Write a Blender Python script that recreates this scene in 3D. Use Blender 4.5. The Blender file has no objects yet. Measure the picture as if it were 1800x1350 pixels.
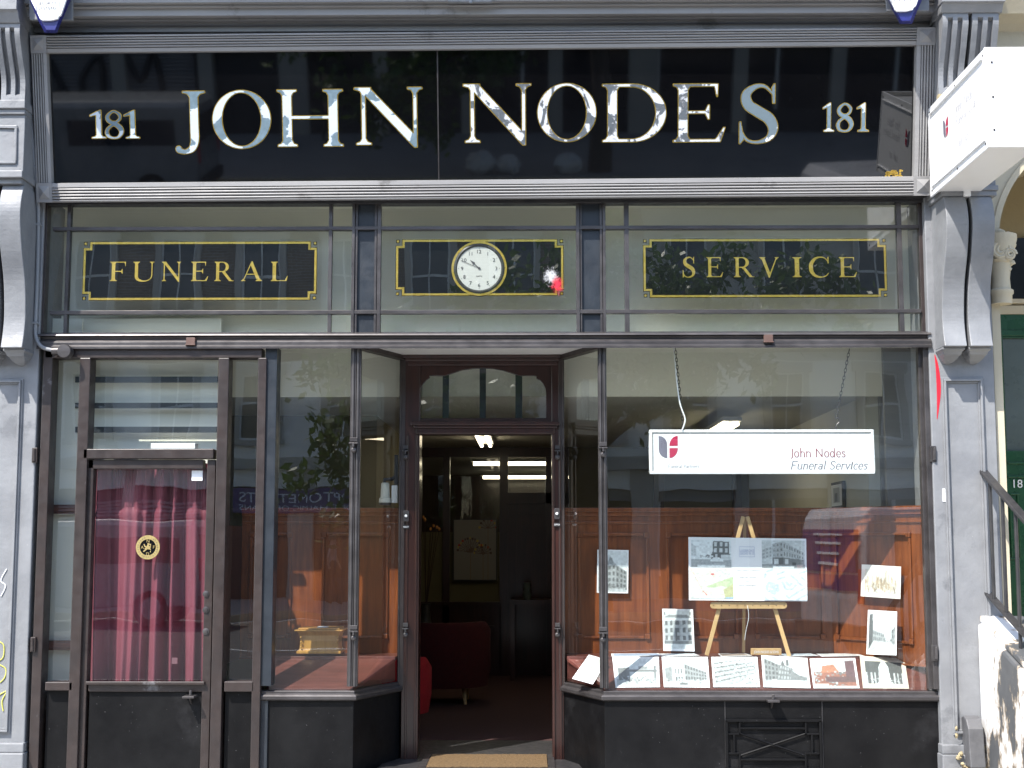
import bpy, bmesh, math, random
import numpy as np
from mathutils import Vector, Matrix, geometry
random.seed(7)
RNG = np.random.default_rng(11)
PI = math.pi
R = math.radians
scene = bpy.context.scene
COL = scene.collection

# ------------------------------------------------------------------ camera
CAM = Vector((0.0, -8.3, 1.6))
F = 2500.0
PITCH = math.atan(280 / F)
YAW = R(0.69)
ROT = (Matrix.Rotation(YAW, 3, 'Z') @ Matrix.Rotation(PI / 2 + PITCH, 3, 'X'))
cd = bpy.data.cameras.new('camera')
cam = bpy.data.objects.new('camera', cd)
COL.objects.link(cam)
cam.location = CAM
cam.rotation_euler = ROT.to_euler()
cd.sensor_width = 36
cd.lens = 36 * F / 1800
cd.clip_start = 0.05
cd.clip_end = 500
scene.camera = cam


def on_plane(px, py, p0, n):
    d = ROT @ Vector(((px - 900) / F, (675 - py) / F, -1))
    t = (Vector(p0) - CAM).dot(n) / d.dot(n)
    return CAM + d * t


def P(px, py, Y=0.0):
    return on_plane(px, py, (0, Y, 0), Vector((0, 1, 0)))


def X(px, Y=0.0, py=850):
    return P(px, py, Y).x


def Z(py, Y=0.0, px=900):
    return P(px, py, Y).z


# ------------------------------------------------------------------ mesh builder
class MB:
    def __init__(self):
        self.v = []
        self.f = []
        self.m = []

    def add(self, vs, fs, m=0):
        o = len(self.v)
        self.v += [tuple(p) for p in vs]
        for f in fs:
            self.f.append(tuple(i + o for i in f))
            self.m.append(m)
        return self

    def box(self, x0, x1, y0, y1, z0, z1, m=0):
        if x0 > x1: x0, x1 = x1, x0
        if y0 > y1: y0, y1 = y1, y0
        if z0 > z1: z0, z1 = z1, z0
        vs = [(x0, y0, z0), (x1, y0, z0), (x1, y1, z0), (x0, y1, z0), (x0, y0, z1), (x1, y0, z1), (x1, y1, z1), (x0, y1, z1)]
        return self.add(vs, [(0, 3, 2, 1), (4, 5, 6, 7), (0, 1, 5, 4), (1, 2, 6, 5), (2, 3, 7, 6), (3, 0, 4, 7)], m)

    def px(self, x0, y0, x1, y1, Yf, Yb, m=0):
        """box whose front face, at depth Yf, is the rectangle measured in the photograph"""
        pm, qm = (y0 + y1) / 2, (x0 + x1) / 2
        return self.box(X(x0, Yf, pm), X(x1, Yf, pm), Yf, Yb, Z(y0, Yf, qm), Z(y1, Yf, qm), m)

    def prism(self, poly, axis, a0, a1, m=0):
        n = len(poly)
        def mk(p, a):
            return {'x': (a, p[0], p[1]), 'y': (p[0], a, p[1]), 'z': (p[0], p[1], a)}[axis]
        vs = [mk(p, a0) for p in poly] + [mk(p, a1) for p in poly]
        fs = [tuple(range(n))[::-1], tuple(range(n, 2 * n))]
        fs += [(i, (i + 1) % n, n + (i + 1) % n, n + i) for i in range(n)]
        return self.add(vs, fs, m)

    def tube(self, pts, r, n=10, m=0, caps=True):
        pts = [Vector(p) for p in pts]
        rs = r if isinstance(r, (list, tuple)) else [r] * len(pts)
        rings = []
        up = Vector((0, 0, 1))
        t0 = (pts[1] - pts[0]).normalized()
        if abs(t0.dot(up)) > 0.95: up = Vector((1, 0, 0))
        a = t0.cross(up).normalized()
        for i, p in enumerate(pts):
            if i == 0: t = pts[1] - pts[0]
            elif i == len(pts) - 1: t = pts[-1] - pts[-2]
            else: t = (pts[i + 1] - pts[i]).normalized() + (pts[i] - pts[i - 1]).normalized()
            t.normalize()
            a = (a - t * a.dot(t)).normalized()
            b = t.cross(a)
            rings.append([p + (a * math.cos(2 * PI * k / n) + b * math.sin(2 * PI * k / n)) * rs[i] for k in range(n)])
        vs = [q for ring in rings for q in ring]
        fs = []
        for i in range(len(pts) - 1):
            for k in range(n):
                fs.append((i * n + k, i * n + (k + 1) % n, (i + 1) * n + (k + 1) % n, (i + 1) * n + k))
        if caps:
            fs.append(tuple(range(n))[::-1])
            fs.append(tuple((len(pts) - 1) * n + k for k in range(n)))
        return self.add(vs, fs, m)

    def lathe(self, prof, c, axis='z', n=24, m=0):
        """prof: (radius, height) pairs"""
        vs = []
        for r, h in prof:
            for k in range(n):
                a = 2 * PI * k / n
                p = (r * math.cos(a), r * math.sin(a), h)
                if axis == 'y': p = (p[0], h, p[1])
                if axis == 'x': p = (h, p[0], p[1])
                vs.append((p[0] + c[0], p[1] + c[1], p[2] + c[2]))
        fs = []
        for i in range(len(prof) - 1):
            for k in range(n):
                fs.append((i * n + k, i * n + (k + 1) % n, (i + 1) * n + (k + 1) % n, (i + 1) * n + k))
        fs.append(tuple(range(n))[::-1])
        fs.append(tuple((len(prof) - 1) * n + k for k in range(n)))
        return self.add(vs, fs, m)

    def blob(self, c, r, n=10, m=0, jit=0.0):
        vs, fs = [], []
        for i in range(n + 1):
            th = PI * i / n
            for k in range(2 * n):
                ph = PI * k / n
                j = 1 + jit * random.uniform(-1, 1)
                vs.append((c[0] + r[0] * j * math.sin(th) * math.cos(ph), c[1] + r[1] * j * math.sin(th) * math.sin(ph), c[2] + r[2] * j * math.cos(th)))
        w = 2 * n
        for i in range(n):
            for k in range(w):
                fs.append((i * w + k, i * w + (k + 1) % w, (i + 1) * w + (k + 1) % w, (i + 1) * w + k))
        return self.add(vs, fs, m)

    def quad(self, a, b, c, d, m=0):
        return self.add([a, b, c, d], [(0, 1, 2, 3)], m)


MW = {}


def world_of(o):
    return MW.get(o.name, Matrix.Identity(4)) if o else Matrix.Identity(4)


SPLIT = {'transom_post', 'screen_panel', 'transom_jamb', 'shelf_corner', 'seed_head', 'wooden_rail', 'security_bar', 'fanlight_bar', 'partition_infill', 'clip', 'wall_post', 'stem', 'peg_hole', 'corner_square', 'corner_bead', 'panel_joint', 'bracket_arm', 'scribble', 'interior_wall', 'window_end_board', 'broken_plaster', 'side_window', 'white_line', 'road_markings', 'shop_mullion'}


def islands(mb):
    par = list(range(len(mb.v)))
    def find(a):
        while par[a] != a: par[a] = par[par[a]]; a = par[a]
        return a
    for f in mb.f:
        for i in f[1:]: par[find(i)] = find(f[0])
    g = {}
    for k, f in enumerate(mb.f): g.setdefault(find(f[0]), []).append(k)
    out = []
    for ks in g.values():
        m = MB(); ix = {}
        for k in ks:
            for i in mb.f[k]:
                if i not in ix: ix[i] = len(m.v); m.v.append(mb.v[i])
            m.f.append(tuple(ix[i] for i in mb.f[k])); m.m.append(mb.m[k])
        out.append(m)
    return out


def part(name, mb, mat, parent=None, **kw):
    if name in SPLIT and name != 'road_markings':
        return [part1(name, m, mat, parent, **kw) for m in islands(mb)][0]
    return part1(name, mb, mat, parent, **kw)


def part1(name, mb, mat, parent=None, bevel=0.0, smooth=False, local=False, label=None, solid=0.0, recalc=True, merge=True):
    inv = world_of(parent).inverted() if not local else Matrix.Identity(4)
    me = bpy.data.meshes.new(name)
    me.from_pydata([inv @ Vector(p) for p in mb.v], [], mb.f)
    mats = mat if isinstance(mat, (list, tuple)) else [mat]
    for m_ in mats: me.materials.append(m_)
    me.polygons.foreach_set('material_index', mb.m)
    if smooth: me.polygons.foreach_set('use_smooth', [True] * len(me.polygons))
    if recalc:
        bm = bmesh.new(); bm.from_mesh(me)
        if merge: bmesh.ops.remove_doubles(bm, verts=bm.verts, dist=1e-5)
        bmesh.ops.recalc_face_normals(bm, faces=bm.faces)
        bm.to_mesh(me); bm.free()
    o = bpy.data.objects.new(name, me)
    COL.objects.link(o)
    if parent:
        o.parent = parent
    MW[o.name] = world_of(parent).copy()
    if bevel:
        b = o.modifiers.new('bevel', 'BEVEL'); b.width = bevel; b.segments = 2; b.limit_method = 'ANGLE'; b.angle_limit = R(40)
        b.harden_normals = False
    if solid:
        s = o.modifiers.new('solid', 'SOLIDIFY'); s.thickness = solid
    if smooth and bevel == 0:
        try:
            me.set_sharp_from_angle(angle=R(40))
        except Exception: pass
    if label: o['label'] = label
    return o


def thing(name, label, cat, loc=(0, 0, 0), group=None, rot=None):
    o = bpy.data.objects.new(name, None)
    o.empty_display_size = 0.1
    COL.objects.link(o)
    o.location = loc
    m = Matrix.Translation(loc)
    if rot is not None:
        o.rotation_euler = rot.to_euler(); m = m @ rot.to_4x4()
    MW[o.name] = m
    o['label'] = label; o['category'] = cat
    if group: o['group'] = group
    return o


def tag(o, label=None, cat=None, group=None, kind=None):
    if label: o['label'] = label
    if cat: o['category'] = cat
    if group: o['group'] = group
    if kind: o['kind'] = kind
    return o


# ------------------------------------------------------------------ materials
def new_mat(name):
    m = bpy.data.materials.new(name); m.use_nodes = True
    nt = m.node_tree; nt.nodes.clear()
    out = nt.nodes.new('ShaderNodeOutputMaterial')
    return m, nt, out


def N(nt, t, **kw):
    n = nt.nodes.new(t)
    for k, v in kw.items():
        if k in n.inputs: n.inputs[k].default_value = v
        else: setattr(n, k, v)
    return n


def ramp(nt, src, stops):
    r = nt.nodes.new('ShaderNodeValToRGB')
    el = r.color_ramp.elements
    while len(el) < len(stops): el.new(0.5)
    for e, (p, c) in zip(el, stops):
        e.position = p
        e.color = (c, c, c, 1) if isinstance(c, (int, float)) else (*c, 1)
    nt.links.new(src, r.inputs['Fac'])
    return r


def noise_tex(nt, scale, detail=5, rough=0.6, stretch=None, coord='Object', dist=0.0):
    tc = nt.nodes.new('ShaderNodeTexCoord')
    src = tc.outputs[coord]
    if stretch:
        mp = nt.nodes.new('ShaderNodeMapping'); mp.inputs['Scale'].default_value = stretch
        nt.links.new(src, mp.inputs['Vector']); src = mp.outputs[0]
    n = nt.nodes.new('ShaderNodeTexNoise')
    n.inputs['Scale'].default_value = scale; n.inputs['Detail'].default_value = detail
    n.inputs['Roughness'].default_value = rough; n.inputs['Distortion'].default_value = dist
    nt.links.new(src, n.inputs['Vector'])
    return n


def mix(nt, fac, a, b):
    m = nt.nodes.new('ShaderNodeMixRGB')
    for inp, v in ((m.inputs[0], fac), (m.inputs[1], a), (m.inputs[2], b)):
        if hasattr(v, 'is_output') or hasattr(v, 'links'): nt.links.new(v, inp)
        elif isinstance(v, (int, float)): inp.default_value = v if inp == m.inputs[0] else (v, v, v, 1)
        else: inp.default_value = (*v, 1)
    return m.outputs[0]


def surf(name, col, col2=None, scale=6, rough=0.6, rough2=None, metal=0.0, spec=0.5, bump=0.0, bscale=40, stretch=None,
         speck=None, dirt=None, lo=0.35, hi=0.65, coat=0.0, bstretch=None, dist=0.0):
    m, nt, out = new_mat(name)
    p = nt.nodes.new('ShaderNodeBsdfPrincipled')
    p.inputs['Metallic'].default_value = metal
    p.inputs['Specular IOR Level'].default_value = spec
    p.inputs['Coat Weight'].default_value = coat
    p.inputs['Coat Roughness'].default_value = 0.08
    nt.links.new(p.outputs[0], out.inputs[0])
    n = noise_tex(nt, scale, stretch=stretch, dist=dist)
    f = ramp(nt, n.outputs['Fac'], [(lo, 0.0), (hi, 1.0)]).outputs[0]
    c = mix(nt, f, col, col2 or tuple(x * 0.8 for x in col))
    if dirt:   # (colour, scale, threshold)
        dn = noise_tex(nt, dirt[1], detail=8, rough=0.7)
        df = ramp(nt, dn.outputs['Fac'], [(dirt[2], 0.0), (dirt[2] + 0.08, 1.0)]).outputs[0]
        c = mix(nt, df, c, dirt[0])
    if speck:  # (colour, scale, size)
        tc = nt.nodes.new('ShaderNodeTexCoord')
        v = nt.nodes.new('ShaderNodeTexVoronoi'); v.inputs['Scale'].default_value = speck[1]
        nt.links.new(tc.outputs['Object'], v.inputs['Vector'])
        sf = ramp(nt, v.outputs['Distance'], [(0.0, 1.0), (speck[2], 0.0)])
        gate = noise_tex(nt, speck[1] * 0.13, detail=3)
        gf = ramp(nt, gate.outputs['Fac'], [(0.42, 0.0), (0.58, 1.0)])
        mm = nt.nodes.new('ShaderNodeMath'); mm.operation = 'MULTIPLY'
        nt.links.new(sf.outputs[0], mm.inputs[0]); nt.links.new(gf.outputs[0], mm.inputs[1])
        c = mix(nt, mm.outputs[0], c, speck[0])
    nt.links.new(c, p.inputs['Base Color'])
    rn = noise_tex(nt, scale * 2.3, detail=6)
    r2 = rough2 if rough2 is not None else min(1, rough * 1.3)
    mr = nt.nodes.new('ShaderNodeMapRange')
    mr.inputs['From Min'].default_value = 0.3; mr.inputs['From Max'].default_value = 0.7
    mr.inputs['To Min'].default_value = rough; mr.inputs['To Max'].default_value = r2
    nt.links.new(rn.outputs['Fac'], mr.inputs['Value'])
    nt.links.new(mr.outputs[0], p.inputs['Roughness'])
    if bump:
        bn = noise_tex(nt, bscale, detail=6, stretch=bstretch or stretch)
        b = nt.nodes.new('ShaderNodeBump'); b.inputs['Strength'].default_value = 1.0
        b.inputs['Distance'].default_value = bump
        nt.links.new(bn.outputs['Fac'], b.inputs['Height'])
        nt.links.new(b.outputs[0], p.inputs['Normal'])
    return m


def wood(name, c1, c2, scale=5, rough=0.3, stretch=(1, 1, 0.08), coat=0.3, spec=0.5):
    m, nt, out = new_mat(name)
    p = nt.nodes.new('ShaderNodeBsdfPrincipled')
    p.inputs['Roughness'].default_value = rough; p.inputs['Coat Weight'].default_value = coat
    p.inputs['Coat Roughness'].default_value = 0.12; p.inputs['Specular IOR Level'].default_value = spec
    nt.links.new(p.outputs[0], out.inputs[0])
    a = noise_tex(nt, scale * 6, detail=8, rough=0.65, stretch=stretch, dist=0.6)
    b = noise_tex(nt, scale * 0.5, detail=3)
    f = ramp(nt, a.outputs['Fac'], [(0.32, 0.0), (0.68, 1.0)]).outputs[0]
    g = ramp(nt, b.outputs['Fac'], [(0.3, 0.72), (0.7, 1.15)]).outputs[0]
    c = mix(nt, f, c1, c2)
    mu = nt.nodes.new('ShaderNodeMixRGB'); mu.blend_type = 'MULTIPLY'; mu.inputs[0].default_value = 1
    nt.links.new(c, mu.inputs[1]); nt.links.new(g, mu.inputs[2])
    nt.links.new(mu.outputs[0], p.inputs['Base Color'])
    bp = nt.nodes.new('ShaderNodeBump'); bp.inputs['Distance'].default_value = 0.0008
    nt.links.new(a.outputs['Fac'], bp.inputs['Height']); nt.links.new(bp.outputs[0], p.inputs['Normal'])
    return m


def glass_mat(name, ior=2.05, tint=(0.93, 0.96, 0.94), wave=0.0012, rough=0.0, dust=0.003):
    m, nt, out = new_mat(name)
    f0 = ((ior - 1) / (ior + 1)) ** 2
    lw = nt.nodes.new('ShaderNodeLayerWeight'); lw.inputs['Blend'].default_value = 0.5
    pw = nt.nodes.new('ShaderNodeMath'); pw.operation = 'POWER'; pw.inputs[1].default_value = 5.0
    nt.links.new(lw.outputs['Facing'], pw.inputs[0])
    fr = nt.nodes.new('ShaderNodeMath'); fr.operation = 'MULTIPLY_ADD'; fr.inputs[1].default_value = 1 - f0; fr.inputs[2].default_value = f0
    nt.links.new(pw.outputs[0], fr.inputs[0])
    tr = nt.nodes.new('ShaderNodeBsdfTransparent'); tr.inputs[0].default_value = (*tint, 1)
    gl = nt.nodes.new('ShaderNodeBsdfGlossy'); gl.inputs['Roughness'].default_value = rough
    gl.inputs['Color'].default_value = (1, 1, 1, 1)
    n = noise_tex(nt, 1.6, detail=1.5)
    b = nt.nodes.new('ShaderNodeBump'); b.inputs['Distance'].default_value = wave
    nt.links.new(n.outputs['Fac'], b.inputs['Height'])
    nt.links.new(b.outputs[0], gl.inputs['Normal'])
    mx = nt.nodes.new('ShaderNodeMixShader')
    nt.links.new(fr.outputs[0], mx.inputs[0]); nt.links.new(tr.outputs[0], mx.inputs[1]); nt.links.new(gl.outputs[0], mx.inputs[2])
    # a film of dust
    df = nt.nodes.new('ShaderNodeBsdfDiffuse'); df.inputs[0].default_value = (0.6, 0.6, 0.58, 1)
    dn = noise_tex(nt, 14, detail=9, rough=0.8)
    dr = ramp(nt, dn.outputs['Fac'], [(0.4, dust * 0.4), (0.75, dust * 2.2)])
    mx2 = nt.nodes.new('ShaderNodeMixShader')
    nt.links.new(dr.outputs[0], mx2.inputs[0]); nt.links.new(mx.outputs[0], mx2.inputs[1]); nt.links.new(df.outputs[0], mx2.inputs[2])
    nt.links.new(mx2.outputs[0], out.inputs[0])
    return m


def attr_mat(name, rough=0.45, spec=0.4):
    m, nt, out = new_mat(name)
    p = nt.nodes.new('ShaderNodeBsdfPrincipled'); p.inputs['Roughness'].default_value = rough
    p.inputs['Specular IOR Level'].default_value = spec
    a = nt.nodes.new('ShaderNodeAttribute'); a.attribute_name = 'Col'
    nt.links.new(a.outputs['Color'], p.inputs['Base Color']); nt.links.new(p.outputs[0], out.inputs[0])
    return m


def emit(name, col, s):
    m, nt, out = new_mat(name)
    e = nt.nodes.new('ShaderNodeEmission'); e.inputs[0].default_value = (*col, 1); e.inputs[1].default_value = s
    nt.links.new(e.outputs[0], out.inputs[0])
    return m


def peel(name, a, b, scale, th, rough=0.4, nrough=0.55, bump=0.002, wobble=1.5, edge=0.01, chips=None, stretch=None):
    """paint a flaking off ground b with crisp edges"""
    m, nt, out = new_mat(name)
    p = nt.nodes.new('ShaderNodeBsdfPrincipled'); p.inputs['Roughness'].default_value = rough
    nt.links.new(p.outputs[0], out.inputs[0])
    n = noise_tex(nt, scale, detail=12, rough=nrough, dist=wobble, stretch=stretch)
    f = ramp(nt, n.outputs['Fac'], [(th, 0.0), (th + edge, 1.0)]).outputs[0]
    fine = noise_tex(nt, scale * 7, detail=5)
    ca = mix(nt, fine.outputs['Fac'], a, tuple(x * 0.82 for x in a))
    cb = mix(nt, fine.outputs['Fac'], tuple(x * 0.6 for x in b), tuple(x * 1.5 for x in b))
    c = mix(nt, f, ca, cb)
    if chips:
        e = ramp(nt, n.outputs['Fac'], [(th - 0.03, 0.0), (th, 1.0), (th + 0.012, 0.0)]).outputs[0]
        c = mix(nt, e, c, chips)
    nt.links.new(c, p.inputs['Base Color'])
    bp = nt.nodes.new('ShaderNodeBump'); bp.inputs['Distance'].default_value = bump; bp.invert = True
    nt.links.new(f, bp.inputs['Height']); nt.links.new(bp.outputs[0], p.inputs['Normal'])
    return m


M = {}
M['grey'] = surf('grey_gloss_paint', (0.235, 0.245, 0.26), (0.19, 0.20, 0.212), 3.5, 0.38, 0.6, bump=0.0012, bscale=35, dirt=((0.13, 0.14, 0.155), 3.0, 0.62), coat=0.15)
M['greyd'] = surf('grey_weathered_paint', (0.29, 0.285, 0.28), (0.225, 0.22, 0.22), 2.5, 0.4, 0.6, bump=0.0015, bscale=14, stretch=(0.35, 1, 2.5), dirt=((0.15, 0.145, 0.14), 3.0, 0.60))
M['pil'] = surf('pale_grey_paint', (0.236, 0.242, 0.252), (0.19, 0.195, 0.205), 5, 0.38, 0.6, bump=0.004, bscale=13, dirt=((0.15, 0.155, 0.165), 3.5, 0.60), speck=((0.42, 0.43, 0.44), 18, 0.05))
M['bronze'] = surf('bronze_brown_paint', (0.034, 0.023, 0.020), (0.022, 0.0155, 0.014), 8, 0.32, 0.5, spec=0.6, speck=((0.35, 0.33, 0.32), 60, 0.05), bump=0.0005, bscale=60, dirt=((0.15, 0.145, 0.15), 2.6, 0.63))
M['steel'] = surf('dull_bronze_metal', (0.095, 0.088, 0.088), (0.055, 0.05, 0.05), 7, 0.3, 0.5, metal=0.55, bump=0.0006, bscale=50, stretch=(0.4, 1, 1))
M['post'] = surf('blue_black_paint', (0.022, 0.028, 0.036), (0.014, 0.018, 0.024), 6, 0.3, 0.5, speck=((0.3, 0.33, 0.36), 45, 0.05), bump=0.0008, bscale=30)
M['stall'] = surf('black_stallriser_paint', (0.0045, 0.0045, 0.005), (0.009, 0.009, 0.0095), 4, 0.35, 0.55, spec=0.16, speck=((0.30, 0.30, 0.30), 34, 0.075), bump=0.0008, bscale=25, dirt=((0.016, 0.016, 0.017), 1.4, 0.60))
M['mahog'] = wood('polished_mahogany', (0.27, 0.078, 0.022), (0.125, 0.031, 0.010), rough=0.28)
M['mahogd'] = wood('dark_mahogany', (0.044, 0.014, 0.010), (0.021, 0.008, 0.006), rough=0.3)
M['mahogm'] = wood('red_brown_shelf_wood', (0.16, 0.055, 0.043), (0.095, 0.033, 0.026), rough=0.35, stretch=(0.08, 1, 1))
M['pine'] = wood('pale_beech', (0.62, 0.42, 0.20), (0.50, 0.31, 0.13), rough=0.45, coat=0.0)
M['oak'] = wood('golden_oak', (0.55, 0.30, 0.07), (0.36, 0.17, 0.03), rough=0.3)
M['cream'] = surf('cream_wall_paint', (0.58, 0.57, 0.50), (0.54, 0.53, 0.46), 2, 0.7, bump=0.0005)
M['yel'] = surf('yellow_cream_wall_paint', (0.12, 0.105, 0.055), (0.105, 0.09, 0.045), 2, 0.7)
M['bulk'] = surf('pale_green_grey_board', (0.88, 0.86, 0.75), (0.85, 0.83, 0.72), 1.2, 0.6)
M['white'] = surf('white_paint', (0.72, 0.72, 0.70), (0.66, 0.66, 0.64), 4, 0.4)
M['sign'] = surf('white_sign_acrylic', (0.86, 0.87, 0.88), (0.84, 0.85, 0.86), 2, 0.22, 0.3, coat=0.3)
M['signlit'] = surf('white_projecting_acrylic', (0.84, 0.84, 0.84), (0.82, 0.82, 0.82), 2, 0.3, 0.35)
M['signbox'] = surf('white_sign_box_in_shade', (0.55, 0.545, 0.53), (0.52, 0.515, 0.50), 2, 0.4, 0.5)  # white box; the shade on its underside is put into this grey
M['brown'] = surf('brown_bracket_paint', (0.13, 0.075, 0.06), None, 20, 0.5)
M['slate'] = surf('dark_slate_paint', (0.11, 0.11, 0.115), (0.08, 0.08, 0.085), 14, 0.5, bump=0.002, bscale=20)
M['red_shade'] = surf('shaded_red_upholstery', (0.06, 0.002, 0.003), (0.045, 0.002, 0.003), 30, 0.9)  # far chair's red, with the shade of the room put into the colour
M['paper'] = surf('white_card', (0.82, 0.83, 0.85), (0.78, 0.79, 0.81), 3, 0.6)
M['gold'] = surf('gold_leaf', (0.90, 0.62, 0.14), (0.78, 0.50, 0.09), 30, 0.25, 0.4, metal=1.0, bump=0.0012, bscale=26)
M['goldp'] = surf('dull_gold_paint', (0.40, 0.31, 0.12), (0.28, 0.21, 0.08), 60, 0.5, metal=0.2)
M['black'] = surf('black_lacquer', (0.003, 0.003, 0.0035), (0.004, 0.004, 0.005), 3, 0.15, 0.2)
M['blackg'] = surf('black_polished_glass', (0.002, 0.002, 0.0025), (0.003, 0.003, 0.0035), 3, 0.02, 0.03, spec=0.85)
M['dial'] = surf('off_white_dial', (0.50, 0.50, 0.47), (0.47, 0.47, 0.44), 4, 0.5)
M['blackm'] = surf('black_metal', (0.02, 0.02, 0.022), (0.035, 0.033, 0.033), 12, 0.35, 0.55, speck=((0.4, 0.4, 0.4), 50, 0.06))
M['navy'] = surf('deep_blue_plastic', (0.020, 0.022, 0.17), (0.016, 0.018, 0.12), 10, 0.25)
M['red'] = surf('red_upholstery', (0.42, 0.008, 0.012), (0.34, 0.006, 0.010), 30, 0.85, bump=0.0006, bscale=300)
M['carpet'] = surf('maroon_carpet', (0.060, 0.022, 0.020), (0.04, 0.015, 0.014), 60, 0.95, bump=0.002, bscale=250)
M['coir'] = surf('coir_mat', (0.15, 0.09, 0.036), (0.09, 0.055, 0.022), 120, 0.95, bump=0.004, bscale=220)
M['ink'] = surf('dark_ink', (0.05, 0.05, 0.06), None, 5, 0.6)
M['inkred'] = surf('dark_red_ink', (0.26, 0.02, 0.045), None, 5, 0.5)
M['crimson'] = surf('crimson_ink', (0.52, 0.015, 0.075), None, 5, 0.4)
M['inkgrey'] = surf('mauve_grey_ink', (0.17, 0.16, 0.21), None, 5, 0.5)
M['green'] = surf('dark_green_gloss', (0.010, 0.075, 0.028), (0.008, 0.06, 0.022), 5, 0.22, 0.35)
M['stone'] = surf('cream_stucco', (0.56, 0.50, 0.37), (0.50, 0.44, 0.32), 2.5, 0.75, bump=0.002, bscale=30, dirt=((0.33, 0.30, 0.22), 3, 0.62))
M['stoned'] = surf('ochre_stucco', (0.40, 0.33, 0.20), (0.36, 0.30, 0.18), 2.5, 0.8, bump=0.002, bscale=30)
M['peelw'] = peel('flaking_white_masonry_paint', (0.80, 0.80, 0.80), (0.085, 0.088, 0.092), 2.0, 0.515, nrough=0.66, edge=0.004, bump=0.003, wobble=0.05, chips=(0.35, 0.27, 0.18), stretch=(1, 1, 0.55))
M['letl'] = peel('silver_white_letter_fill', (0.62, 0.69, 0.75), (0.15, 0.21, 0.25), 4.0, 0.515, rough=0.3, wobble=0.5, bump=0.0008)
M['letr'] = peel('flaking_white_letter_fill', (0.66, 0.69, 0.73), (0.10, 0.115, 0.13), 8, 0.535, rough=0.4, wobble=1.0, bump=0.0015, chips=(0.05, 0.05, 0.055))
M['lets'] = peel('slate_letter_fill', (0.16, 0.21, 0.24), (0.76, 0.78, 0.80), 4.5, 0.60, rough=0.35, wobble=1.0, bump=0.0012)
M['glass'] = glass_mat('window_glass')
M['glass2'] = glass_mat('interior_glass', ior=1.5, dust=0.0)
M['photo'] = attr_mat('glossy_photo_print')
M['tubelight'] = emit('fluorescent_tube', (1.0, 0.86, 0.60), 3.0)
M['curtain'] = surf('crimson_curtain_fabric', (0.20, 0.042, 0.066), (0.165, 0.034, 0.055), 3, 0.62, bump=0.0006, bscale=160, bstretch=(1, 1, 0.3))
M['purple'] = surf('purple_sign', (0.07, 0.03, 0.20), None, 3, 0.3)


# ------------------------------------------------------------------ lettering: signed distance glyphs
def sd_poly(pts):
    pts = np.array(pts, float)
    def f(x, y):
        d = np.full(x.shape, 1e9); s = np.ones(x.shape)
        n = len(pts)
        for i in range(n):
            a = pts[i]; b = pts[i - 1]
            e = b - a; wx = x - a[0]; wy = y - a[1]
            t = np.clip((wx * e[0] + wy * e[1]) / (e @ e + 1e-12), 0, 1)
            bx = wx - e[0] * t; by = wy - e[1] * t
            d = np.minimum(d, bx * bx + by * by)
            c1 = y >= a[1]; c2 = y < b[1]; c3 = e[0] * wy > e[1] * wx
            s = np.where((c1 & c2 & c3) | (~c1 & ~c2 & ~c3), -s, s)
        return s * np.sqrt(d)
    return f


def sd_stroke(pts, rs):
    if not isinstance(rs, (list, tuple)): rs = [rs] * len(pts)
    def f(x, y):
        d = np.full(x.shape, 1e9)
        for i in range(len(pts) - 1):
            ax, ay = pts[i]; bx, by = pts[i + 1]
            ex, ey = bx - ax, by - ay
            t = np.clip(((x - ax) * ex + (y - ay) * ey) / (ex * ex + ey * ey + 1e-12), 0, 1)
            d = np.minimum(d, np.hypot(x - ax - ex * t, y - ay - ey * t) - (rs[i] + (rs[i + 1] - rs[i]) * t))
        return d
    return f


def ell(cx, cy, rx, ry, a0=0, a1=360, n=48):
    return [(cx + rx * math.cos(R(a0 + (a1 - a0) * i / n)), cy + ry * math.sin(R(a0 + (a1 - a0) * i / n))) for i in range(n + (0 if a1 - a0 == 360 else 1))]


def un(*fs): return lambda x, y: np.minimum.reduce([f(x, y) for f in fs])
def sub(a, b): return lambda x, y: np.maximum(a(x, y), -b(x, y))
def rc(x0, y0, x1, y1): return sd_poly([(x0, y0), (x1, y0), (x1, y1), (x0, y1)])
def catmull(p, k=8):
    out = []
    q = [p[0]] + list(p) + [p[-1]]
    for i in range(1, len(q) - 2):
        for j in range(k):
            t = j / k
            out.append(tuple(0.5 * (2 * q[i][c] + (q[i + 1][c] - q[i - 1][c]) * t + (2 * q[i - 1][c] - 5 * q[i][c] + 4 * q[i + 1][c] - q[i + 2][c]) * t * t + (3 * q[i][c] - q[i - 1][c] - 3 * q[i + 1][c] + q[i + 2][c]) * t ** 3) for c in range(len(p[0]))))
    out.append(tuple(p[-1]))
    return out


def serif(x0, x1, y, up, o=0.085, t=0.032):
    s = 1 if up else -1       # up: the stem rises from y
    return sd_poly([(x0 - o, y), (x1 + o, y), (x1 + o, y + s * t), (x1 + o * .35, y + s * (t + .02)), (x1, y + s * .11), (x0, y + s * .11), (x0 - o * .35, y + s * (t + .02)), (x0 - o, y + s * t)])


def stem(x0, x1, y0=0, y1=1, b=True, t=True):
    fs = [rc(x0, y0, x1, y1)]
    if b: fs.append(serif(x0, x1, y0, True))
    if t: fs.append(serif(x0, x1, y1, False))
    return un(*fs)


def vstroke(pts):   # (x, y, r)
    c = catmull(pts)
    return sd_stroke([(a[0], a[1]) for a in c], [max(a[2], .012) for a in c])


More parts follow.
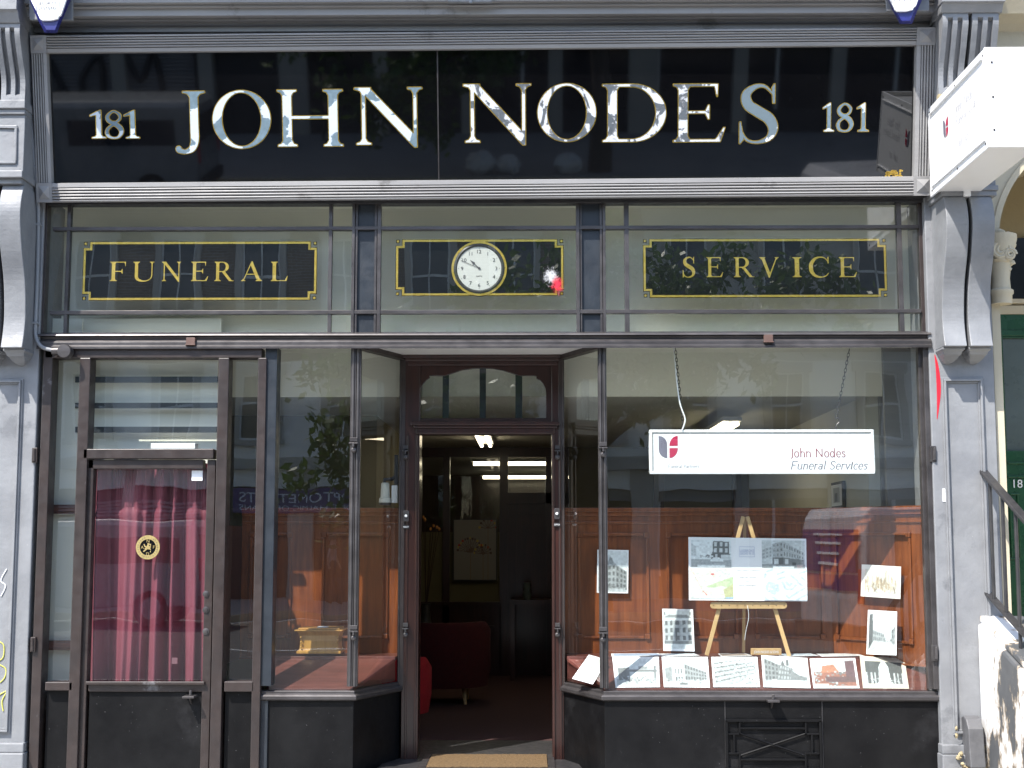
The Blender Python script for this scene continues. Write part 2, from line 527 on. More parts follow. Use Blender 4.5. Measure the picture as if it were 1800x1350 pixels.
T = 0.155
def mk_glyphs():
    G = {}
    G['O'] = (1.0, sub(sd_poly(ell(.5, .5, .5, .53)), sd_poly(ell(.5, .5, .335, .485))))
    G['H'] = (1.10, un(stem(.09, .09 + T), stem(1.01 - T, 1.01), rc(.1, .485, 1.0, .54)))
    G['N'] = (1.12, un(stem(.14, .20), stem(.93, .985, 0.25, 1, b=False), rc(.93, .02, .985, .5), sd_poly([(.03, 1), (.26, 1), (.985, .13), (.985, -.05), (.94, -.05), (.14, .93), (.03, .965)]), ))
    G['D'] = (1.08, un(stem(.09, .09 + T), sub(sd_poly([(.1, 0), (.5, 0)] + ell(.5, .5, .55, .5, -90, 90, 30) + [(.1, 1)]), sd_poly([(.2, .05), (.48, .05)] + ell(.48, .5, .40, .45, -90, 90, 30) + [(.2, .95)]))))
    arm = lambda x1, y, s, l=.15: sd_poly([(.15, y), (x1, y), (x1 + .01 * s, y + s * l), (x1 - .025, y + s * l), (x1 - .06, y + s * .045), (.15, y + s * .045)])
    G['E'] = (.86, un(stem(.09, .09 + T), arm(.74, 1, -1, .22), sd_poly([(.15, 0), (.78, 0), (.86, .25), (.83, .25), (.70, .045), (.15, .045)]), rc(.15, .49, .58, .535), sd_poly([(.60, .39), (.60, .64), (.575, .64), (.53, .535), (.53, .49), (.575, .39)])))
    G['F'] = (.76, un(stem(.09, .09 + T), arm(.72, 1, -1, .24), rc(.15, .48, .56, .525), sd_poly([(.58, .37), (.58, .63), (.555, .63), (.51, .525), (.51, .48), (.555, .37)])))
    G['L'] = (.80, un(stem(.09, .09 + T), sd_poly([(.15, 0), (.74, 0), (.80, .27), (.77, .27), (.66, .045), (.15, .045)])))
    G['I'] = (.34, stem(.09, .09 + T))
    G['S'] = (.66, un(vstroke([(.57, .84, .015), (.42, .985, .025), (.25, .97, .045), (.115, .84, .075), (.15, .66, .09), (.33, .53, .095), (.50, .41, .095), (.57, .24, .08), (.50, .07, .05), (.30, -.005, .025), (.13, .04, .022), (.03, .20, .015)]), sd_poly([(.60, 1.03), (.58, 1.03), (.54, .96), (.56, .68), (.60, .68)]), sd_poly([(.0, -.03), (.02, -.03), (.08, .05), (.03, .36), (.0, .36)])))
    G['J'] = (.52, un(rc(.30, .1, .30 + T, 1), serif(.30, .30 + T, 1, False, o=.13), vstroke([(.38, .3, .077), (.375, .08, .075), (.32, -.06, .06), (.20, -.115, .04), (.09, -.09, .05), (.075, -.06, .055)])))
    G['U'] = (1.05, un(rc(.09, .3, .09 + T, 1), serif(.09, .09 + T, 1, False), rc(.90, .3, .95, 1), serif(.90, .95, 1, False), vstroke([(.167, .35, .077), (.18, .17, .075), (.30, .05, .06), (.52, .0, .032), (.74, .04, .025), (.88, .16, .025), (.925, .35, .025)])))
    G['R'] = (.98, un(stem(.09, .09 + T), sub(sd_poly([(.1, .47), (.42, .47)] + ell(.42, .735, .32, .265, -90, 90, 24) + [(.1, 1)]), sd_poly([(.2, .515), (.40, .515)] + ell(.40, .735, .18, .22, -90, 90, 24) + [(.2, .955)])), sd_poly([(.36, .5), (.54, .5), (.90, .03), (1.0, .03), (1.0, 0), (.76, 0)])))
    G['A'] = (1.06, un(sd_poly([(.50, 1.03), (.54, 1.03), (.95, 0), (.78, 0), (.46, .82), (.13, 0), (.085, 0)]), rc(.26, .33, .78, .375), serif(.09, .14, 0, True, o=.08), serif(.79, .94, 0, True, o=.08)))
    G['V'] = (1.04, un(sd_poly([(.50, -.03), (.55, -.03), (.95, 1), (.90, 1), (.57, .22), (.27, 1), (.10, 1)]), serif(.10, .26, 1, False, o=.08), serif(.90, .95, 1, False, o=.08)))
    G['C'] = (.94, un(vstroke([(.84, .80, .016), (.72, .95, .025), (.52, 1.0, .03), (.28, .92, .06), (.12, .70, .085), (.09, .5, .09), (.12, .28, .085), (.28, .07, .06), (.52, -.0, .035), (.76, .06, .025), (.88, .20, .015)]), sd_poly([(.90, 1.03), (.88, 1.03), (.83, .95), (.85, .68), (.89, .68)])))
    G['1'] = (.44, un(rc(.19, 0, .31, .97), serif(.19, .31, 0, True, o=.12), sd_poly([(.03, .85), (.03, .81), (.2, .86), (.3, .8), (.31, 1.02), (.28, 1.02)])))
    G['8'] = (.66, un(vstroke([(.33, .52, .06), (.15, .65, .055), (.13, .82, .045), (.32, .985, .025), (.51, .86, .04), (.50, .68, .03), (.33, .55, .03)]), vstroke([(.33, .55, .07), (.50, .40, .075), (.56, .22, .06), (.47, .05, .035), (.32, .005, .022), (.15, .06, .04), (.09, .22, .05), (.15, .38, .035), (.36, .53, .03)])))
    # light slab-serif face of the hanging sign (monoline)
    w = .037
    s = lambda *p, r=w: sd_stroke(list(p), r)
    sf = lambda x, y, l=.055: sd_stroke([(x - l, y), (x + l, y)], .018)
    xh = .66
    def arc(cx, cy, rx, ry, a, b): return sd_stroke(ell(cx, cy, rx, ry, a, b, 20), w)
    G['lj'] = (.34, un(s((.24, .95), (.24, .1)), sf(.22, .96, .08), arc(.10, .1, .14, .24, 0, -80)))
    G['ln'] = (.50, un(s((.10, .02), (.10, xh - .02)), sf(.10, .018), sf(.065, xh - .02, .03), arc(.25, xh - .20, .15, .17, 160, 0), s((.40, xh - .2), (.40, .02)), sf(.40, .018)))
    G['lh'] = (.50, un(s((.10, .02), (.10, 1.03)), sf(.10, .018), sf(.065, 1.04, .03), arc(.25, xh - .20, .15, .17, 160, 0), s((.40, xh - .2), (.40, .02)), sf(.40, .018)))
    G['lo'] = (.50, arc(.25, xh / 2, .175, xh / 2, 0, 359))
    G['le'] = (.46, un(arc(.24, xh / 2, .17, xh / 2, 0, 310), s((.08, xh / 2), (.41, xh / 2), r=.022)))
    G['lc'] = (.43, arc(.25, xh / 2, .18, xh / 2, 50, 310))
    G['ld'] = (.52, un(arc(.22, xh / 2, .16, xh / 2, 0, 359), s((.40, .02), (.40, 1.03)), sf(.43, .018, .03), sf(.36, 1.04, .03)))
    G['ls'] = (.40, vstroke([(.32, .55, w), (.24, .645, w), (.12, .62, w), (.08, .50, w), (.18, .37, w), (.30, .25, w), (.30, .09, w), (.18, .01, w), (.07, .07, w)]))
    G['lu'] = (.50, un(s((.10, xh - .02), (.10, .2)), sf(.08, xh - .02, .04), arc(.25, .19, .15, .17, 180, 330), s((.40, xh - .02), (.40, .02)), sf(.38, xh - .02, .04), sf(.43, .018, .03)))
    G['lr'] = (.36, un(s((.10, .02), (.10, xh - .02)), sf(.10, .018), sf(.065, xh - .02, .03), arc(.25, xh - .20, .14, .18, 150, 60)))
    G['la'] = (.46, un(s((.36, .02), (.36, xh - .2)), arc(.23, xh - .18, .13, .16, 0, 150), arc(.21, .19, .135, .17, 20, 359), sf(.39, .018, .03)))
    G['ll'] = (.24, un(s((.12, .02), (.12, 1.03)), sf(.12, .018), sf(.085, 1.04, .03)))
    G['li'] = (.24, un(s((.12, .02), (.12, xh - .02)), sf(.12, .018), sf(.085, xh - .02, .03), s((.12, .88), (.121, .88), r=.045)))
    G['lv'] = (.46, un(s((.06, xh - .02), (.23, .02)), s((.23, .02), (.40, xh - .02)), sf(.06, xh - .02, .045), sf(.40, xh - .02, .045)))
    G['lt'] = (.32, un(s((.14, .85), (.14, .12)), s((.04, xh - .03), (.27, xh - .03), r=.02), arc(.23, .12, .09, .11, 180, 290)))
    G['LN'] = (.74, un(s((.12, .02), (.12, .97)), s((.12, .97), (.60, .03)), s((.60, .03), (.60, .97)), sf(.12, .018), sf(.08, .98, .05), sf(.60, .98)))
    G['LF'] = (.56, un(s((.12, .02), (.12, .97)), s((.12, .97), (.50, .97)), s((.12, .52), (.40, .52)), sf(.12, .018, .07), s((.50, .97), (.50, .86), r=.018)))
    G['LS'] = (.52, vstroke([(.43, .82, w), (.34, .965, w), (.16, .95, w), (.08, .77, w), (.18, .58, w), (.34, .44, w), (.43, .26, w), (.36, .06, w), (.20, .01, w), (.06, .12, w)]))
    G['LP'] = (.54, un(s((.12, .02), (.12, .97)), sf(.12, .018, .07), s((.12, .97), (.30, .97)), arc(.30, .73, .16, .24, 90, -90), s((.12, .49), (.30, .49))))
    return G


GL = mk_glyphs()
_cache = {}


def contours(f, x0, x1, y0, y1, h, lev):
    xs = np.arange(x0, x1 + h, h); ys = np.arange(y0, y1 + h, h)
    gx, gy = np.meshgrid(xs, ys)
    v = f(gx, gy) - lev
    v[np.abs(v) < 1e-6] = 1e-6
    v[0, :] = v[-1, :] = 1; v[:, 0] = v[:, -1] = 1
    ins = v < 0
    seg = {}
    def pt(a, b):
        (i, j), (k, l) = a, b
        if (i, j) > (k, l): i, j, k, l = k, l, i, j
        t = v[i, j] / (v[i, j] - v[k, l])
        return ((i, j, k, l), (xs[j] + (xs[l] - xs[j]) * t, ys[i] + (ys[k] - ys[i]) * t))
    pos = {}
    code = ins[:-1, :-1] * 1 + ins[:-1, 1:] * 2 + ins[1:, 1:] * 4 + ins[1:, :-1] * 8
    for i, j in zip(*np.where((code > 0) & (code < 15))):
        c = int(code[i, j])
        A, B, C, D = (i, j), (i, j + 1), (i + 1, j + 1), (i + 1, j)
        e = {0: (A, B), 1: (B, C), 2: (D, C), 3: (A, D)}
        tbl = {1: [(3, 0)], 2: [(0, 1)], 3: [(3, 1)], 4: [(1, 2)], 5: [(3, 0), (1, 2)], 6: [(0, 2)], 7: [(3, 2)], 8: [(2, 3)], 9: [(2, 0)], 10: [(0, 1), (2, 3)], 11: [(2, 1)], 12: [(1, 3)], 13: [(1, 0)], 14: [(0, 3)]}
        for s_, t_ in tbl[c]:
            ka, pa = pt(*e[s_]); kb, pb = pt(*e[t_])
            pos[ka] = pa; pos[kb] = pb
            seg[ka] = kb
    loops = []
    while seg:
        k0 = next(iter(seg)); k = k0; lp = []
        while k in seg:
            lp.append(pos[k]); k = seg.pop(k)
        if len(lp) < 4: continue
        out = [lp[0]]        # drop near-collinear points
        for q in range(1, len(lp)):
            a = out[-1]; b = lp[q]; c = lp[(q + 1) % len(lp)]
            ar = abs((b[0] - a[0]) * (c[1] - a[1]) - (b[1] - a[1]) * (c[0] - a[0]))
            if ar > 2.5e-5 or math.hypot(b[0] - a[0], b[1] - a[1]) > .12: out.append(b)
        if len(out) >= 3: loops.append(out)
    return loops


def glyph_mesh(key, lev=0.0, h=None):
    k = (key, lev)
    if k not in _cache:
        w, f = GL[key] if isinstance(key, str) else key
        h = h or (0.0125 if isinstance(key, str) and not key.startswith(('l', 'L')) or key == 'L' else 0.016)
        lp = contours(f, -.25, w + .25, -.35, 1.25, h, lev)
        vs = [p for l in lp for p in l]
        tris = geometry.tessellate_polygon([[Vector((a, b, 0)) for a, b in l] for l in lp])
        _cache[k] = (vs, [tuple(t) for t in tris])
    return _cache[k]


def put(mb, key, fn, lev=0.0, m=0):
    vs, fs = glyph_mesh(key, lev)
    mb.add([fn(a, b) for a, b in vs], fs, m)
    return mb


def splash_mat(name, col, density):
    m, nt, out = new_mat(name)
    p = nt.nodes.new('ShaderNodeBsdfPrincipled'); p.inputs['Base Color'].default_value = (*col, 1); p.inputs['Roughness'].default_value = .5
    t = nt.nodes.new('ShaderNodeBsdfTransparent'); mx = nt.nodes.new('ShaderNodeMixShader')
    tc = nt.nodes.new('ShaderNodeTexCoord'); mp = nt.nodes.new('ShaderNodeMapping'); mp.inputs['Location'].default_value = (-1, -1, -1); mp.inputs['Scale'].default_value = (2, 2, 2)
    nt.links.new(tc.outputs['Generated'], mp.inputs[0]); g = nt.nodes.new('ShaderNodeVectorMath'); g.operation = 'MULTIPLY'; g.inputs[1].default_value = (1, 0, 1)
    nt.links.new(mp.outputs[0], g.inputs[0]); l = nt.nodes.new('ShaderNodeVectorMath'); l.operation = 'LENGTH'; nt.links.new(g.outputs[0], l.inputs[0])
    n = noise_tex(nt, 55, detail=8, rough=.8); q = nt.nodes.new('ShaderNodeMath'); q.operation = 'MULTIPLY_ADD'; q.inputs[1].default_value = 2.2; q.inputs[2].default_value = density
    nt.links.new(n.outputs['Fac'], q.inputs[0]); r = nt.nodes.new('ShaderNodeMath'); r.operation = 'SUBTRACT'; nt.links.new(q.outputs[0], r.inputs[0]); nt.links.new(l.outputs['Value'], r.inputs[1])
    c = ramp(nt, r.outputs[0], [(0.0, 0.0), (0.75, 0.9)]); nt.links.new(c.outputs[0], mx.inputs[0])
    nt.links.new(t.outputs[0], mx.inputs[1]); nt.links.new(p.outputs[0], mx.inputs[2]); nt.links.new(mx.outputs[0], out.inputs[0])
    return m


def word(mb, keys, fn, lev=0.0, track=0.0, m=0, italic=0.0, space=.3):
    x = 0
    for k in keys:
        if k == ' ': x += space; continue
        put(mb, k, lambda a, b, x=x: fn(x + a + b * italic, b), lev, m)
        x += GL[k][0] + track
    return x


def word_width(keys, track=0.0, space=.3):
    return sum(space if k == ' ' else GL[k][0] + track for k in keys)


def bfont(s):
    """outline of a string in Blender's built-in face -> (verts2d, faces, width)"""
    k = ('B', s)
    if k not in _cache:
        c = bpy.data.curves.new('text', 'FONT'); c.body = s; c.size = 1.0; c.resolution_u = 3
        o = bpy.data.objects.new('text', c); COL.objects.link(o)
        bpy.context.view_layer.update()
        me = bpy.data.meshes.new_from_object(o.evaluated_get(bpy.context.evaluated_depsgraph_get()))
        vs = [(v.co.x, v.co.y) for v in me.vertices]; fs = [tuple(p.vertices) for p in me.polygons]
        bpy.data.objects.remove(o); bpy.data.curves.remove(c); bpy.data.meshes.remove(me)
        _cache[k] = (vs, fs, max(v[0] for v in vs), min(v[0] for v in vs))
    return _cache[k]


def sans(mb, s, fn, size, cx=0.0, cz=0.0, width=None, align='c', m=0, mirror=False, rot=0.0):
    vs, fs, x1, x0 = bfont(s)
    sx = size if width is None else width / (x1 - x0)
    mid = (x0 + x1) / 2 if align == 'c' else x0
    out = []
    for a, b in vs:
        u = (a - mid) * sx * (-1 if mirror else 1); v = (b - 0.35) * size
        out.append(fn(cx + u * math.cos(rot) - v * math.sin(rot), cz + u * math.sin(rot) + v * math.cos(rot)))
    mb.add(out, fs, m)
    return mb


def disc(mb, fn, cx, cz, r, n=40, r_in=0.0, m=0):
    a = [fn(cx + r * math.cos(2 * PI * k / n), cz + r * math.sin(2 * PI * k / n)) for k in range(n)]
    if r_in:
        b = [fn(cx + r_in * math.cos(2 * PI * k / n), cz + r_in * math.sin(2 * PI * k / n)) for k in range(n)]
        mb.add(a + b, [(k, (k + 1) % n, n + (k + 1) % n, n + k) for k in range(n)], m)
    else:
        mb.add(a, [tuple(range(n))], m)
    return mb
# ================================================================== THE SHOP FRONT
SB = thing('shop_building', 'grey and bronze Victorian shopfront building with open central doorway', 'shop', (0, 0, 0.15))
Yd = 0.54                                  # plane of the recessed doorway
ZB = 0.12                                  # bottom of everything that stands on the pavement
zs = Z(1222, 0)                            # sill height
ZF = 0.30                                  # shop floor

# ---- brown screen left of the shop window
sc_ = MB()
Yf, Yb = -0.045, 0.07
sc_.px(62, 600, 79, 1420, Yf, Yb)
sc_.px(79, 612, 460, 629, Yf, Yb)
sc_.px(127, 629, 146, 1420, Yf, Yb)
sc_.px(375, 629, 394, 1420, Yf, Yb)
sc_.px(446, 629, 461, 1420, Yf, Yb)
sc_.px(146, 789, 375, 806, Yf, Yb)
sc_.px(79, 1199, 127, 1214, Yf, Yb)
sc_.px(394, 1198, 446, 1216, Yf, Yb)
part('side_screen', sc_, M['bronze'], SB, bevel=0.004, label='brown painted screen frame round the side door')
lo = MB()
lo.px(79, 1214, 127, 1420, 0.0, 0.05)
lo.px(394, 1216, 446, 1420, 0.0, 0.05)
part('screen_panel', lo, M['stall'], SB)
for a in ((79, 629, 127, 1199), (146, 629, 375, 789), (394, 629, 446, 1198)):
    g = MB(); Yg = 0.055
    pm, qm = (a[1] + a[3]) / 2, (a[0] + a[2]) / 2
    x0, x1, z0, z1 = X(a[0] - 6, Yg, pm), X(a[2] + 6, Yg, pm), Z(a[3] + 4, Yg, qm), Z(a[1] - 6, Yg, qm)
    g.quad((x0, Yg, z0), (x1, Yg, z0), (x1, Yg, z1), (x0, Yg, z1))
    part('screen_glass', g, M['glass'], SB, recalc=False)
# boards and bars behind the screen
bh = MB()
bh.px(60, 560, 133, 1250, 0.17, 0.19); 
bh.px(133, 560, 386, 830, 0.24, 0.26)
bh.box(X(133, .1, 600), X(386, .1, 600), .08, .24, Z(604, .1), Z(598, .1))  # lid added to block sun coming down through the transom
part('stair_partition_and_sun_lid', bh, M['bulk'], SB)
bars = MB()
for y0, y1 in ((662, 672), (708, 717), (750, 760)): bars.px(132, y0, 386, y1, 0.16, 0.19)
part('security_bar', bars, M['post'], SB, label='dark horizontal bars behind the glass over the side door')
bars = MB()
for y0, y1 in ((887, 903), (1126, 1143)):
    bars.px(70, y0, 133, y1, 0.12, 0.169); bars.px(70, y0 + 4, 133, y1 - 4, 0.11, 0.121)
part('wooden_rail', bars, M['mahogm'], SB, bevel=0.003)
wb = MB(); wb.px(265, 779, 343, 789, 0.075, 0.16)
tag(part('white_box', wb, M['paper'], None, bevel=0.002), 'white oblong box lying on the bar above the curtained side door', 'box')
# hinges of the screen
for px_, py_ in ((60, 800), (57, 1133)):
    h_ = MB(); h_.px(px_ - 4, py_ - 13, px_ + 5, py_ + 13, -0.062, -0.04)
    h_.tube([P(px_, py_ - 11, -0.062), P(px_, py_ + 11, -0.062)], 0.009)
    part('hinge', h_, M['bronze'], SB, bevel=0.002)

# ---- side door
dr = MB()
Yf, Yb = -0.02, 0.05
dr.px(141, 808, 155, 1420, Yf, Yb); dr.px(357, 808, 372, 1420, Yf, Yb)
dr.px(155, 808, 357, 824, Yf, Yb); dr.px(155, 1201, 357, 1216, Yf, Yb)
dr.px(150, 1198, 359, 1204, -0.045, Yf)
door = part('side_door', dr, M['bronze'], SB, bevel=0.004, label='brown glazed side door with black lower panel')
g = MB(); Yg = 0.02
x0, x1 = X(153, Yg, 1010), X(359, Yg, 1010); z0, z1 = Z(1204, Yg, 256), Z(822, Yg, 256)
g.quad((x0, Yg, z0), (x1, Yg, z0), (x1, Yg, z1), (x0, Yg, z1))
part('door_glass', g, M['glass'], door, recalc=False)
dp = MB(); dp.px(154, 1215, 358, 1420, 0.0, 0.03)
part('kick_panel', dp, M['stall'], door)
for yy, rr in ((1044, .014), (1072, .015), (1110, .015)):
    c = P(362, yy, -0.02)
    l = MB().lathe([(rr * 1.3, .0), (rr * 1.3, -.005), (rr * .7, -.007), (rr * .7, -.012), (rr * .3, -.013)], c, 'y', 16)
    part('lock', l, M['steel'], door, smooth=True)

def bracket(px_, py_, name, mat, label, down=True, s=1.0):
    t = MB()
    c = P(px_, py_, -0.03)
    w = .026 * s
    if down:
        t.box(c.x - w, c.x + w, -0.075, -0.035, c.z - .02 * s, c.z + .02 * s)
        t.box(c.x - w * 1.15, c.x + w * 1.15, -0.085, -0.03, c.z - .026 * s, c.z - .02 * s)
    else:
        t.box(c.x - w * 1.3, c.x + w * 1.3, -0.095, 0.01, c.z - .009, c.z + .003)
        t.tube([(c.x + .004, -0.05, c.z), (c.x + .004, -0.05, c.z + .032)], .008)
        t.prism([(-0.01, c.z - .009), (-0.06, c.z - .009), (-0.01, c.z - .05)], 'x', c.x - .005, c.x + .005)
    o = part(name, t, mat, None, bevel=0.002)
    tag(o, label, 'bracket')
    return o
bracket(338, 601, 'shutter_bracket', M['brown'], 'small brown block bracket on the long bar above the side door')
bracket(1349, 596, 'shutter_bracket', M['brown'], 'small brown block bracket on the long bar above the right window')
bracket(335, 1223, 'ledge_bracket', M['steel'], 'little metal ledge bracket at the top of the side door black panel', False)
bracket(1357, 1230, 'ledge_bracket', M['steel'], 'little metal ledge bracket under the sill of the right window', False)

# ---- curtain (hangs inside the door)
cu = MB()
nx, nz = 150, 60
x0, x1 = X(150, .09, 1000), X(362, .09, 1000)
z0, z1 = Z(1212, .09, 256), Z(812, .09, 256)
folds = [(.00, .0), (.09, .05), (.12, .045), (.24, -.01), (.27, .05), (.33, .0), (.36, .045), (.44, -.01), (.46, .04), (.57, .01), (.60, .05), (.66, -.01), (.70, .035), (.76, .05), (.86, -.015), (.91, .05), (1.0, .0)]
def fold(t, k):
    tt = t + .012 * math.sin(3 * k + 9 * t)
    y = .052 * math.sin(2 * PI * (tt * 5.0 + .3 * math.sin(tt * 9))) + .014 * math.sin(2 * PI * (tt * 11.5 + .3 + .2 * math.sin(tt * 14)))
    return y
for j in range(nz + 1):
    v = j / nz
    for i in range(nx + 1):
        t = i / nx
        amp = (0.55 + 0.45 * v) + .25 * math.sin(11 * t + 1)
        k = v
        y = fold(t, k) * amp
        gather = max(0, 1 - v / .22)
        y += .006 * math.sin(2 * PI * t * 38 + 3 * math.sin(t * 20)) * gather
        dd = abs(v - .20)
        if v > .17 and v < .24: y += .007 * math.sin((v - .17) / .07 * 6 * PI)
        sag = .012 * math.sin(t * 7) * (1 - v) * gather
        cu.v.append((x0 + (x1 - x0) * t, .125 + y, z1 + (z0 - z1) * v - sag))
for j in range(nz):
    for i in range(nx):
        a = j * (nx + 1) + i
        cu.f.append((a, a + 1, a + nx + 2, a + nx + 1)); cu.m.append(0)
o = part('curtain', cu, M['curtain'], None, smooth=True, recalc=False)
tag(o, 'gathered crimson curtain hanging behind the glass of the side door', 'curtain')

# ---- round gold emblem on the door glass
ce = P(260, 962, .012)
def em(a, b, y=.012): return (ce.x + a, y, ce.z + b)
er = 0.070
RD = thing('round_emblem', 'round black and gold lion emblem on the glass before the crimson curtain', 'emblem', tuple(ce))
part('disc', disc(MB(), lambda a, b: em(a, b, .014), 0, 0, er), M['black'], RD, solid=.002)
part('gold_ring', disc(MB(), lambda a, b: em(a, b, .010), 0, 0, er, r_in=er * .67), M['goldp'], RD)
ltr = MB()
for s_, a, b in (('N', 0, .52), ('A', -.47, 0.0), ('F', .50, .02), ('D', 0, -.55)):
    sans(ltr, s_, lambda u, v: em(u, v, .0105), .026, a * er, b * er)
lion = [((-.30, .22), (-.22, .05)), ((-.22, .05), (-.05, .0)), ((.0, .28), (.05, .05)), ((.05, .05), (.1, -.1)), ((.05, .28), (.18, .2)), ((.18, .2), (.28, .26)), ((.1, .05), (.25, .0)), ((.08, -.08), (.3, -.2)), ((.3, -.2), (.22, -.36)), ((.02, -.08), (-.15, -.18)), ((-.15, -.18), (-.32, -.32)), ((-.02, .02), (-.22, -.12)), ((.25, 0), (.24, .14))]
LN_ = un(*[sd_stroke([a, b], .045) for a, b in lion], sd_stroke([(.0, .12), (.08, -.08)], .09))
GL['lion'] = (.5, lambda x, y: LN_(x - .5, y - .5))
put(ltr, 'lion', lambda a, b: em((a - .5) * er * 1.05, (b - .5) * er * 1.05, .0105))
for k in range(26):
    a = 2 * PI * k / 26
    if 1.2 < a < 1.9: continue
    for w in (.81,):
        u, v = math.cos(a) * er * w, math.sin(a) * er * w
        du, dv = math.cos(a) * er * .06, math.sin(a) * er * .06
        tx, tz = -math.sin(a) * .0012, math.cos(a) * .0012
        ltr.add([em(u - du - tx, v - dv - tz, .0085), em(u + du - tx, v + dv - tz, .0085), em(u + du + tx, v + dv + tz, .0085), em(u - du + tx, v - dv + tz, .0085)], [(0, 1, 2, 3)], 1)
part('lettering', ltr, [M['goldp'], M['ink']], RD, recalc=False)
st_ = MB(); st_.px(337, 827, 356, 845, .012, .014)
o = part('sticker', st_, M['paper'], None); tag(o, 'small square white sticker at the top corner of the side door glass', 'sticker')
st_ = MB(); st_.px(302, 1156, 312, 1167, .012, .014)
o = part('sticker', st_, surf('dull_rose_sticker', (.12, .06, .07), None, 5, .6), None); tag(o, 'tiny pale sticker low on the curtained door glass', 'sticker')  # dull tone set close to the curtain colour

# ---- blue-black post between screen and shop window
pp = MB(); pp.px(461, 610, 482, 1206, -0.03, 0.10); pp.box(X(461), X(479), -.012, .1, ZB, zs)
part('post', pp, M['post'], SB, bevel=0.003)

# ---- stallrisers and sills
A_l, B_l = (X(626), 0.0), (X(707, Yd), Yd)
A_r, B_r = (X(1060), 0.0), (X(987, Yd), Yd)
xl, xr = X(478), X(1657, 0, 1280)
def stall(name, plan, seams):
    m = MB().prism(plan, 'z', ZB, zs - .012)
    o = part(name, m, M['stall'], SB, bevel=0.003)
    if seams:
        s = MB()
        for px_ in seams: s.box(X(px_, 0, 1290) - .003, X(px_, 0, 1290) + .003, -.003, .02, ZB, zs - .02)
        part('panel_joint', s, M['blackm'], o)
    return o
stl = stall('stallriser', [(xl, 0.002), A_l, B_l, (B_l[0], .78), (xl, .78)], [])
stt = stall('stallriser', [A_r, (xr, 0.002), (xr, .78), (B_r[0], .78), B_r], [1275, 1446])
def offs(a, b, d):      # offset segment outwards
    v = Vector((b[0] - a[0], b[1] - a[1])).normalized(); n = Vector((v.y, -v.x)) * d
    return (a[0] + n.x, a[1] + n.y), (b[0] + n.x, b[1] + n.y)
def corner(path, d):    # mitred offset of an open path
    segs = [offs(path[i], path[i + 1], d) for i in range(len(path) - 1)]
    out = [segs[0][0]]
    for s0, s1 in zip(segs, segs[1:]):
        p = geometry.intersect_line_line_2d  # only crosses inside; do it by hand
        (ax, ay), (bx, by) = s0; (cx, cy), (dx, dy) = s1
        den = (bx - ax) * (dy - cy) - (by - ay) * (dx - cx)
        t = ((cx - ax) * (dy - cy) - (cy - ay) * (dx - cx)) / den
        out.append((ax + t * (bx - ax), ay + t * (by - ay)))
    out.append(segs[-1][1])
    return out
def moulding(mb, path, prof):
    """sweep a closed (out, z) profile along a plan path, mitred"""
    rings = [[(x, y, z) for (x, y) in [corner(path, d)[i]]] for i in range(len(path)) for (d, z) in prof]
    n = len(prof)
    vs = [r[0] for r in rings]
    fs = []
    for i in range(len(path) - 1):
        for k in range(n): fs.append((i * n + k, i * n + (k + 1) % n, (i + 1) * n + (k + 1) % n, (i + 1) * n + k))
    fs.append(tuple(range(n))); fs.append(tuple((len(path) - 1) * n + k for k in range(n))[::-1])
    mb.add(vs, fs)
sp = [(-.03, 0.02), (.004, .02), (.008, .016), (.008, .002), (.020, -.002), (.027, -.010), (.027, -.028), (.018, -.036), (-.03, -.036)]
def sill(path):
    m = MB(); moulding(m, path, [(d, zs + z + .005) for d, z in sp])
    return part('window_sill', m, M['steel'], SB, bevel=0.0015)
sill([(X(455), 0), A_l, B_l])
sill([B_r, A_r, (X(1656), 0)])

# ---- mullions and glass of the two display windows
def mull(px0, px1, y0, y1, Y0=-.02, Y1=.035, n=None):
    m = MB()
    a, b = X(px0, Y0, (y0 + y1) / 2), X(px1, Y0, (y0 + y1) / 2)
    z1_, z0_ = Z(y0, Y0, px0), Z(y1, Y0, px0)
    w = b - a
    m.box(a, b, Y0 + .012, Y1, z0_, z1_)
    m.tube([(a + w * .27, Y0 + .012, z0_), (a + w * .27, Y0 + .012, z1_)], w * .17, 10)
    m.tube([(b - w * .27, Y0 + .012, z0_), (b - w * .27, Y0 + .012, z1_)], w * .17, 10)
    m.box(a + w * .46, a + w * .54, Y0 + .002, Y1, z0_, z1_)
    return part('mullion', m, M['steel'], SB)
mull(613, 631, 606, 1207)
mull(1053, 1068, 606, 1210)
rf = MB(); rf.px(1623, 606, 1632, 1212, .0, .05); rf.px(1632, 606, 1644, 1212, -.035, .05)
part('window_frame', rf, M['steel'], SB, bevel=.003)
def lug(px_, py_, Y, k=1.0):
    m = MB(); c = P(px_, py_, Y)
    m.box(c.x - .022 * k, c.x + .022 * k, Y - .018, Y + .01, c.z + .018, c.z + .042)
    m.box(c.x - .026 * k, c.x + .026 * k, Y - .032, Y + .01, c.z + .004, c.z + .012)
    m.box(c.x - .006 * k, c.x + .006 * k, Y - .035, Y + .01, c.z - .014, c.z + .010)
    m.lathe([(.016, .01), (.016, -.018), (.009, -.024)], (c.x, Y, c.z - .03), 'y', 12)
    return part('shutter_catch', m, M['steel'], SB, bevel=.0015)
for a in ((622, 782, -.022), (622, 1112, -.022), (1060, 790, -.022), (1060, 1115, -.022)): lug(*a)
for a in ((713, 795, Yd - .045), (713, 1107, Yd - .045), (980, 795, Yd - .045), (980, 1107, Yd - .045)): lug(*a, .7)
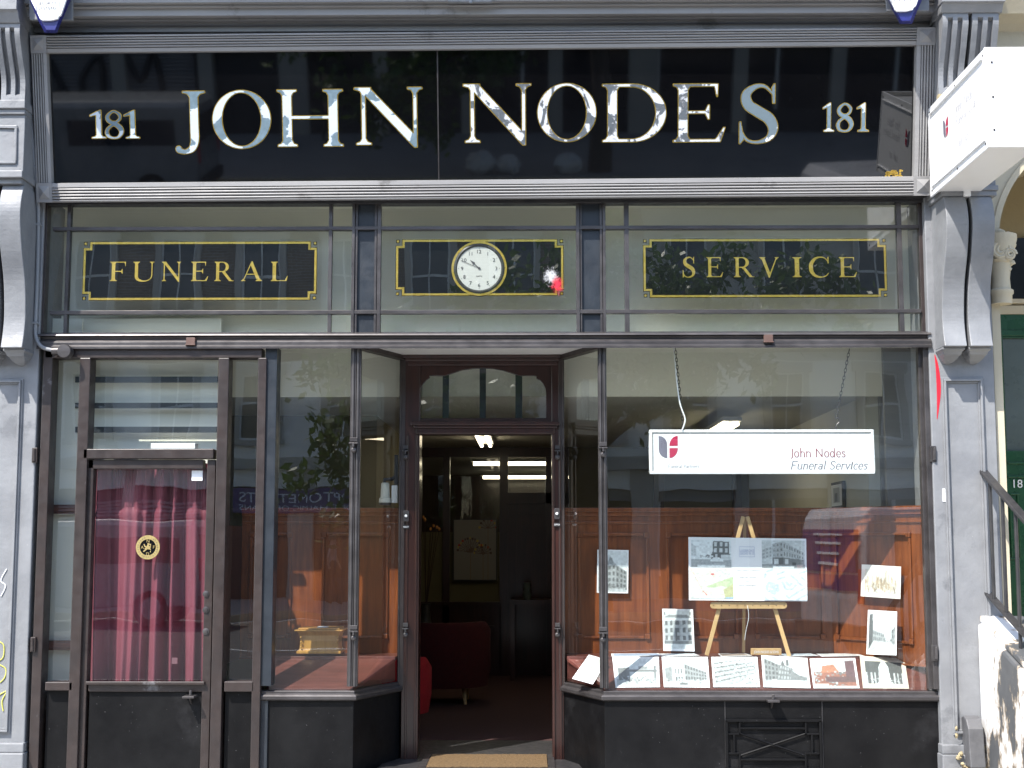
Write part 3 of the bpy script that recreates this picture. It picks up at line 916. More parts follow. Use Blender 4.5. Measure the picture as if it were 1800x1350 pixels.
for px_, py_ in ((1641, 798), (1644, 1148)):
    h_ = MB(); h_.px(px_ - 5, py_ - 14, px_ + 5, py_ + 14, -0.055, -0.03)
    h_.tube([P(px_ + 2, py_ - 11, -0.06), P(px_ + 2, py_ + 11, -0.06)], 0.009)
    part('hinge', h_, M['steel'], SB, bevel=.002)
def pane(name, a, b, z0, z1, parent=None, mat=None):
    m = MB().quad((a[0], a[1], z0), (b[0], b[1], z0), (b[0], b[1], z1), (a[0], a[1], z1))
    return part(name, m, mat or M['glass'], parent or SB, recalc=False)
zt = Z(606, 0)
pane('shop_window_glass', (X(478), .03), (X(624), .03), zs, zt)
pane('splayed_window_glass', (X(626), .03), (B_l[0] - .015, Yd), zs, zt + .02)
pane('shop_window_glass', (X(1060), .03), (X(1628), .03), zs, zt)
pane('splayed_window_glass', (B_r[0] + .015, Yd), (X(1059), .03), zs, zt + .02)
# end frames of the splayed panes and their heads
ef = MB()
for x, s in ((B_l[0], -1), (B_r[0], 1)):
    ef.box(x - .018, x + .018, Yd - .035, Yd + .03, zs, zt + .05)
    ef.tube([(x + .012 * s, Yd - .035, zs), (x + .012 * s, Yd - .035, zt)], .007, 8)
for A, B in ((A_l, B_l), (A_r, B_r)):
    n = len(ef.v)
    ef.prism([(A[0] - .03, A[1]), (A[0] + .03, A[1]), (B[0] + .03, B[1]), (B[0] - .03, B[1])], 'z', zt - .022, zt + .05)
part('splayed_frame', ef, M['bronze'], SB, bevel=.002)
# soffit over the entrance
sf_ = MB().prism([(A_l[0], .06), (A_r[0], .06), (B_r[0], Yd + .1), (B_l[0], Yd + .1)], 'z', zt + .005, zt + .04)
part('porch_soffit', sf_, M['white'], SB)

# ---- long transom bar
tb = MB()
xa, xb = X(62), X(1641)
prof = [(-.005, 588.5 - 5), (-.055, 586 - 0), (-.06, 589), (-.035, 591), (-.03, 596), (-.05, 597), (-.06, 600), (-.06, 606), (-.068, 608), (-.068, 612), (.0, 612), (.06, 612), (.06, 583)]
tb.prism([(y, Z(p, y)) for y, p in prof], 'x', xa, xb)
part('transom_bar', tb, M['steel'], SB, bevel=.0015)

# ---- transom lights
def tl_rect(m, x0, y0, x1, y1, Yf=-.012, Yb=.03): m.px(x0, y0, x1, y1, Yf, Yb)
ty0, ty1 = 352, 586
TF = MB()
for x0, x1 in ((115, 121), (577, 583), (1098, 1106), (1579, 1587)): tl_rect(TF, x0, ty0, x1, ty1)
for x0, x1 in ((618, 623), (624, 628), (658, 662), (663, 669), (1013, 1019), (1020, 1023), (1055, 1059), (1060, 1065)):
    tl_rect(TF, x0, ty0, x1, ty1, -.02 if x0 in (618, 663, 1013, 1060) else -.012)
for y0, y1 in ((397, 403), (544.5, 551)):
    m_ = X(80); TF.box(X(78), X(1628), -.0165, .03, Z(y1, -.0165), Z(y0, -.0165))
part('leaded_bars', TF, M['steel'], SB, bevel=.0015, label='thin bronze glazing bars of the three transom lights')
tp = MB(); tl_rect(tp, 622, ty0, 665, ty1, .006, .05); tl_rect(tp, 1016, ty0, 1062, ty1, .006, .05)
part('transom_post', tp, M['post'], SB)
fr = MB(); fr.px(66, 340, 80, 590, -.03, .04); fr.px(1617, 340, 1642, 590, .0, .05); fr.px(1627, 340, 1640, 590, -.03, .03)
part('transom_jamb', fr, M['bronze'], SB, bevel=.003)
hd = MB(); hd.box(X(66), X(1642), -.03, .05, Z(357, -.03), Z(343, -.03)); hd.box(X(66), X(1642), -.05, -.028, Z(350, -.05), Z(343, -.05))
part('transom_head', hd, M['blackm'], SB, bevel=.002)
Yg = .018
for x0, x1 in ((76, 622), (665, 1016), (1062, 1622)):
    g_ = MB().quad((X(x0, Yg, 470), Yg, Z(590, Yg)), (X(x1, Yg, 470), Yg, Z(590, Yg)), (X(x1, Yg, 470), Yg, Z(348, Yg)), (X(x0, Yg, 470), Yg, Z(348, Yg)))
    part('transom_glass', g_, M['glass'], SB, recalc=False)

# ---- gilded panels on the transom glass
Yp = .034
def gpanel(x0, y0, x1, y1, label):
    cx, cy = (x0 + x1) / 2, (y0 + y1) / 2
    c = P(cx, cy, Yp)
    W = (X(x1, Yp, cy) - X(x0, Yp, cy)) / 2; H = (Z(y0, Yp, cx) - Z(y1, Yp, cx)) / 2
    px_ = 2 * W / (x1 - x0)
    def notched(w, h, n): return [(-w, -h + n), (-w + n, -h + n), (-w + n, -h), (w - n, -h), (w - n, -h + n), (w, -h + n), (w, h - n), (w - n, h - n), (w - n, h), (-w + n, h), (-w + n, h - n), (-w, h - n)]
    n1 = 11 * px_
    o1 = notched(W, H, n1); i1 = notched(W - 3.8 * px_, H - 3.8 * px_, n1)
    th = thing('painted_sign_panel', label, 'sign', tuple(c), 'gilded panels on the transom glass')
    f = lambda a, b, y=Yp: (c.x + a, y, c.z + b)
    bl = MB().add([f(a, b, Yp + .004) for a, b in notched(W + 1 * px_, H + 1 * px_, n1)], [tuple(range(12))])
    part('black_ground', bl, M['black'], th, recalc=False)
    gd = MB().add([f(a, b) for a, b in o1] + [f(a, b) for a, b in i1], [(k, (k + 1) % 12, 12 + (k + 1) % 12, 12 + k) for k in range(12)])
    part('gold_border', gd, M['gold'], th, recalc=False)
    sq = MB()
    for sx in (-1, 1):
        for sz in (-1, 1):
            a, b = sx * (W - 3 * px_), sz * (H - 3 * px_); q = 3.2 * px_
            sq.add([f(a - q, b - q, Yp + .002), f(a + q, b - q, Yp + .002), f(a + q, b + q, Yp + .002), f(a - q, b + q, Yp + .002)], [(0, 1, 2, 3)], 1)
            q = 2 * px_
            sq.add([f(a - q, b - q), f(a + q, b - q), f(a + q, b + q), f(a - q, b + q)], [(0, 1, 2, 3)], 0)
    part('corner_square', sq, [M['gold'], M['black']], th, recalc=False)
    return th, c, px_
def gletters(th, items, y0, y1):
    for ch, a, b in items:
        w = GL[ch][0]
        L = X(a, Yp, (y0 + y1) / 2); Rr = X(b, Yp, (y0 + y1) / 2)
        zb, zt_ = Z(y1, Yp, (a + b) / 2), Z(y0, Yp, (a + b) / 2)
        wd = max(v[0] for v in glyph_mesh(ch)[0]) - min(v[0] for v in glyph_mesh(ch)[0]); mn = min(v[0] for v in glyph_mesh(ch)[0])
        m = MB(); put(m, ch, lambda u, v: (L + (u - mn) / wd * (Rr - L), Yp + .0005, zb + v * (zt_ - zb)))
        part('letter', m, M['gold'], th, recalc=False)
th, c, _ = gpanel(146, 425, 556, 527, 'black and gilt transom panel reading FUNERAL')
gletters(th, [('F', 193, 221), ('U', 234, 271), ('N', 284, 318), ('E', 336, 366), ('R', 377, 411), ('A', 424, 461), ('L', 476, 506)], 460, 494)
th, c, _ = gpanel(1131, 420, 1558, 522, 'black and gilt transom panel reading SERVICE')
gletters(th, [('S', 1200, 1222), ('E', 1242, 1271), ('R', 1290, 1326), ('V', 1335, 1369), ('I', 1393, 1409), ('C', 1422, 1457), ('E', 1475, 1506)], 452, 487)
th, c, kpx = gpanel(696, 421, 990, 519, 'black and gilt transom panel without words, behind the round clock')
# clock
cc = P(842, 470, .0)
CK = thing('wall_clock', 'round white clock with black rim above the shop doorway', 'clock', (cc.x, .03, cc.z))
kp = 1 / 300.0
def ck(a, b, y): return (cc.x + a, y, cc.z + b)
gr_ = disc(MB(), lambda a, b: ck(a, b, .030), 0, 0, 49.5 * kp, n=64, r_in=45.5 * kp)
part('gilt_ring', gr_, M['gold'], CK, recalc=False)
rim = MB().lathe([(45.5 * kp, .14), (45.5 * kp, .029), (44 * kp, .024), (42 * kp, .023), (40 * kp, .029), (39.6 * kp, .0325), (20 * kp, .0325)], (cc.x, 0, cc.z), 'y', 64)
part('case', rim, M['blackm'], CK, smooth=True)
face = disc(MB(), lambda a, b: ck(a, b, .0315), 0, 0, 39.5 * kp, n=64)
part('dial', face, M['dial'], CK, recalc=False)
nm = MB()
for h in range(1, 13):
    a = PI / 2 - h * PI / 6
    sans(nm, str(h), lambda u, v: ck(u, v, .0300), 9.4 * kp, math.cos(a) * 30.5 * kp, math.sin(a) * 30.5 * kp)
    disc(nm, lambda u, v: ck(u, v, .0300), math.cos(a) * 36.5 * kp, math.sin(a) * 36.5 * kp, .6 * kp, 8)
sans(nm, 'quartz', lambda u, v: ck(u, v, .0300), 4.2 * kp, 0, -13.5 * kp)
part('numerals', nm, M['ink'], CK, recalc=False)
hn = MB()
def hand(m, ang, pts, y):
    ca, sa = math.cos(ang), math.sin(ang)
    m.add([ck((r * ca - s * sa) * kp, (r * sa + s * ca) * kp, y) for r, s in pts], [tuple(range(len(pts)))])
hand(hn, math.atan2(14.5, -15.5), [(0, -.6), (11, -.6), (13, -2.6), (18, -1), (22, -.3), (22, .3), (18, 1), (13, 2.6), (11, .6), (0, .6)], .0280)
disc(hn, lambda u, v: ck(u, v, .0270), 0, 0, 2.3 * kp, 16)
part('hour_hand', hn, M['ink'], CK, recalc=False)
hn = MB(); hand(hn, math.atan2(15, -34), [(-3, -.5), (36, -.4), (36, .4), (-3, .5)], .0275)
part('minute_hand', hn, M['ink'], CK, recalc=False)
# splash of white and red paint on the middle light
M['redp'] = surf('red_spray_paint', (0.55, 0.01, 0.03), None, 5, 0.5)
for px_, py_, w_, h_, mm, y_, lab in ((969, 486, 20, 24, splash_mat('white_splash', (.8, .8, .82), -.42), .0125, 'white paint splash on the middle transom glass'), (979, 501, 15, 22, splash_mat('red_splash', (.75, .02, .05), -.32), .0105, 'red paint splash on the middle transom glass')):
    q = P(px_, py_, y_); u_, v_ = w_ * kp, h_ * kp
    part('paint_splash', MB().quad((q.x - u_, y_, q.z - v_), (q.x + u_, y_, q.z - v_), (q.x + u_, y_, q.z + v_), (q.x - u_, y_, q.z + v_)), mm, SB, recalc=False, label=lab)

# ---- entrance door frame in the recess
Y0 = Yd - .04
df_ = MB()
xi0, xi1, xo0, xo1 = X(737, Y0), X(970, Y0), X(708, Y0), X(990, Y0)
df_.box(xo0, xi0, Y0 + .01, Yd + .16, ZF - .15, zt)
df_.box(xi1, xo1, Y0 + .01, Yd + .16, ZF - .15, zt)
for x in (X(716, Y0), X(732, Y0), X(973, Y0), X(985, Y0)): df_.box(x - .006, x + .006, Y0, Y0 + .02, ZF - .15, Z(765, Y0))
df_.box(xi0, xi1, Y0 + .015, Yd + .1, Z(763, Y0), Z(748, Y0))
df_.px(722, 741, 984, 747, Y0 - .035, Y0 + .02); df_.px(727, 747, 979, 752, Y0 - .02, Y0 + .02); df_.px(731, 752, 975, 762, Y0 - .005, Y0 + .02)
df_.px(706, 622, 986, 628, Y0 - .03, Y0 + .02); df_.px(712, 628, 983, 634, Y0 - .015, Y0 + .02); df_.px(717, 634, 980, 642, Y0, Y0 + .02)
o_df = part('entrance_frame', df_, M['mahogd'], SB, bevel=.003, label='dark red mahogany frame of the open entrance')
# fanlight board with a shaped opening
pts = [(737, 700), (737, 690), (739, 682), (743, 674), (749, 667), (755, 663), (754, 660), (764, 659.5), (781, 660), (797, 655), (812, 650), (830, 647.5), (848, 646.5), (866, 647.5), (884, 651), (900, 656), (915, 660), (938, 660), (943, 661), (943, 665), (950, 668), (955, 674), (959, 682), (960, 692), (960, 735), (737, 735)]
Yq = Yd - .01
inner = [(X(a, Yq, 690), Z(b, Yq)) for a, b in pts]
ox0, ox1, oz0, oz1 = xi0 - .002, xi1 + .002, Z(741, Yq), Z(640, Yq)
outer = [(ox0, oz0), (ox1, oz0), (ox1, oz1), (ox0, oz1)]
tri = geometry.tessellate_polygon([[Vector((a, b, 0)) for a, b in outer], [Vector((a, b, 0)) for a, b in inner]])
al = outer + inner; fb_ = MB()
fb_.add([(a, Yq, b) for a, b in al], [tuple(t) for t in tri])
n_ = len(inner)
fb_.add([(a, Yq, b) for a, b in inner] + [(a, Yq + .04, b) for a, b in inner], [(k, (k + 1) % n_, n_ + (k + 1) % n_, n_ + k) for k in range(n_)])
part('fanlight_frame', fb_, M['mahogd'], o_df, recalc=False)
pane('fanlight_glass', (ox0, Yd + .02), (ox1, Yd + .02), oz0, oz1, o_df)
fbar = MB()
for a, b in ((778, 789), (843, 854), (906, 918)): fbar.px(a, 640, b, 741, Yd + .06, Yd + .09)
part('fanlight_bar', fbar, M['post'], o_df)
# door bells and their name plates
for (cx_, cy_, lab, w) in ((714, 907, 'left', 'NIGHT'), (979, 903, 'right', 'OFFICE')):
    c = P(cx_, cy_, Y0); D = thing('door_bell', f'metal bell push on the {lab} post of the entrance', 'door bell', (c.x, Y0, c.z), 'bell pushes beside the entrance')
    b = MB(); pl_ = [(c.x + u * .018, c.z + v * .034) for u, v in ((-1, -.8), (-.7, -1), (.7, -1), (1, -.8), (1, .8), (.7, 1), (-.7, 1), (-1, .8))]
    b.prism(pl_, 'y', Y0 - .012, Y0 - .001); part('plate', b, M['steel'], D, bevel=.001)
    part('button', MB().lathe([(.009, -.010), (.009, -.018), (.005, -.022)], (c.x, Y0, c.z), 'y', 14), M['sign'], D, smooth=True)
    b = MB(); b.box(c.x - .020, c.x + .020, Y0 - .006, Y0 - .001, c.z - .078, c.z - .056); part('name_plate', b, M['blackm'], D)
    b = MB(); sans(b, w, lambda u, v: (c.x + u, Y0 - .008, c.z - .067 + v), .012, width=.034); part('lettering', b, M['paper'], D, recalc=False)

# ---- threshold, mat well
th_ = MB()
th_.prism([(B_l[0], Yd + .8), (A_l[0] + .1, -.08), (A_r[0] - .1, -.08), (B_r[0], Yd + .8)], 'z', .13, ZF)
part('door_step', th_, M['blackm'], SB)
mat_x0, mat_x1 = X(752, .3, 1330), X(963, .3, 1330)
mf = MB()
for a in ((mat_x0 - .04, mat_x0, .10, .62), (mat_x1, mat_x1 + .04, .10, .62), (mat_x0 - .04, mat_x1 + .04, .06, .10), (mat_x0 - .04, mat_x1 + .04, .62, .65)): mf.box(*a, ZF, ZF + .014)
part('mat_frame', mf, M['steel'], SB)
dm = MB()
nx_, ny_ = 60, 40
for j in range(ny_ + 1):
    for i in range(nx_ + 1):
        dm.v.append((mat_x0 + .004 + (mat_x1 - mat_x0 - .008) * i / nx_, .11 + .506 * j / ny_, ZF + .014 + random.uniform(0, .003)))
for j in range(ny_):
    for i in range(nx_):
        a = j * (nx_ + 1) + i; dm.f.append((a, a + 1, a + nx_ + 2, a + nx_ + 1)); dm.m.append(0)
dm.box(mat_x0 + .003, mat_x1 - .003, .109, .617, ZF + .001, ZF + .0135)
o = part('door_mat', dm, M['coir'], None); tag(o, 'brown coir door mat in the metal frame of the doorway', 'door mat')

# ---- vent grille in the right stallriser
Yv = -.006
vg = thing('vent_grille', 'black iron ventilation grille with crossed bars under the right window', 'vent', tuple(P(1360, 1308, 0)))
v_ = MB()
def vb(x0, y0, x1, y1, Yf=-.022): v_.px(x0, y0, x1, y1, Yf, -.001)
for a in ((1276, 1265, 1445, 1269), (1276, 1267, 1280, 1356), (1441, 1267, 1445, 1356), (1276, 1350, 1445, 1355)): vb(*a)
for a in ((1299, 1269, 1302, 1292), (1415, 1269, 1418, 1292), (1280, 1289, 1302, 1292), (1415, 1289, 1441, 1292), (1299, 1325, 1302, 1350), (1415, 1325, 1418, 1350), (1280, 1323, 1302, 1326), (1415, 1323, 1441, 1326), (1289, 1292, 1292, 1323), (1426, 1292, 1429, 1323), (1302, 1279, 1415, 1282), (1302, 1334, 1415, 1337)): vb(*a, -.018)
for (a, b), (c_, d_) in (((1302, 1290), (1415, 1328)), ((1302, 1328), (1415, 1290))):
    p0, p1 = P(a, b, -.015), P(c_, d_, -.015); v_.tube([p0, p1], .006, 4)
part('bars', v_, M['stall'], vg, bevel=.001)

# ================================================================== FASCIA (leans forward)
o0 = P(855, 350, -.085)
TILT = R(12.0)
FR = (Matrix.Rotation(R(.28), 3, 'Y').inverted() @ Matrix.Rotation(TILT, 3, 'X'))
FN = FR @ Vector((0, -1, 0))
FW = Matrix.Translation(o0) @ FR.to_4x4()
FWi = FW.inverted()
def FL(px_, py_, off=0.0):
    w = on_plane(px_, py_, o0 + FN * off, FN); q = FWi @ w
    return q.x, q.z
NB = thing('name_board', 'black glass shop name board reading JOHN NODES over the whole front', 'sign', tuple(o0), rot=FR)
FF = bpy.data.objects.new('fascia_frame', None); COL.objects.link(FF); bpy.data.objects.remove(FF)
def frow(y): return (FL(300, y)[1] + FL(900, y)[1] + FL(1400, y)[1]) / 3
zo0, zi0, zi1, zo1 = frow(350), frow(316), frow(88), frow(57)
xoL = (FL(52, 70)[0] + FL(75, 350)[0]) / 2; xiL = (FL(81, 97)[0] + FL(101, 328)[0]) / 2
xoR = (FL(1642, 55)[0] + FL(1633, 350)[0]) / 2; xiR = (FL(1610, 88)[0] + FL(1600, 312)[0]) / 2
def ridged(w, base=-.03, n=4):
    """reeded cross-section: (across, out)"""
    pr = [(0, .05), (0, base - .012), (w * .06, base - .018), (w * .10, base - .018)]
    a0 = .12 * w; step = (w * .62) / n
    for i in range(n):
        a = a0 + i * step
        pr += [(a, base), (a + step * .25, base - .012), (a + step * .5, base - .015), (a + step * .75, base - .012), (a + step, base)]
    pr += [(w * .76, base - .014), (w * .97, base - .010), (w, base + .012), (w, .05)]
    return pr
f_ = MB()
ht, hb = zo1 - zi1, zi0 - zo0
wl, wr = xiL - xoL, xoR - xiR
f_.prism([(y, zo1 - a) for a, y in ridged(ht)], 'x', xiL - .0, xiR)
f_.prism([(y, zo0 + a) for a, y in ridged(hb)], 'x', xiL, xiR)
f_.prism([(xoL + a, y) for a, y in ridged(wl)], 'z', zi0, zi1)
f_.prism([(xoR - a, y) for a, y in ridged(wr)], 'z', zi0, zi1)
def tolocal(mb): mb.v = [tuple(FW @ Vector(p)) for p in mb.v]; return mb
frame = part('fascia_frame', tolocal(f_), M['greyd'], SB, label='reeded grey frame round the leaning name board')
for (xa_, xb_) in ((xoL, xiL), (xiR, xoR)):
    for (za_, zb_) in ((zo0, zi0), (zi1, zo1)):
        cbk = MB(); e = .003
        cbk.box(xa_, xb_, -.047, .05, za_, zb_)
        cx_, cz_ = (xa_ + xb_) / 2, (za_ + zb_) / 2; hw, hh = (xb_ - xa_) * .34, (zb_ - za_) * .34
        cbk.add([(cx_ - hw, -.048, cz_ - hh), (cx_ + hw, -.048, cz_ - hh), (cx_ + hw, -.048, cz_ + hh), (cx_ - hw, -.048, cz_ + hh), (cx_, -.066, cz_)], [(0, 1, 4), (1, 2, 4), (2, 3, 4), (3, 0, 4)])
        part('corner_block', tolocal(cbk), M['greyd'], frame, merge=False)
# black glass, in two sheets
xj = FL(770, 200)[0]
for a, b in ((xiL - .02, xj - .004), (xj + .004, xiR + .02)):
    part('glass_sheet', MB().box(a, b, 0, .012, zi0 - .02, zi1 + .02), M['blackg'], NB, local=True, bevel=.001)
part('joint_strip', MB().box(xj - .0035, xj + .0035, -.003, .012, zi0, zi1), M['steel'], NB, local=True)
def fascia_letter(ch, x0_, x1_, y0_, y1_, mat, gold_lev=.010):
    a0, b0 = FL(x0_, y1_); a1, b1 = FL(x1_, y0_)
    vs = glyph_mesh(ch)[0]; mn = min(v[0] for v in vs); mx = max(v[0] for v in vs)
    def fn(off): return lambda u, v: (a0 + (u - mn) / (mx - mn) * (a1 - a0), off, b0 + v * (b1 - b0))
    sh = 'numeral' if ch in '18' else 'letter'
    g_ = MB(); put(g_, ch, fn(-.0022), gold_lev if ch not in '18' else .026)
    L = part(sh, g_, M['gold'], NB, local=True, recalc=False)
    w_ = MB(); put(w_, ch, fn(-.0042), -.006 if ch not in '18' else 0.0)
    part('letter_fill', w_, mat, L, local=True, recalc=False)
Ll, Lr, Ls = M['letl'], M['letr'], M['lets']
for ch, a, b, y0_, y1_, m_ in (('J', 309, 360, 160, 256, Ll), ('O', 375, 475, 161, 259, Ll), ('H', 489, 602, 157, 258, Ll), ('N', 624, 742, 153, 255, Ll),
                          ('N', 815, 933, 147, 251, Lr), ('O', 945, 1048, 149, 247, Lr), ('D', 1059, 1171, 147, 250, Lr), ('E', 1183, 1275, 147, 250, Lr), ('S', 1299, 1368, 150, 250, Ls)):
    fascia_letter(ch, a, b, y0_, y1_, m_)
for ch, a, b in (('1', 160, 185), ('8', 186, 216), ('1', 220, 244)): fascia_letter(ch, a, b, 195, 243, Ll)
for ch, a, b in (('1', 1446, 1466), ('8', 1470, 1500), ('1', 1506, 1527)): fascia_letter(ch, a, b, 182, 231, Ll)
mk = MB(); 
for k in range(46):
    u, v = FL(random.uniform(1557, 1586), random.uniform(299, 311)); mk.box(u - .006, u + .006, -.003, -.001, v - .004, v + .004)
part('maker_mark', mk, M['gold'], NB, local=True)

# ================================================================== CORNICE above
xL_, xR_ = X(40, -.3, 30), X(1652, -.3, 30)
co = MB()
lay = [(70, -.16), (57, -.20), (44, -.235), (40, -.27), (36, -.262), (33, -.30), (29, -.295), (26, -.335), (12, -.345), (9, -.375), (5, -.37), (2, -.40), (-34, -.40)]
pr = []
for i, (py_, Y) in enumerate(lay):
    z = Z(py_, Y)
    if i: pr.append((Y, pr[-1][1]))
    pr.append((Y, z))
ztop = pr[-1][1]
pr += [(-.44, ztop), (-.50, ztop + .05), (-.60, ztop + .09), (-.60, ztop + .17), (.1, ztop + .17)]
pr[0] = (-.16, pr[0][1]); pr.append((.1, pr[0][1]))
co.prism(pr, 'x', xL_, xR_)
part('cornice', co, M['greyd'], SB, bevel=.002)
bp_ = MB(); bp_.px(787, -8, 865, 3, -.43, -.40); bp_.px(824, -14, 830, 5, -.445, -.43)
part('cable_box', bp_, M['grey'], SB, bevel=.004)
# wall backing of the fascia and the storeys above
wl_ = MB(); wl_.box(X(40, .1), X(1650, .1), .08, .30, Z(345, .1), ztop + .17)
part('fascia_backing', wl_, M['greyd'], SB)
up_ = MB(); up_.box(-2.95, 2.75, .05, .5, ztop + .17, 10.5)
M['brick'] = None
M['brick'] = None


def brick_mat(name, c1, c2, mortar):
    m, nt, out = new_mat(name)
    p = nt.nodes.new('ShaderNodeBsdfPrincipled'); p.inputs['Roughness'].default_value = .85
    tc = nt.nodes.new('ShaderNodeTexCoord'); mp = nt.nodes.new('ShaderNodeMapping')
    mp.inputs['Rotation'].default_value = (PI / 2, 0, 0)
    nt.links.new(tc.outputs['Object'], mp.inputs[0])
    b = nt.nodes.new('ShaderNodeTexBrick'); b.inputs['Scale'].default_value = 1.0
    b.inputs['Brick Width'].default_value = .225; b.inputs['Row Height'].default_value = .075; b.inputs['Mortar Size'].default_value = .008
    b.inputs['Color1'].default_value = (*c1, 1); b.inputs['Color2'].default_value = (*c2, 1); b.inputs['Mortar'].default_value = (*mortar, 1)
    nt.links.new(mp.outputs[0], b.inputs['Vector']); nt.links.new(b.outputs[0], p.inputs['Base Color']); nt.links.new(p.outputs[0], out.inputs[0])
    return m


M['brick'] = brick_mat('london_stock_brick', (.20, .145, .10), (.15, .11, .08), (.26, .24, .21))
part('upper_wall', up_, M['brick'], SB)

# ================================================================== PILASTERS AND CONSOLES
def console(x0, x1, z0, z1, prof, grooves, pendant, name='console_bracket', parent=None):
    """prof: (fraction from the top, how far out); extruded in slices so that flutes can be sunk"""
    c = catmull([(t, p) for t, p in prof], 6)
    Y = [(-(p), z1 + (z0 - z1) * t) for t, p in c]
    def sl(mb, a, b, d=0.0, za=None, zb=None):
        pts = [(y + (d if (za is None or (zb < z < za)) else 0), z) for y, z in Y]
        mb.prism([(0.0, z1)] + pts + [(0.0, z0)], 'x', a, b)
    mb = MB(); w = x1 - x0
    if grooves:
        fr_ = [0, .20, .40, .58, .78, 1.0]
        for i in range(5):
            a, b = x0 + w * fr_[i], x0 + w * fr_[i + 1]
            if i % 2: sl(mb, a, b, .035, z1 - .03, z0 + .035)
            else: sl(mb, a, b)
    else:
        sl(mb, x0, x1)
    o = part(name, mb, M['pil'], parent, bevel=.004 if not grooves else 0, merge=False)
    if pendant:
        cx = (x0 + x1) / 2; pr_ = prof[-1][1] * .82
        pm_ = MB()
        lv = [(1.0, 0, 1.0), (1.04, -.012, 1.0), (.86, -.024, .92), (.80, -.040, .85), (.70, -.046, .76), (.62, -.060, .62), (.40, -.076, .45), (.12, -.084, .25)]
        vs = []
        for s, dz, q in lv:
            vs += [(cx - w / 2 * s, 0, z0 + dz), (cx + w / 2 * s, 0, z0 + dz), (cx + w / 2 * s, -pr_ * q, z0 + dz), (cx - w / 2 * s, -pr_ * q, z0 + dz)]
        fs = []
        for i in range(len(lv) - 1):
            for k in range(4): fs.append((i * 4 + k, i * 4 + (k + 1) % 4, i * 4 + 4 + (k + 1) % 4, i * 4 + 4 + k))
        fs += [(0, 1, 2, 3), tuple((len(lv) - 1) * 4 + k for k in range(4))]
        pm_.add(vs, fs); part('pendant', pm_, M['pil'], o, bevel=.003)
    return o


def pilaster(px_in, px_out, side):
    """side +1: right of the shop. px_in/px_out: its edges nearest to and farthest from the door"""
    Yp_ = -.05
    a, b = sorted((X(px_in, Yp_, 900), X(px_out, Yp_, 900)))
    o = part('pilaster', MB().box(a, b, Yp_, .35, ZB, 5.2), M['pil'], SB, bevel=.006, label='pale grey pilaster at the %s end of the shopfront' % ('right' if side > 0 else 'left'))
    # raised panel moulding
    if side > 0: xa_, xb_ = X(1664, Yp_, 950), X(1738, Yp_, 950)
    else: xa_, xb_ = X(-44, Yp_, 950), X(31, Yp_, 950)
    z1_, z0_ = Z(664, Yp_, 1700), Z(1292, Yp_, 1700)
    ring = MB()
    for d, w, h in ((0, .010, .012), (.010, .012, .024), (.022, .010, .010)):
        e = .0008 * (h * 1000 % 3)
        x0_, x1_, za_, zb_ = xa_ + d, xb_ - d, z0_ + d, z1_ - d
        ring.box(x0_, x1_, Yp_ - h, Yp_ + .01, zb_ - w, zb_); ring.box(x0_, x1_, Yp_ - h, Yp_ + .01, za_, za_ + w)
        ring.box(x0_, x0_ + w, Yp_ - h, Yp_ + .01, za_ + w, zb_ - w); ring.box(x1_ - w, x1_, Yp_ - h, Yp_ + .01, za_ + w, zb_ - w)
    part('panel_moulding', ring, M['pil'], o, bevel=.002, merge=False)
    base = MB(); base.box(a - .012, b + .012, Yp_ - .05, .3, ZB, Z(1325, Yp_, 1700)); base.box(a - .006, b + .006, Yp_ - .03, .3, Z(1325, Yp_, 1700), Z(1308, Yp_, 1700))
    part('plinth', base, M['pil'], o, bevel=.006)
    return o, a, b


pR, a_, b_ = pilaster(1642, 1757, 1)
lowp = [(0, .30), (.08, .335), (.2, .35), (.38, .31), (.58, .235), (.78, .205), (.9, .215), (1, .24)]
uppp = [(0, .46), (.15, .46), (.4, .41), (.7, .345), (1, .34)]
def XX(px_, Y, py): return X(px_, Y, py)
zl1, zl0 = Z(345, -.3, 1700), Z(608, -.24, 1700)
zu1, zu0 = Z(24, -.45, 1700), Z(166, -.33, 1700)
for p0, p1 in ((1661, 1700), (1707, 1746)):
    console(X(p0, -.24, 600), X(p1, -.24, 600), zl0, zl1, lowp, False, True, parent=SB)
for p0, p1 in ((1650, 1695), (1702, 1748)):
    console(X(p0, -.34, 160), X(p1, -.34, 160), zu0, zu1, uppp, True, False, 'fluted_console', SB)
ab = MB(); x0_, x1_ = X(1648, -.34, 160), X(1752, -.34, 160)
ab.box(x0_ - .01, x1_ + .01, -.52, .1, zu1 + .045, zu1 + .4)
ab.prism([(.1, zu1), (-.47, zu1), (-.50, zu1 + .04), (-.515, zu1 + .045), (.1, zu1 + .045)], 'x', x0_ - .005, x1_ + .005)
part('abacus', ab, M['pil'], SB, bevel=.003)
bl_ = MB(); x0_, x1_ = X(1650, -.3, 260), X(1748, -.3, 260)
zz1, zz0 = zu0, zl1
bl_.box(x0_, x1_, -.30, .1, zz0 + .06, zz1 - .10)
bl_.box(x0_ - .008, x1_ + .008, -.33, .1, zz1 - .10, zz1 - .07); bl_.box(x0_ - .002, x1_ + .002, -.31, .1, zz1 - .07, zz1)
bl_.box(x0_ - .008, x1_ + .008, -.32, .1, zz0 + .03, zz0 + .06); bl_.box(x0_, x1_, -.31, .1, zz0, zz0 + .03)
part('console_block', bl_, M['pil'], SB, bevel=.004)
bs = MB(); bs.px(1650, 165, 1679, 192, -.345, -.31); bs.blob(tuple(P(1664, 178, -.35)), (.035, .03, .03), 6, jit=.2)
part('bare_stone', bs, M['stoned'], SB, label='patch of bare stone where grey paint has fallen off')

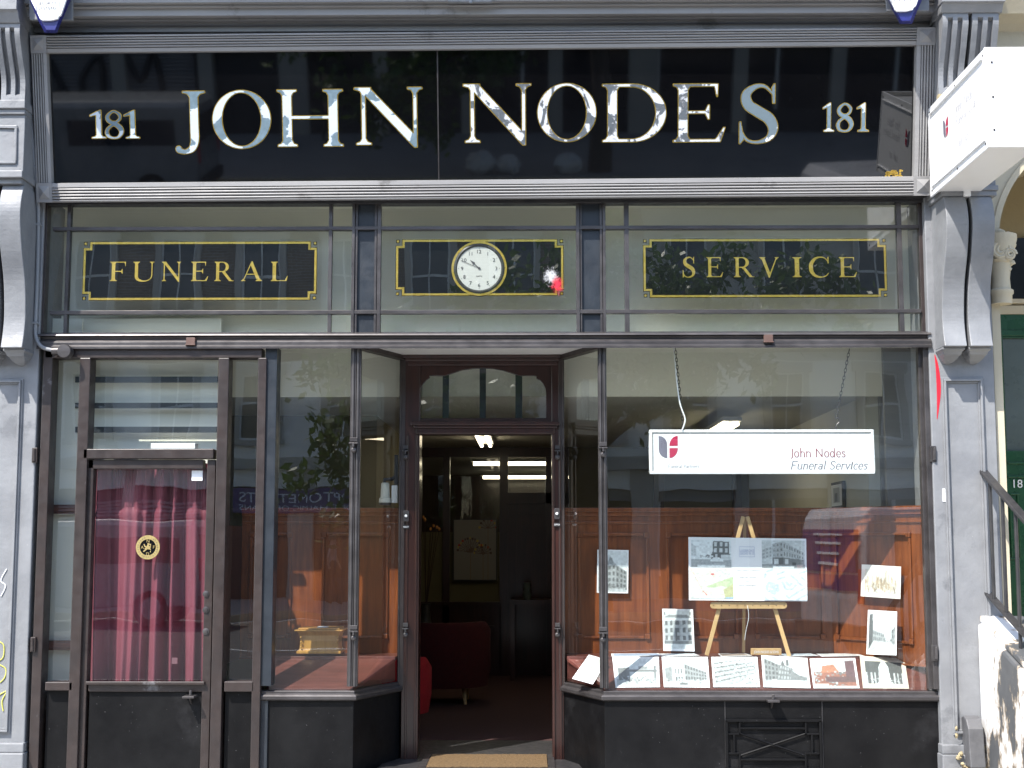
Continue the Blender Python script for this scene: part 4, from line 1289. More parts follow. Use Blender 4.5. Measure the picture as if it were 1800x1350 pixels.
pL, a_, b_ = pilaster(58, -75, -1)
for p0, p1 in ((-48, -8), (1, 39)):
    console(X(p0, -.24, 600), X(p1, -.24, 600), zl0, Z(325, -.3, 30), lowp, False, True, parent=SB)
zu1b, zu0b = Z(42, -.45, 30), Z(178, -.33, 30)
for p0, p1 in ((-52, -6), (2, 44)):
    console(X(p0, -.34, 160), X(p1, -.34, 160), zu0b, zu1b, uppp, True, False, 'fluted_console', SB)
ab = MB(); x0_, x1_ = X(-56, -.34, 160), X(45, -.34, 160)
ab.box(x0_ - .01, x1_ - .005, -.52, .1, zu1b + .06, zu1b + .5)
ab.prism([(.1, zu1b), (-.47, zu1b), (-.50, zu1b + .05), (-.515, zu1b + .06), (.1, zu1b + .06)], 'x', x0_ - .005, x1_ - .002)
part('abacus', ab, M['pil'], SB, bevel=.003)
bl_ = MB(); zz1, zz0 = zu0b, Z(325, -.3, 30)
bl_.box(x0_, x1_, -.33, .1, zz0 + .07, zz1 - .08)
bl_.box(x0_ - .008, x1_ + .006, -.36, .1, zz1 - .05, zz1); bl_.box(x0_ - .002, x1_ + .002, -.345, .1, zz1 - .08, zz1 - .05)
bl_.box(x0_ - .008, x1_ + .006, -.36, .1, zz0 + .03, zz0 + .07); bl_.box(x0_, x1_ - .006, -.33, .1, zz0, zz0 + .03)
xm_ = X(30, -.33, 250)
for a in ((xm_ - .22, xm_, zz1 - .16, zz1 - .145), (xm_ - .22, xm_, zz0 + .115, zz0 + .13), (xm_ - .015, xm_, zz0 + .13, zz1 - .16)):
    bl_.box(a[0], a[1], -.342, -.32, a[2], a[3])
part('console_block', bl_, M['pil'], SB, bevel=.004)

# spray paint and sticker on the pilasters
GL['drip'] = (1, vstroke([(.5, 1.0, .02), (.62, .8, .09), (.68, .5, .13), (.60, .2, .07), (.52, 0, .02)]))
q0, q1 = P(1641, 735, -.05), P(1654, 625, -.05)
sp_ = MB(); put(sp_, 'drip', lambda a, b: (q0.x + (a - .3) * (q1.x - q0.x) * 1.7, -.052, q0.z + b * (q1.z - q0.z)))
part('spray_mark', sp_, M['redp'], pR, recalc=False, label='long red spray paint streak')
st_ = MB(); st_.px(1657, 859, 1670, 882, -.054, -.0505)
tag(part('sticker', st_, M['paper'], None), 'small blank white sticker on the right grey pilaster', 'sticker')
M['yelp'] = surf('yellow_spray_paint', (0.62, 0.60, 0.12), None, 5, 0.6)
gm = MB()
def scrawl(pts, r, mi):
    pts = catmull([(X(a, -.05, b), Z(b, -.05, a)) for a, b in pts], 5)
    gm.tube([(a, -.053, b) for a, b in pts], r, 5, m=mi)
scrawl([(0, 1128), (7, 1135), (6, 1155), (-4, 1165), (10, 1175), (9, 1190), (0, 1200)], .0035, 0)
scrawl([(-2, 1222), (12, 1215), (4, 1232), (6, 1250)], .0035, 0)
scrawl([(12, 1000), (2, 1020), (10, 1030), (2, 1048)], .0035, 1)
part('scribble', gm, [M['yelp'], M['paper']], pL, recalc=False, label='yellow and white scribbled graffiti low on the pilaster')

# ---- cable pipe with lamp head
pp_ = [P(30, -30, -.34), P(38, 40, -.33), P(46, 110, -.28), P(53, 200, -.22), P(62, 300, -.15), P(67, 360, -.10), P(67, 420, -.075), P(65, 500, -.07), P(62, 575, -.07), P(63, 592, -.07), P(68, 604, -.075), P(78, 612, -.08), P(100, 617, -.085)]
pt_ = thing('cable_pipe', 'thin grey cable pipe running down beside the left pilaster to a round lamp head', 'pipe', tuple(P(67, 360, -.1)))
part('conduit', MB().tube(catmull([tuple(p) for p in pp_], 5), .0115, 10), M['grey'], pt_, smooth=True)
cl = MB()
for a, b, y in ((41, 67, -.30), (61, 293, -.155), (66, 395, -.08), (62, 568, -.07)):
    c = P(a, b, y); cl.box(c.x - .026, c.x + .018, c.y - .014, c.y + .03, c.z - .007, c.z + .007)
part('clip', cl, M['grey'], pt_, bevel=.002)
c = P(104, 617, -.085)
part('lamp_head', MB().lathe([(.022, 0), (.024, .02), (.024, .05)], tuple(P(92, 617, -.085)), 'x', 16).lathe([(.040, .03), (.042, -.02), (.038, -.03), (.01, -.032)], tuple(P(115, 618, -.10)), 'y', 24), M['steel'], pt_, smooth=True)

# ---- alarm boxes
def alarm(dx, dy, label):
    c = P(88 + dx, 20 + dy, -.42)
    A = thing('alarm_box', label, 'alarm box', tuple(c), 'alarm boxes on the cornice')
    f = lambda a, b, Y: (X(a + dx, Y, b + dy), Z(b + dy, Y, a + dx))
    back = MB().prism([f(a, b, -.405) for a, b in ((50, -60), (129, -60), (129, 37), (54, 37))], 'y', -.425, -.40)
    part('back_plate', back, M['grey'], A, bevel=.003)
    bd = MB()
    o1 = [(56, -60), (130, -60), (127, -5), (110, 33), (100, 58), (79, 58), (66, 34), (52, 0)]
    o2 = [(58, -58), (122, -58), (119, 0), (106, 30), (97, 53), (82, 53), (70, 33), (56, 0)]
    n = len(o1); va = [(x, -.425, z) for x, z in (f(a, b, -.425) for a, b in o1)]
    vm = [(x, -.50, z) for x, z in (f(a, b, -.50) for a, b in o1)]; vb_ = [(x, -.535, z) for x, z in (f(a, b, -.535) for a, b in o2)]
    bd.add(va + vm + vb_, [tuple(range(n))[::-1], tuple(range(2 * n, 3 * n))] + [(k, (k + 1) % n, n + (k + 1) % n, n + k) for k in range(n)] + [(n + k, n + (k + 1) % n, 2 * n + (k + 1) % n, 2 * n + k) for k in range(n)])
    part('housing', bd, M['navy'], A, bevel=.003)
    wh = MB().prism([f(a, b, -.55) for a, b in ((55, -60), (119, -60), (117, -2), (107, 27), (103, 29), (102, 33), (90, 36), (74, 36), (70, 33), (69, 30), (54, 0))], 'y', -.552, -.535)
    cov = part('cover', wh, M['sign'], A, bevel=.003)
    t = MB(); w = lambda a, b: (lambda s: (s[0], -.5545, s[1]))(f(a, b, -.5545))
    cx_, cz_ = 84, 6
    for s_, yy in (('SECURITY', 5.5), ('SYSTEMS', 14.5)):
        c0 = w(83, yy); kx = .1122
        sans(t, s_, lambda u, v: (c0[0] + u, -.5545, c0[2] + v), .0275, width=.104)
    ol = [w(*p) for p in ((60, -50), (64, 20), (103, 20), (110, -50))]
    for p, q in zip(ol, ol[1:]):
        d_ = (Vector(q) - Vector(p)).normalized(); nn = Vector((-d_.z, 0, d_.x)) * .0012
        t.add([Vector(p) - nn, Vector(q) - nn, Vector(q) + nn, Vector(p) + nn], [(0, 1, 2, 3)])
    part('lettering', t, M['ink'], cov, recalc=False)
alarm(0, 0, 'white and blue security alarm box at the left end of the cornice')
alarm(1503, -16, 'white and blue security alarm box at the right end of the cornice')

# ---- projecting sign
xs = 2.325; Yw, Ye = -.24, -1.25
zt_, zb_ = Z(190, Yw, 1648), Z(345, Yw, 1656)
PS = thing('projecting_sign', 'blank looking white box sign projecting from the right pilaster', 'sign', (xs, Yw, zb_))
part('sign_box', MB().box(xs + .012, xs + .25, Ye, Yw, zb_ + .03, zt_ - .03), M['signbox'], PS, bevel=.012)
fcb = MB().prism([(Yw + .03, zb_), (Ye + .0, zb_ + .0), (Ye, zt_), (Yw + .03, zt_)], 'x', xs, xs + .012)
part('face_panel', fcb, M['signlit'], PS, bevel=.004)
ed = MB(); ed.box(xs + .004, xs + .26, Ye + .0, Yw - .05, zb_ + .012, zb_ + .03); ed.box(xs - .010, xs + .02, Ye + .03, Yw - .02, zb_ + .045, zb_ + .052); ed.box(xs - .012, xs + .02, Ye + .03, Yw - .02, zt_ - .052, zt_ - .044)
ed.box(xs - .004, xs + .256, Ye - .014, Ye + .004, zb_, zt_)
part('sign_trim', ed, M['signlit'], PS, bevel=.003)
for yy in (Yw - .01, Yw - .5, Ye + .03):
    for zz in (zb_ + .03, zt_ - .03): part('screw', MB().lathe([(.006, 0), (.006, -.003), (.002, -.004)], (xs, yy, zz), 'x', 8), M['steel'], PS)
for zz in (zb_ + .09, zt_ - .08, (zb_ + zt_) / 2): part('screw', MB().lathe([(.006, 0), (.006, -.003), (.002, -.004)], (xs + .03, Ye - .014, zz), 'y', 8), M['steel'], PS)
br_ = MB(); br_.box(xs + .16, xs + .20, Yw - .08, -.05, zb_ - .02, zb_ + .03); br_.box(xs + .08, xs + .11, Yw - .02, -.05, zb_ + .1, zb_ + .13)
part('bracket_arm', br_, M['signlit'], PS, bevel=.003)
def logo(mb, fn, s, ms=(0, 1)):
    """two-leaf emblem, height 1 unit -> s"""
    g1 = [(0, 1)] + [(.42 * math.sin(R(t)) * .9 + .0, .62 + .38 * math.cos(R(t))) for t in range(20, 91, 10)] + [(.38, 0)] + [(.38 * math.cos(R(t)) * 1.0 if False else .38 - .38 * math.sin(R(t)), .38 - .38 * math.cos(R(t))) for t in range(0, 91, 10)]
    r1 = [(.86, 1), (.86, .55), (.48, .55)] + [(.86 - .38 * math.cos(R(t)), .55 + .45 * math.sin(R(t))) for t in range(10, 90, 10)]
    r2 = [(.48, .45), (.86, .45)] + [(.48 + .38 * math.cos(R(t)), .45 - .45 * math.sin(R(t))) for t in range(10, 91, 10)]
    for pl, m_ in ((g1, ms[0]), (r1, ms[1]), (r2, ms[1])):
        vs = [fn(a * s, b * s) for a, b in pl]; tr = geometry.tessellate_polygon([[Vector((a, b, 0)) for a, b in pl]])
        mb.add(vs, [tuple(t) for t in tr], m_)
lg = MB(); fx = lambda u, v: (xs - .0025, Yw - u, zb_ + v)
logo(lg, lambda a, b: fx(.27 + a, .26 + b), .105)
M['faint'] = surf('faded_sign_ink', (0.60, 0.60, 0.62), None, 5, .4)
for keys, u0, v0, w_, s_ in (('LJ lo lh ln   LN lo ld le ls', .50, .335, .33, .055), ('LF lu ln le lr la ll', .50, .265, .19, .05), ('LS le lr lv li lc le ls', .71, .265, .20, .05), ('lc la ll ll   lu ls', .50, .14, .22, .05)):
    ks = [(' ' if k == '' else k) for k in keys.replace('LJ', 'lj').split(' ')]
    wd = word_width(ks); wx = w_ / wd
    word(lg, ks, lambda a, b: fx(u0 + a * wx, v0 + b * s_), m=2)
part('lettering', lg, [M['inkgrey'], M['crimson'], M['faint']], PS, recalc=False)

# ================================================================== RIGHT NEIGHBOUR
NH = thing('neighbour_house', 'cream stucco house with arched porch and green front door at the right edge', 'house', (3.4, 0, .15))
xa0 = X(1757, -.02, 900); cxA, rA, zA = 3.43, .665, 3.36
w_ = MB()
outer = [(xa0, ZB), (xa0, 6.6), (7.5, 6.6), (7.5, ZB), (cxA + rA, ZB), (cxA + rA, zA)] + [(cxA + rA * math.cos(R(a)), zA + rA * math.sin(R(a))) for a in range(10, 171, 8)] + [(cxA - rA, zA), (cxA - rA, ZB)]
tri = geometry.tessellate_polygon([[Vector((a, b, 0)) for a, b in outer]])
w_.add([(a, -.02, b) for a, b in outer], [tuple(t) for t in tri])
inn = outer[4:]; n_ = len(inn)
w_.add([(a, -.02, b) for a, b in inn] + [(a, .95, b) for a, b in inn], [(k, k + 1, n_ + k + 1, n_ + k) for k in range(n_ - 1)])
w_.box(xa0, xa0 + .01, -.019, 1.2, ZB, 6.6)
part('wall', w_, M['stone'], NH, merge=False)
ar = MB()
for r0, r1, yy in ((rA, rA + .035, -.045), (rA + .035, rA + .15, -.035), (rA + .15, rA + .18, -.05)):
    A = [(cxA + r0 * math.cos(R(a)), zA + r0 * math.sin(R(a))) for a in range(0, 181, 6)]; B = [(cxA + r1 * math.cos(R(a)), zA + r1 * math.sin(R(a))) for a in range(0, 181, 6)]
    n = len(A)
    ar.add([(a, yy, b) for a, b in A] + [(a, yy, b) for a, b in B] + [(a, .0, b) for a, b in A] + [(a, .0, b) for a, b in B], [(k, k + 1, n + k + 1, n + k) for k in range(n - 1)] + [(k, k + 1, 2 * n + k + 1, 2 * n + k) for k in range(n - 1)] + [(n + k, n + k + 1, 3 * n + k + 1, 3 * n + k) for k in range(n - 1)])
part('archivolt', ar, M['stone'], NH)
cn = MB(); zc_ = Z(50, -.02, 1790)
cn.prism([(-.02, zc_ - .02), (-.07, zc_ + .01), (-.16, zc_ + .04), (-.20, zc_ + .12), (-.02, zc_ + .12)], 'x', xa0 + .02, 7.5)
part('string_course', cn, M['stone'], NH)
cap = MB(); c = P(1764, 445, -.02)
for a, b, r_, y in ((1757, 425, .055, -.05), (1772, 432, .045, -.05), (1760, 455, .06, -.06), (1774, 462, .035, -.05), (1752, 470, .03, -.05), (1768, 474, .035, -.05), (1770, 414, .04, -.05), (1756, 408, .035, -.05)):
    q = P(a, b, y); cap.blob(tuple(q), (r_, r_ * .8, r_ * .55), 7, jit=.12)
q = P(1760, 520, -.03)
cap.lathe([(.060, -.05), (.062, 0), (.070, .01), (.070, .03), (.055, .04), (.052, .10), (.062, .18), (.08, .26), (.10, .33), (.10, .36)], tuple(q), 'z', 18)
for a, b, s in ((1759, 440, .055), (1775, 447, .035)):
    q = P(a, b, -.10); cap.tube([(q.x + s * math.cos(t) * (1 - t / 16), q.y, q.z + s * math.sin(t) * (1 - t / 16)) for t in [k * .5 for k in range(26)]], .013, 6)
part('capital', cap, M['stone'], NH, smooth=True)
Yn = .85
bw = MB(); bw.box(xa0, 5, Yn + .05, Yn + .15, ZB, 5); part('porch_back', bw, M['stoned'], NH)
dg = MB(); dg.px(1740, 418, 1960, 525, Yn + .02, Yn + .05); part('fanlight', dg, M['black'], NH)
db = MB(); db.px(1740, 525, 1990, 533, Yn - .02, Yn + .05); db.px(1740, 533, 1990, 537, Yn + .01, Yn + .05); db.px(1740, 537, 1990, 552, Yn - .01, Yn + .05)
R1 = [(X(1725, Yn, 420), Z(418, Yn)), ]
part('transom', db, M['stone'], NH, bevel=.002)
gd_ = MB(); gd_.px(1750, 552, 1960, 594, Yn, Yn + .05); gd_.px(1750, 580, 1960, 590, Yn - .012, Yn + .05); gd_.px(1750, 792, 1960, 1320, Yn, Yn + .05)
gd_.px(1750, 594, 1766, 792, Yn, Yn + .05); gd_.px(1772, 812, 1960, 816, Yn - .012, Yn + .05); gd_.px(1772, 836, 1960, 840, Yn - .012, Yn + .05)
gd_.px(1776, 870, 1779, 980, Yn - .012, Yn); gd_.px(1790, 870, 1793, 980, Yn - .012, Yn); gd_.px(1776, 867, 1793, 870, Yn - .012, Yn); gd_.px(1776, 980, 1793, 984, Yn - .012, Yn)
gdo = part('front_door', gd_, M['green'], NH, bevel=.003, label='green front door')
gg = MB(); gg.px(1766, 594, 1960, 792, Yn + .02, Yn + .03)
M['obsc'] = surf('obscured_glass', (.10, .13, .13), (.08, .105, .10), 4, .25)
part('door_window', gg, M['obsc'], gdo)
nn = MB(); q = P(1784, 850, Yn - .016)
sans(nn, '18', lambda u, v: (q.x + .02 + u, q.y, q.z + v), .075)
part('door_number', nn, M['sign'], gdo, recalc=False)
pc = MB(); pc.box(xa0 + .02, xa0 + .16, -.10, .1, ZB, .95); pc.box(xa0 + .01, xa0 + .2, -.13, .1, ZB, .6); pc.box(xa0 + .015, xa0 + .18, -.12, .1, .86, .92)
part('column_base', pc, M['stone'], NH, bevel=.01)
stp = MB()
for k in range(6): stp.box(2.8, 4.2, -.2 - .28 * k, .9 - .28 * k if k == 0 else -.2 - .28 * (k - 1), ZB, 1.0 - .15 * k)
tag(part('porch_steps', stp, M['stone'], None, bevel=.006), 'cream stone steps up to the green door', 'steps')
# low flaking wall and its railing
gw = MB(); xw0, xw1 = 2.555, 2.80
zw = lambda y: 1.195 + .29 * y
gw.prism([(-.048, ZB), (-.048, zw(-.048) - .03), (-2.4, zw(-2.4) - .03), (-2.4, ZB)], 'x', xw0, xw1)
bm_ = bmesh.new()
GW = thing('low_wall', 'flaking black and white painted low wall beside the porch steps', 'wall', (xw0, 0, .15))
wo = part('wall_body', gw, M['peelw'], GW, bevel=.02)
cp_ = MB().prism([(-.05, zw(-.05) - .025), (-.05, zw(-.05) + .01), (-2.42, zw(-2.42) + .01), (-2.42, zw(-2.42) - .025)], 'x', xw0 + .015, xw1 + .02)
part('coping', cp_, M['peelw'], GW, bevel=.008)
fs_ = MB()
q = P(1700, 1262, -.12)
fs_.prism([(-.05, .62), (-.09, .635), (-.14, .62), (-.175, .57), (-.18, .50), (-.19, .42), (-.20, .36), (-.05, .36)], 'x', X(1697, -.12, 1290), X(1724, -.12, 1290))
part('scroll_foot', fs_, M['slate'], pR, bevel=.006, label='dark grey scroll foot with broken plaster at the bottom of the pilaster')
rb = MB()
for k in range(46): rb.blob((random.uniform(X(1680, -.1, 1320), X(1735, -.1, 1320)), -.115 + random.uniform(-.02, .02), random.uniform(.30, .42) if k < 34 else random.uniform(.4, .62)), [random.uniform(.005, .016) for _ in range(3)], 4, jit=.35)
part1('broken_plaster', rb, M['stoned'], pR)
RL = thing('iron_railing', 'black iron handrail with round balusters on the flaking low wall', 'railing', (2.63, 0, 1.2))
zr = lambda y: 2.02 + .43 * y
xr_ = 2.625
part('handrail', MB().prism([(-.045, zr(-.045)), (-.045, zr(-.045) + .022), (-2.3, zr(-2.3) + .022), (-2.3, zr(-2.3))], 'x', xr_ - .024, xr_ + .024), M['blackm'], RL, bevel=.004)
zl = lambda y: 1.325 + .33 * y
part('lower_rail', MB().prism([(-.045, zl(-.045)), (-.045, zl(-.045) + .014), (-2.3, zl(-2.3) + .014), (-2.3, zl(-2.3))], 'x', xr_ - .022, xr_ + .022), M['blackm'], RL, bevel=.002)
for k in range(11):
    y = -.15 - .205 * k
    part('baluster', MB().tube([(xr_, y, zw(y) - .01 if k % 3 == 2 else zl(y) + .01), (xr_, y, zr(y) + .004)], .0105, 10), M['blackm'], RL, smooth=True)

# ================================================================== INTERIOR
rm = MB()
part('carpet_floor', MB().box(-2.9, 2.3, .60, 12, ZF - .06, ZF - .001), M['carpet'], SB)
cl_ = MB().box(-2.9, 2.6, .745, 12, 2.56, 2.62); part('room_ceiling', cl_, M['cream'], SB)
part('window_bulkhead', MB().box(-2.9, 2.6, .72, .745, Z(697, .72), 4.35), M['bulk'], SB)
part('window_lid', MB().box(-2.9, 2.6, .31, .72, 4.2, 4.25), M['bulk'], SB)
part('interior_wall', MB().box(-2.95, -2.9, .1, 12, .1, 4.3).box(2.2, 2.25, .97, 12, .2, 2.56), M['cream'], SB)
part('interior_wall', MB().box(X(1524, .96, 750), X(1547, .96, 750), .955, 1.02, .2, 2.6), M['cream'], SB)
part('window_end_board', MB().box(X(1547, .9, 750), 2.62, .90, .94, .2, 2.55).box(X(1560, .6, 750), 2.62, .66, .70, .2, 4.2).box(2.60, 2.63, .06, .9, .2, 4.2), M['greyd'], SB)
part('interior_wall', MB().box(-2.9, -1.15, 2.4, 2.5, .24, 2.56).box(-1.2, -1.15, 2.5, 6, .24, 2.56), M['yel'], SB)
# glazed partition at the back of the room
Yk = 6.0
bk = MB()
for a in ((690, 786, 1000, 803), (778, 803, 790, 1230), (878, 803, 893, 1230), (690, 1058, 880, 1230), (893, 866, 1000, 885), (960, 803, 1000, 1230), (690, 803, 741, 940)): bk.px(*a, Yk, Yk + .08)
bk.px(690, 1058, 880, 1064, Yk - .03, Yk); bk.px(893, 885, 962, 1230, Yk + .03, Yk + .07)
bk.px(800, 1100, 870, 1104, Yk - .015, Yk); bk.px(905, 900, 950, 903, Yk + .015, Yk + .03); bk.px(905, 903, 908, 1040, Yk + .015, Yk + .03); bk.px(948, 903, 951, 1040, Yk + .015, Yk + .03)
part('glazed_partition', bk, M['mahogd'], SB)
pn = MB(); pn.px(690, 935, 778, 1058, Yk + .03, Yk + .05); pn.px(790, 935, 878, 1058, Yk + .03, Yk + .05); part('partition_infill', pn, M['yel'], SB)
pane('partition_glass', (X(741, Yk), Yk + .06), (X(962, Yk), Yk + .06), Z(937, Yk), Z(803, Yk), mat=M['glass2'])
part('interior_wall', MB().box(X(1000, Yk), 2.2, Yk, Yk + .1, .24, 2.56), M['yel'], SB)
pt2 = MB()
for a in ((1290, 770, 1305, 1100), (1150, 770, 1168, 1100), (1395, 770, 1412, 1100)): pt2.px(*a, Yk - .05, Yk)
part('wall_post', pt2, M['mahogd'], SB)
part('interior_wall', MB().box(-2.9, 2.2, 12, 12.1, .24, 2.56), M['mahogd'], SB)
# fluorescent lamps
def lamp(x, y0, y1, z, label, along='y', drop=0.0):
    T_ = thing('ceiling_light', label, 'ceiling light', (x, y0, z), 'fluorescent ceiling lights')
    if along == 'y':
        part('light_housing', MB().box(x - .07, x + .07, y0 - .03, y1 + .03, z + .03, z + .06), M['white'], T_)
        for dx in (-.04, .04): part('tube', MB().tube([(x + dx, y0, z + .01), (x + dx, y1, z + .01)], .016, 8), M['tubelight'], T_)
    else:
        part('light_housing', MB().box(y0 - .03, y1 + .03, x - .05, x + .05, z + .03, z + .06), M['white'], T_)
        part('tube', MB().tube([(y0, x, z + .01), (y1, x, z + .01)], .022, 8), M['tubelight'], T_)
lamp(-.40, 3.4, 4.9, 2.49, 'pair of lit fluorescent tubes on the ceiling just inside the open doorway')
lamp(1.47, 2.0, 3.5, 2.45, 'lit fluorescent tubes seen above the hanging white sign')
lamp(7.5, -.62, .40, 2.47, 'nearer long lit tube seen through the glazed partition behind the doorway', 'x')
lamp(10.8, -.62, .55, 2.47, 'farther long lit tube seen through the glazed partition behind the doorway', 'x')

# ---- panelled display backs
def panelled(A, B, zlo, zhi, panels, label=None):
    """A,B plan points left to right; panels as world x intervals"""
    L = math.hypot(B[0] - A[0], B[1] - A[1]); t = Vector((B[0] - A[0], B[1] - A[1])) / L; n = Vector((t.y, -t.x))
    W = lambda u, o, z: (A[0] + t.x * u + n.x * o, A[1] + t.y * u + n.y * o, z)
    def bx(mb, u0, u1, o0, o1, z0, z1):
        vs = [W(u0, o0, z0), W(u1, o0, z0), W(u1, o1, z0), W(u0, o1, z0), W(u0, o0, z1), W(u1, o0, z1), W(u1, o1, z1), W(u0, o1, z1)]
        mb.add(vs, [(0, 3, 2, 1), (4, 5, 6, 7), (0, 1, 5, 4), (1, 2, 6, 5), (2, 3, 7, 6), (3, 0, 4, 7)])
    m = MB(); bx(m, 0, L, -.02, 0, zlo, zhi)
    zp0, zp1 = zlo + .13, zhi - .145
    us = [0] + [v for p in panels for v in p] + [L]
    for i in range(0, len(us), 2): bx(m, us[i], us[i + 1], 0, .018, zlo, zhi)
    for a, b in panels:
        bx(m, a, b, 0, .018, zlo, zp0); bx(m, a, b, 0, .018, zp1, zhi)
    bd = part('display_back', m, M['mahog'], SB, bevel=.002, merge=False, label=label)
    k = MB()
    bx(k, 0, L, 0, .05, zhi - .01, zhi + .015); bx(k, 0, L, 0, .036, zhi - .035, zhi - .01); bx(k, 0, L, 0, .030, zhi - .085, zhi - .07); bx(k, 0, L, 0, .045, zlo, zlo + .012)
    part('capping', k, M['mahog'], bd, bevel=.003)
    r = MB(); w = .014; q = .030
    for a, b in panels:
        bx(r, a + q, b - q, .018, .030, zp1 - w, zp1 + .003); bx(r, a + q, b - q, .018, .030, zp0 - .003, zp0 + w)
        bx(r, a - .003, a + w, .018, .030, zp0 + q, zp1 - q); bx(r, b - w, b + .003, .018, .030, zp0 + q, zp1 - q)
        for ua in (a - .004, b - q + .004):
            for za in (zp0 - .004, zp1 - q + .004): bx(r, ua, ua + q, .012, .036, za, za + q)
    part('panel_bead', r, M['mahog'], bd, bevel=.003, merge=False)
Ypt = .75; zp_lo, zp_hi = .88, Z(897, Ypt, 1250)
bx0 = X(988, Ypt, 1000)
def uu(px_): return X(px_, Ypt, 1030) - bx0
panelled((bx0, Ypt), (X(1462, Ypt, 1000), Ypt), zp_lo, zp_hi, [(uu(1016), uu(1140)), (uu(1172), uu(1295)), (uu(1326), uu(1446))])
A4 = (X(1462, Ypt, 1000), Ypt); B4 = (X(1640, .16, 1000), .16); L4 = math.hypot(B4[0] - A4[0], B4[1] - A4[1])
panelled(A4, B4, zp_lo, zp_hi, [(.06 * L4, .82 * L4)])
bl0 = X(425, Ypt, 1000)
def ul(px_): return X(px_, Ypt, 1030) - bl0
panelled((bl0, Ypt), (X(708, Ypt, 1000), Ypt), zp_lo, zp_hi, [(ul(440), ul(512)), (ul(566), ul(682))])
part('display_back_side', MB().box(bl0 - .03, bl0, .10, .75, .88, zp_hi - .1), M['mahogd'], SB)

# ---- sloping display boards
zf, zbk = Z(1211, .05), Z(1157, .38)
SN = Vector((0, zbk - zf, -.33)).normalized(); S0 = Vector((0, .05, zf))
if SN.z < 0: SN = -SN
def slope_board(x0f, x1f, x0b, x1b):
    m = MB()
    th_ = .018
    vs = [(x0f, .05, zf), (x1f, .05, zf), (x1b, .38, zbk), (x0b, .38, zbk)]
    m.add(vs + [(a, b, c - th_) for a, b, c in vs], [(0, 1, 2, 3), (7, 6, 5, 4), (0, 4, 5, 1), (1, 5, 6, 2), (2, 6, 7, 3), (3, 7, 4, 0)])
    m.box(x0b, x1b, .38, .745, zbk - .018, zbk + .003)
    m.box(x0b, x1b, .372, .384, zbk - .012, zbk + .010)
    return part('display_shelf', m, M['mahogm'], SB, bevel=.002)
slope_board(X(1066, .05), X(1630, .05, 1200), X(996, .38), X(1640, .2, 1180))
slope_board(X(476, .05), X(620, .05, 1200), X(470, .38), X(694, .38, 1180))
tr_ = MB().add([(X(1066, .05), .05, zf), (X(996, .38), .38, zbk), (B_r[0] + .03, Yd - .02, zf - .0)], [(0, 1, 2)])
tr_.add([(X(620, .05, 1200), .05, zf), (X(694, .38, 1180), .38, zbk), (B_l[0] - .03, Yd - .02, zf)], [(0, 2, 1)])
part('shelf_corner', tr_, M['mahogm'], SB, solid=.01)

M['tboard'] = surf('grey_green_board', (0.88, 0.86, 0.75), (0.85, 0.83, 0.72), 1.2, 0.6)
for a, b in ((70, 640), (645, 1040), (1045, 1632)):
    part('transom_board', MB().box(X(a, .12, 470), X(b, .12, 470), .325, .34, 2.80, 3.66), M['tboard'], SB)
    part('added_bounce_ledge', MB().box(X(a, .12, 470), X(b, .12, 470), .055, .325, 2.785, 2.80), M['bulk'], SB)  # unseen pale ledge, added to bounce sun onto the board
    part('added_bounce_lid', MB().box(X(a, .12, 470), X(b, .12, 470), .055, .325, 3.66, 3.675), M['bulk'], SB)  # unseen pale lid, added to return bounced light to the board
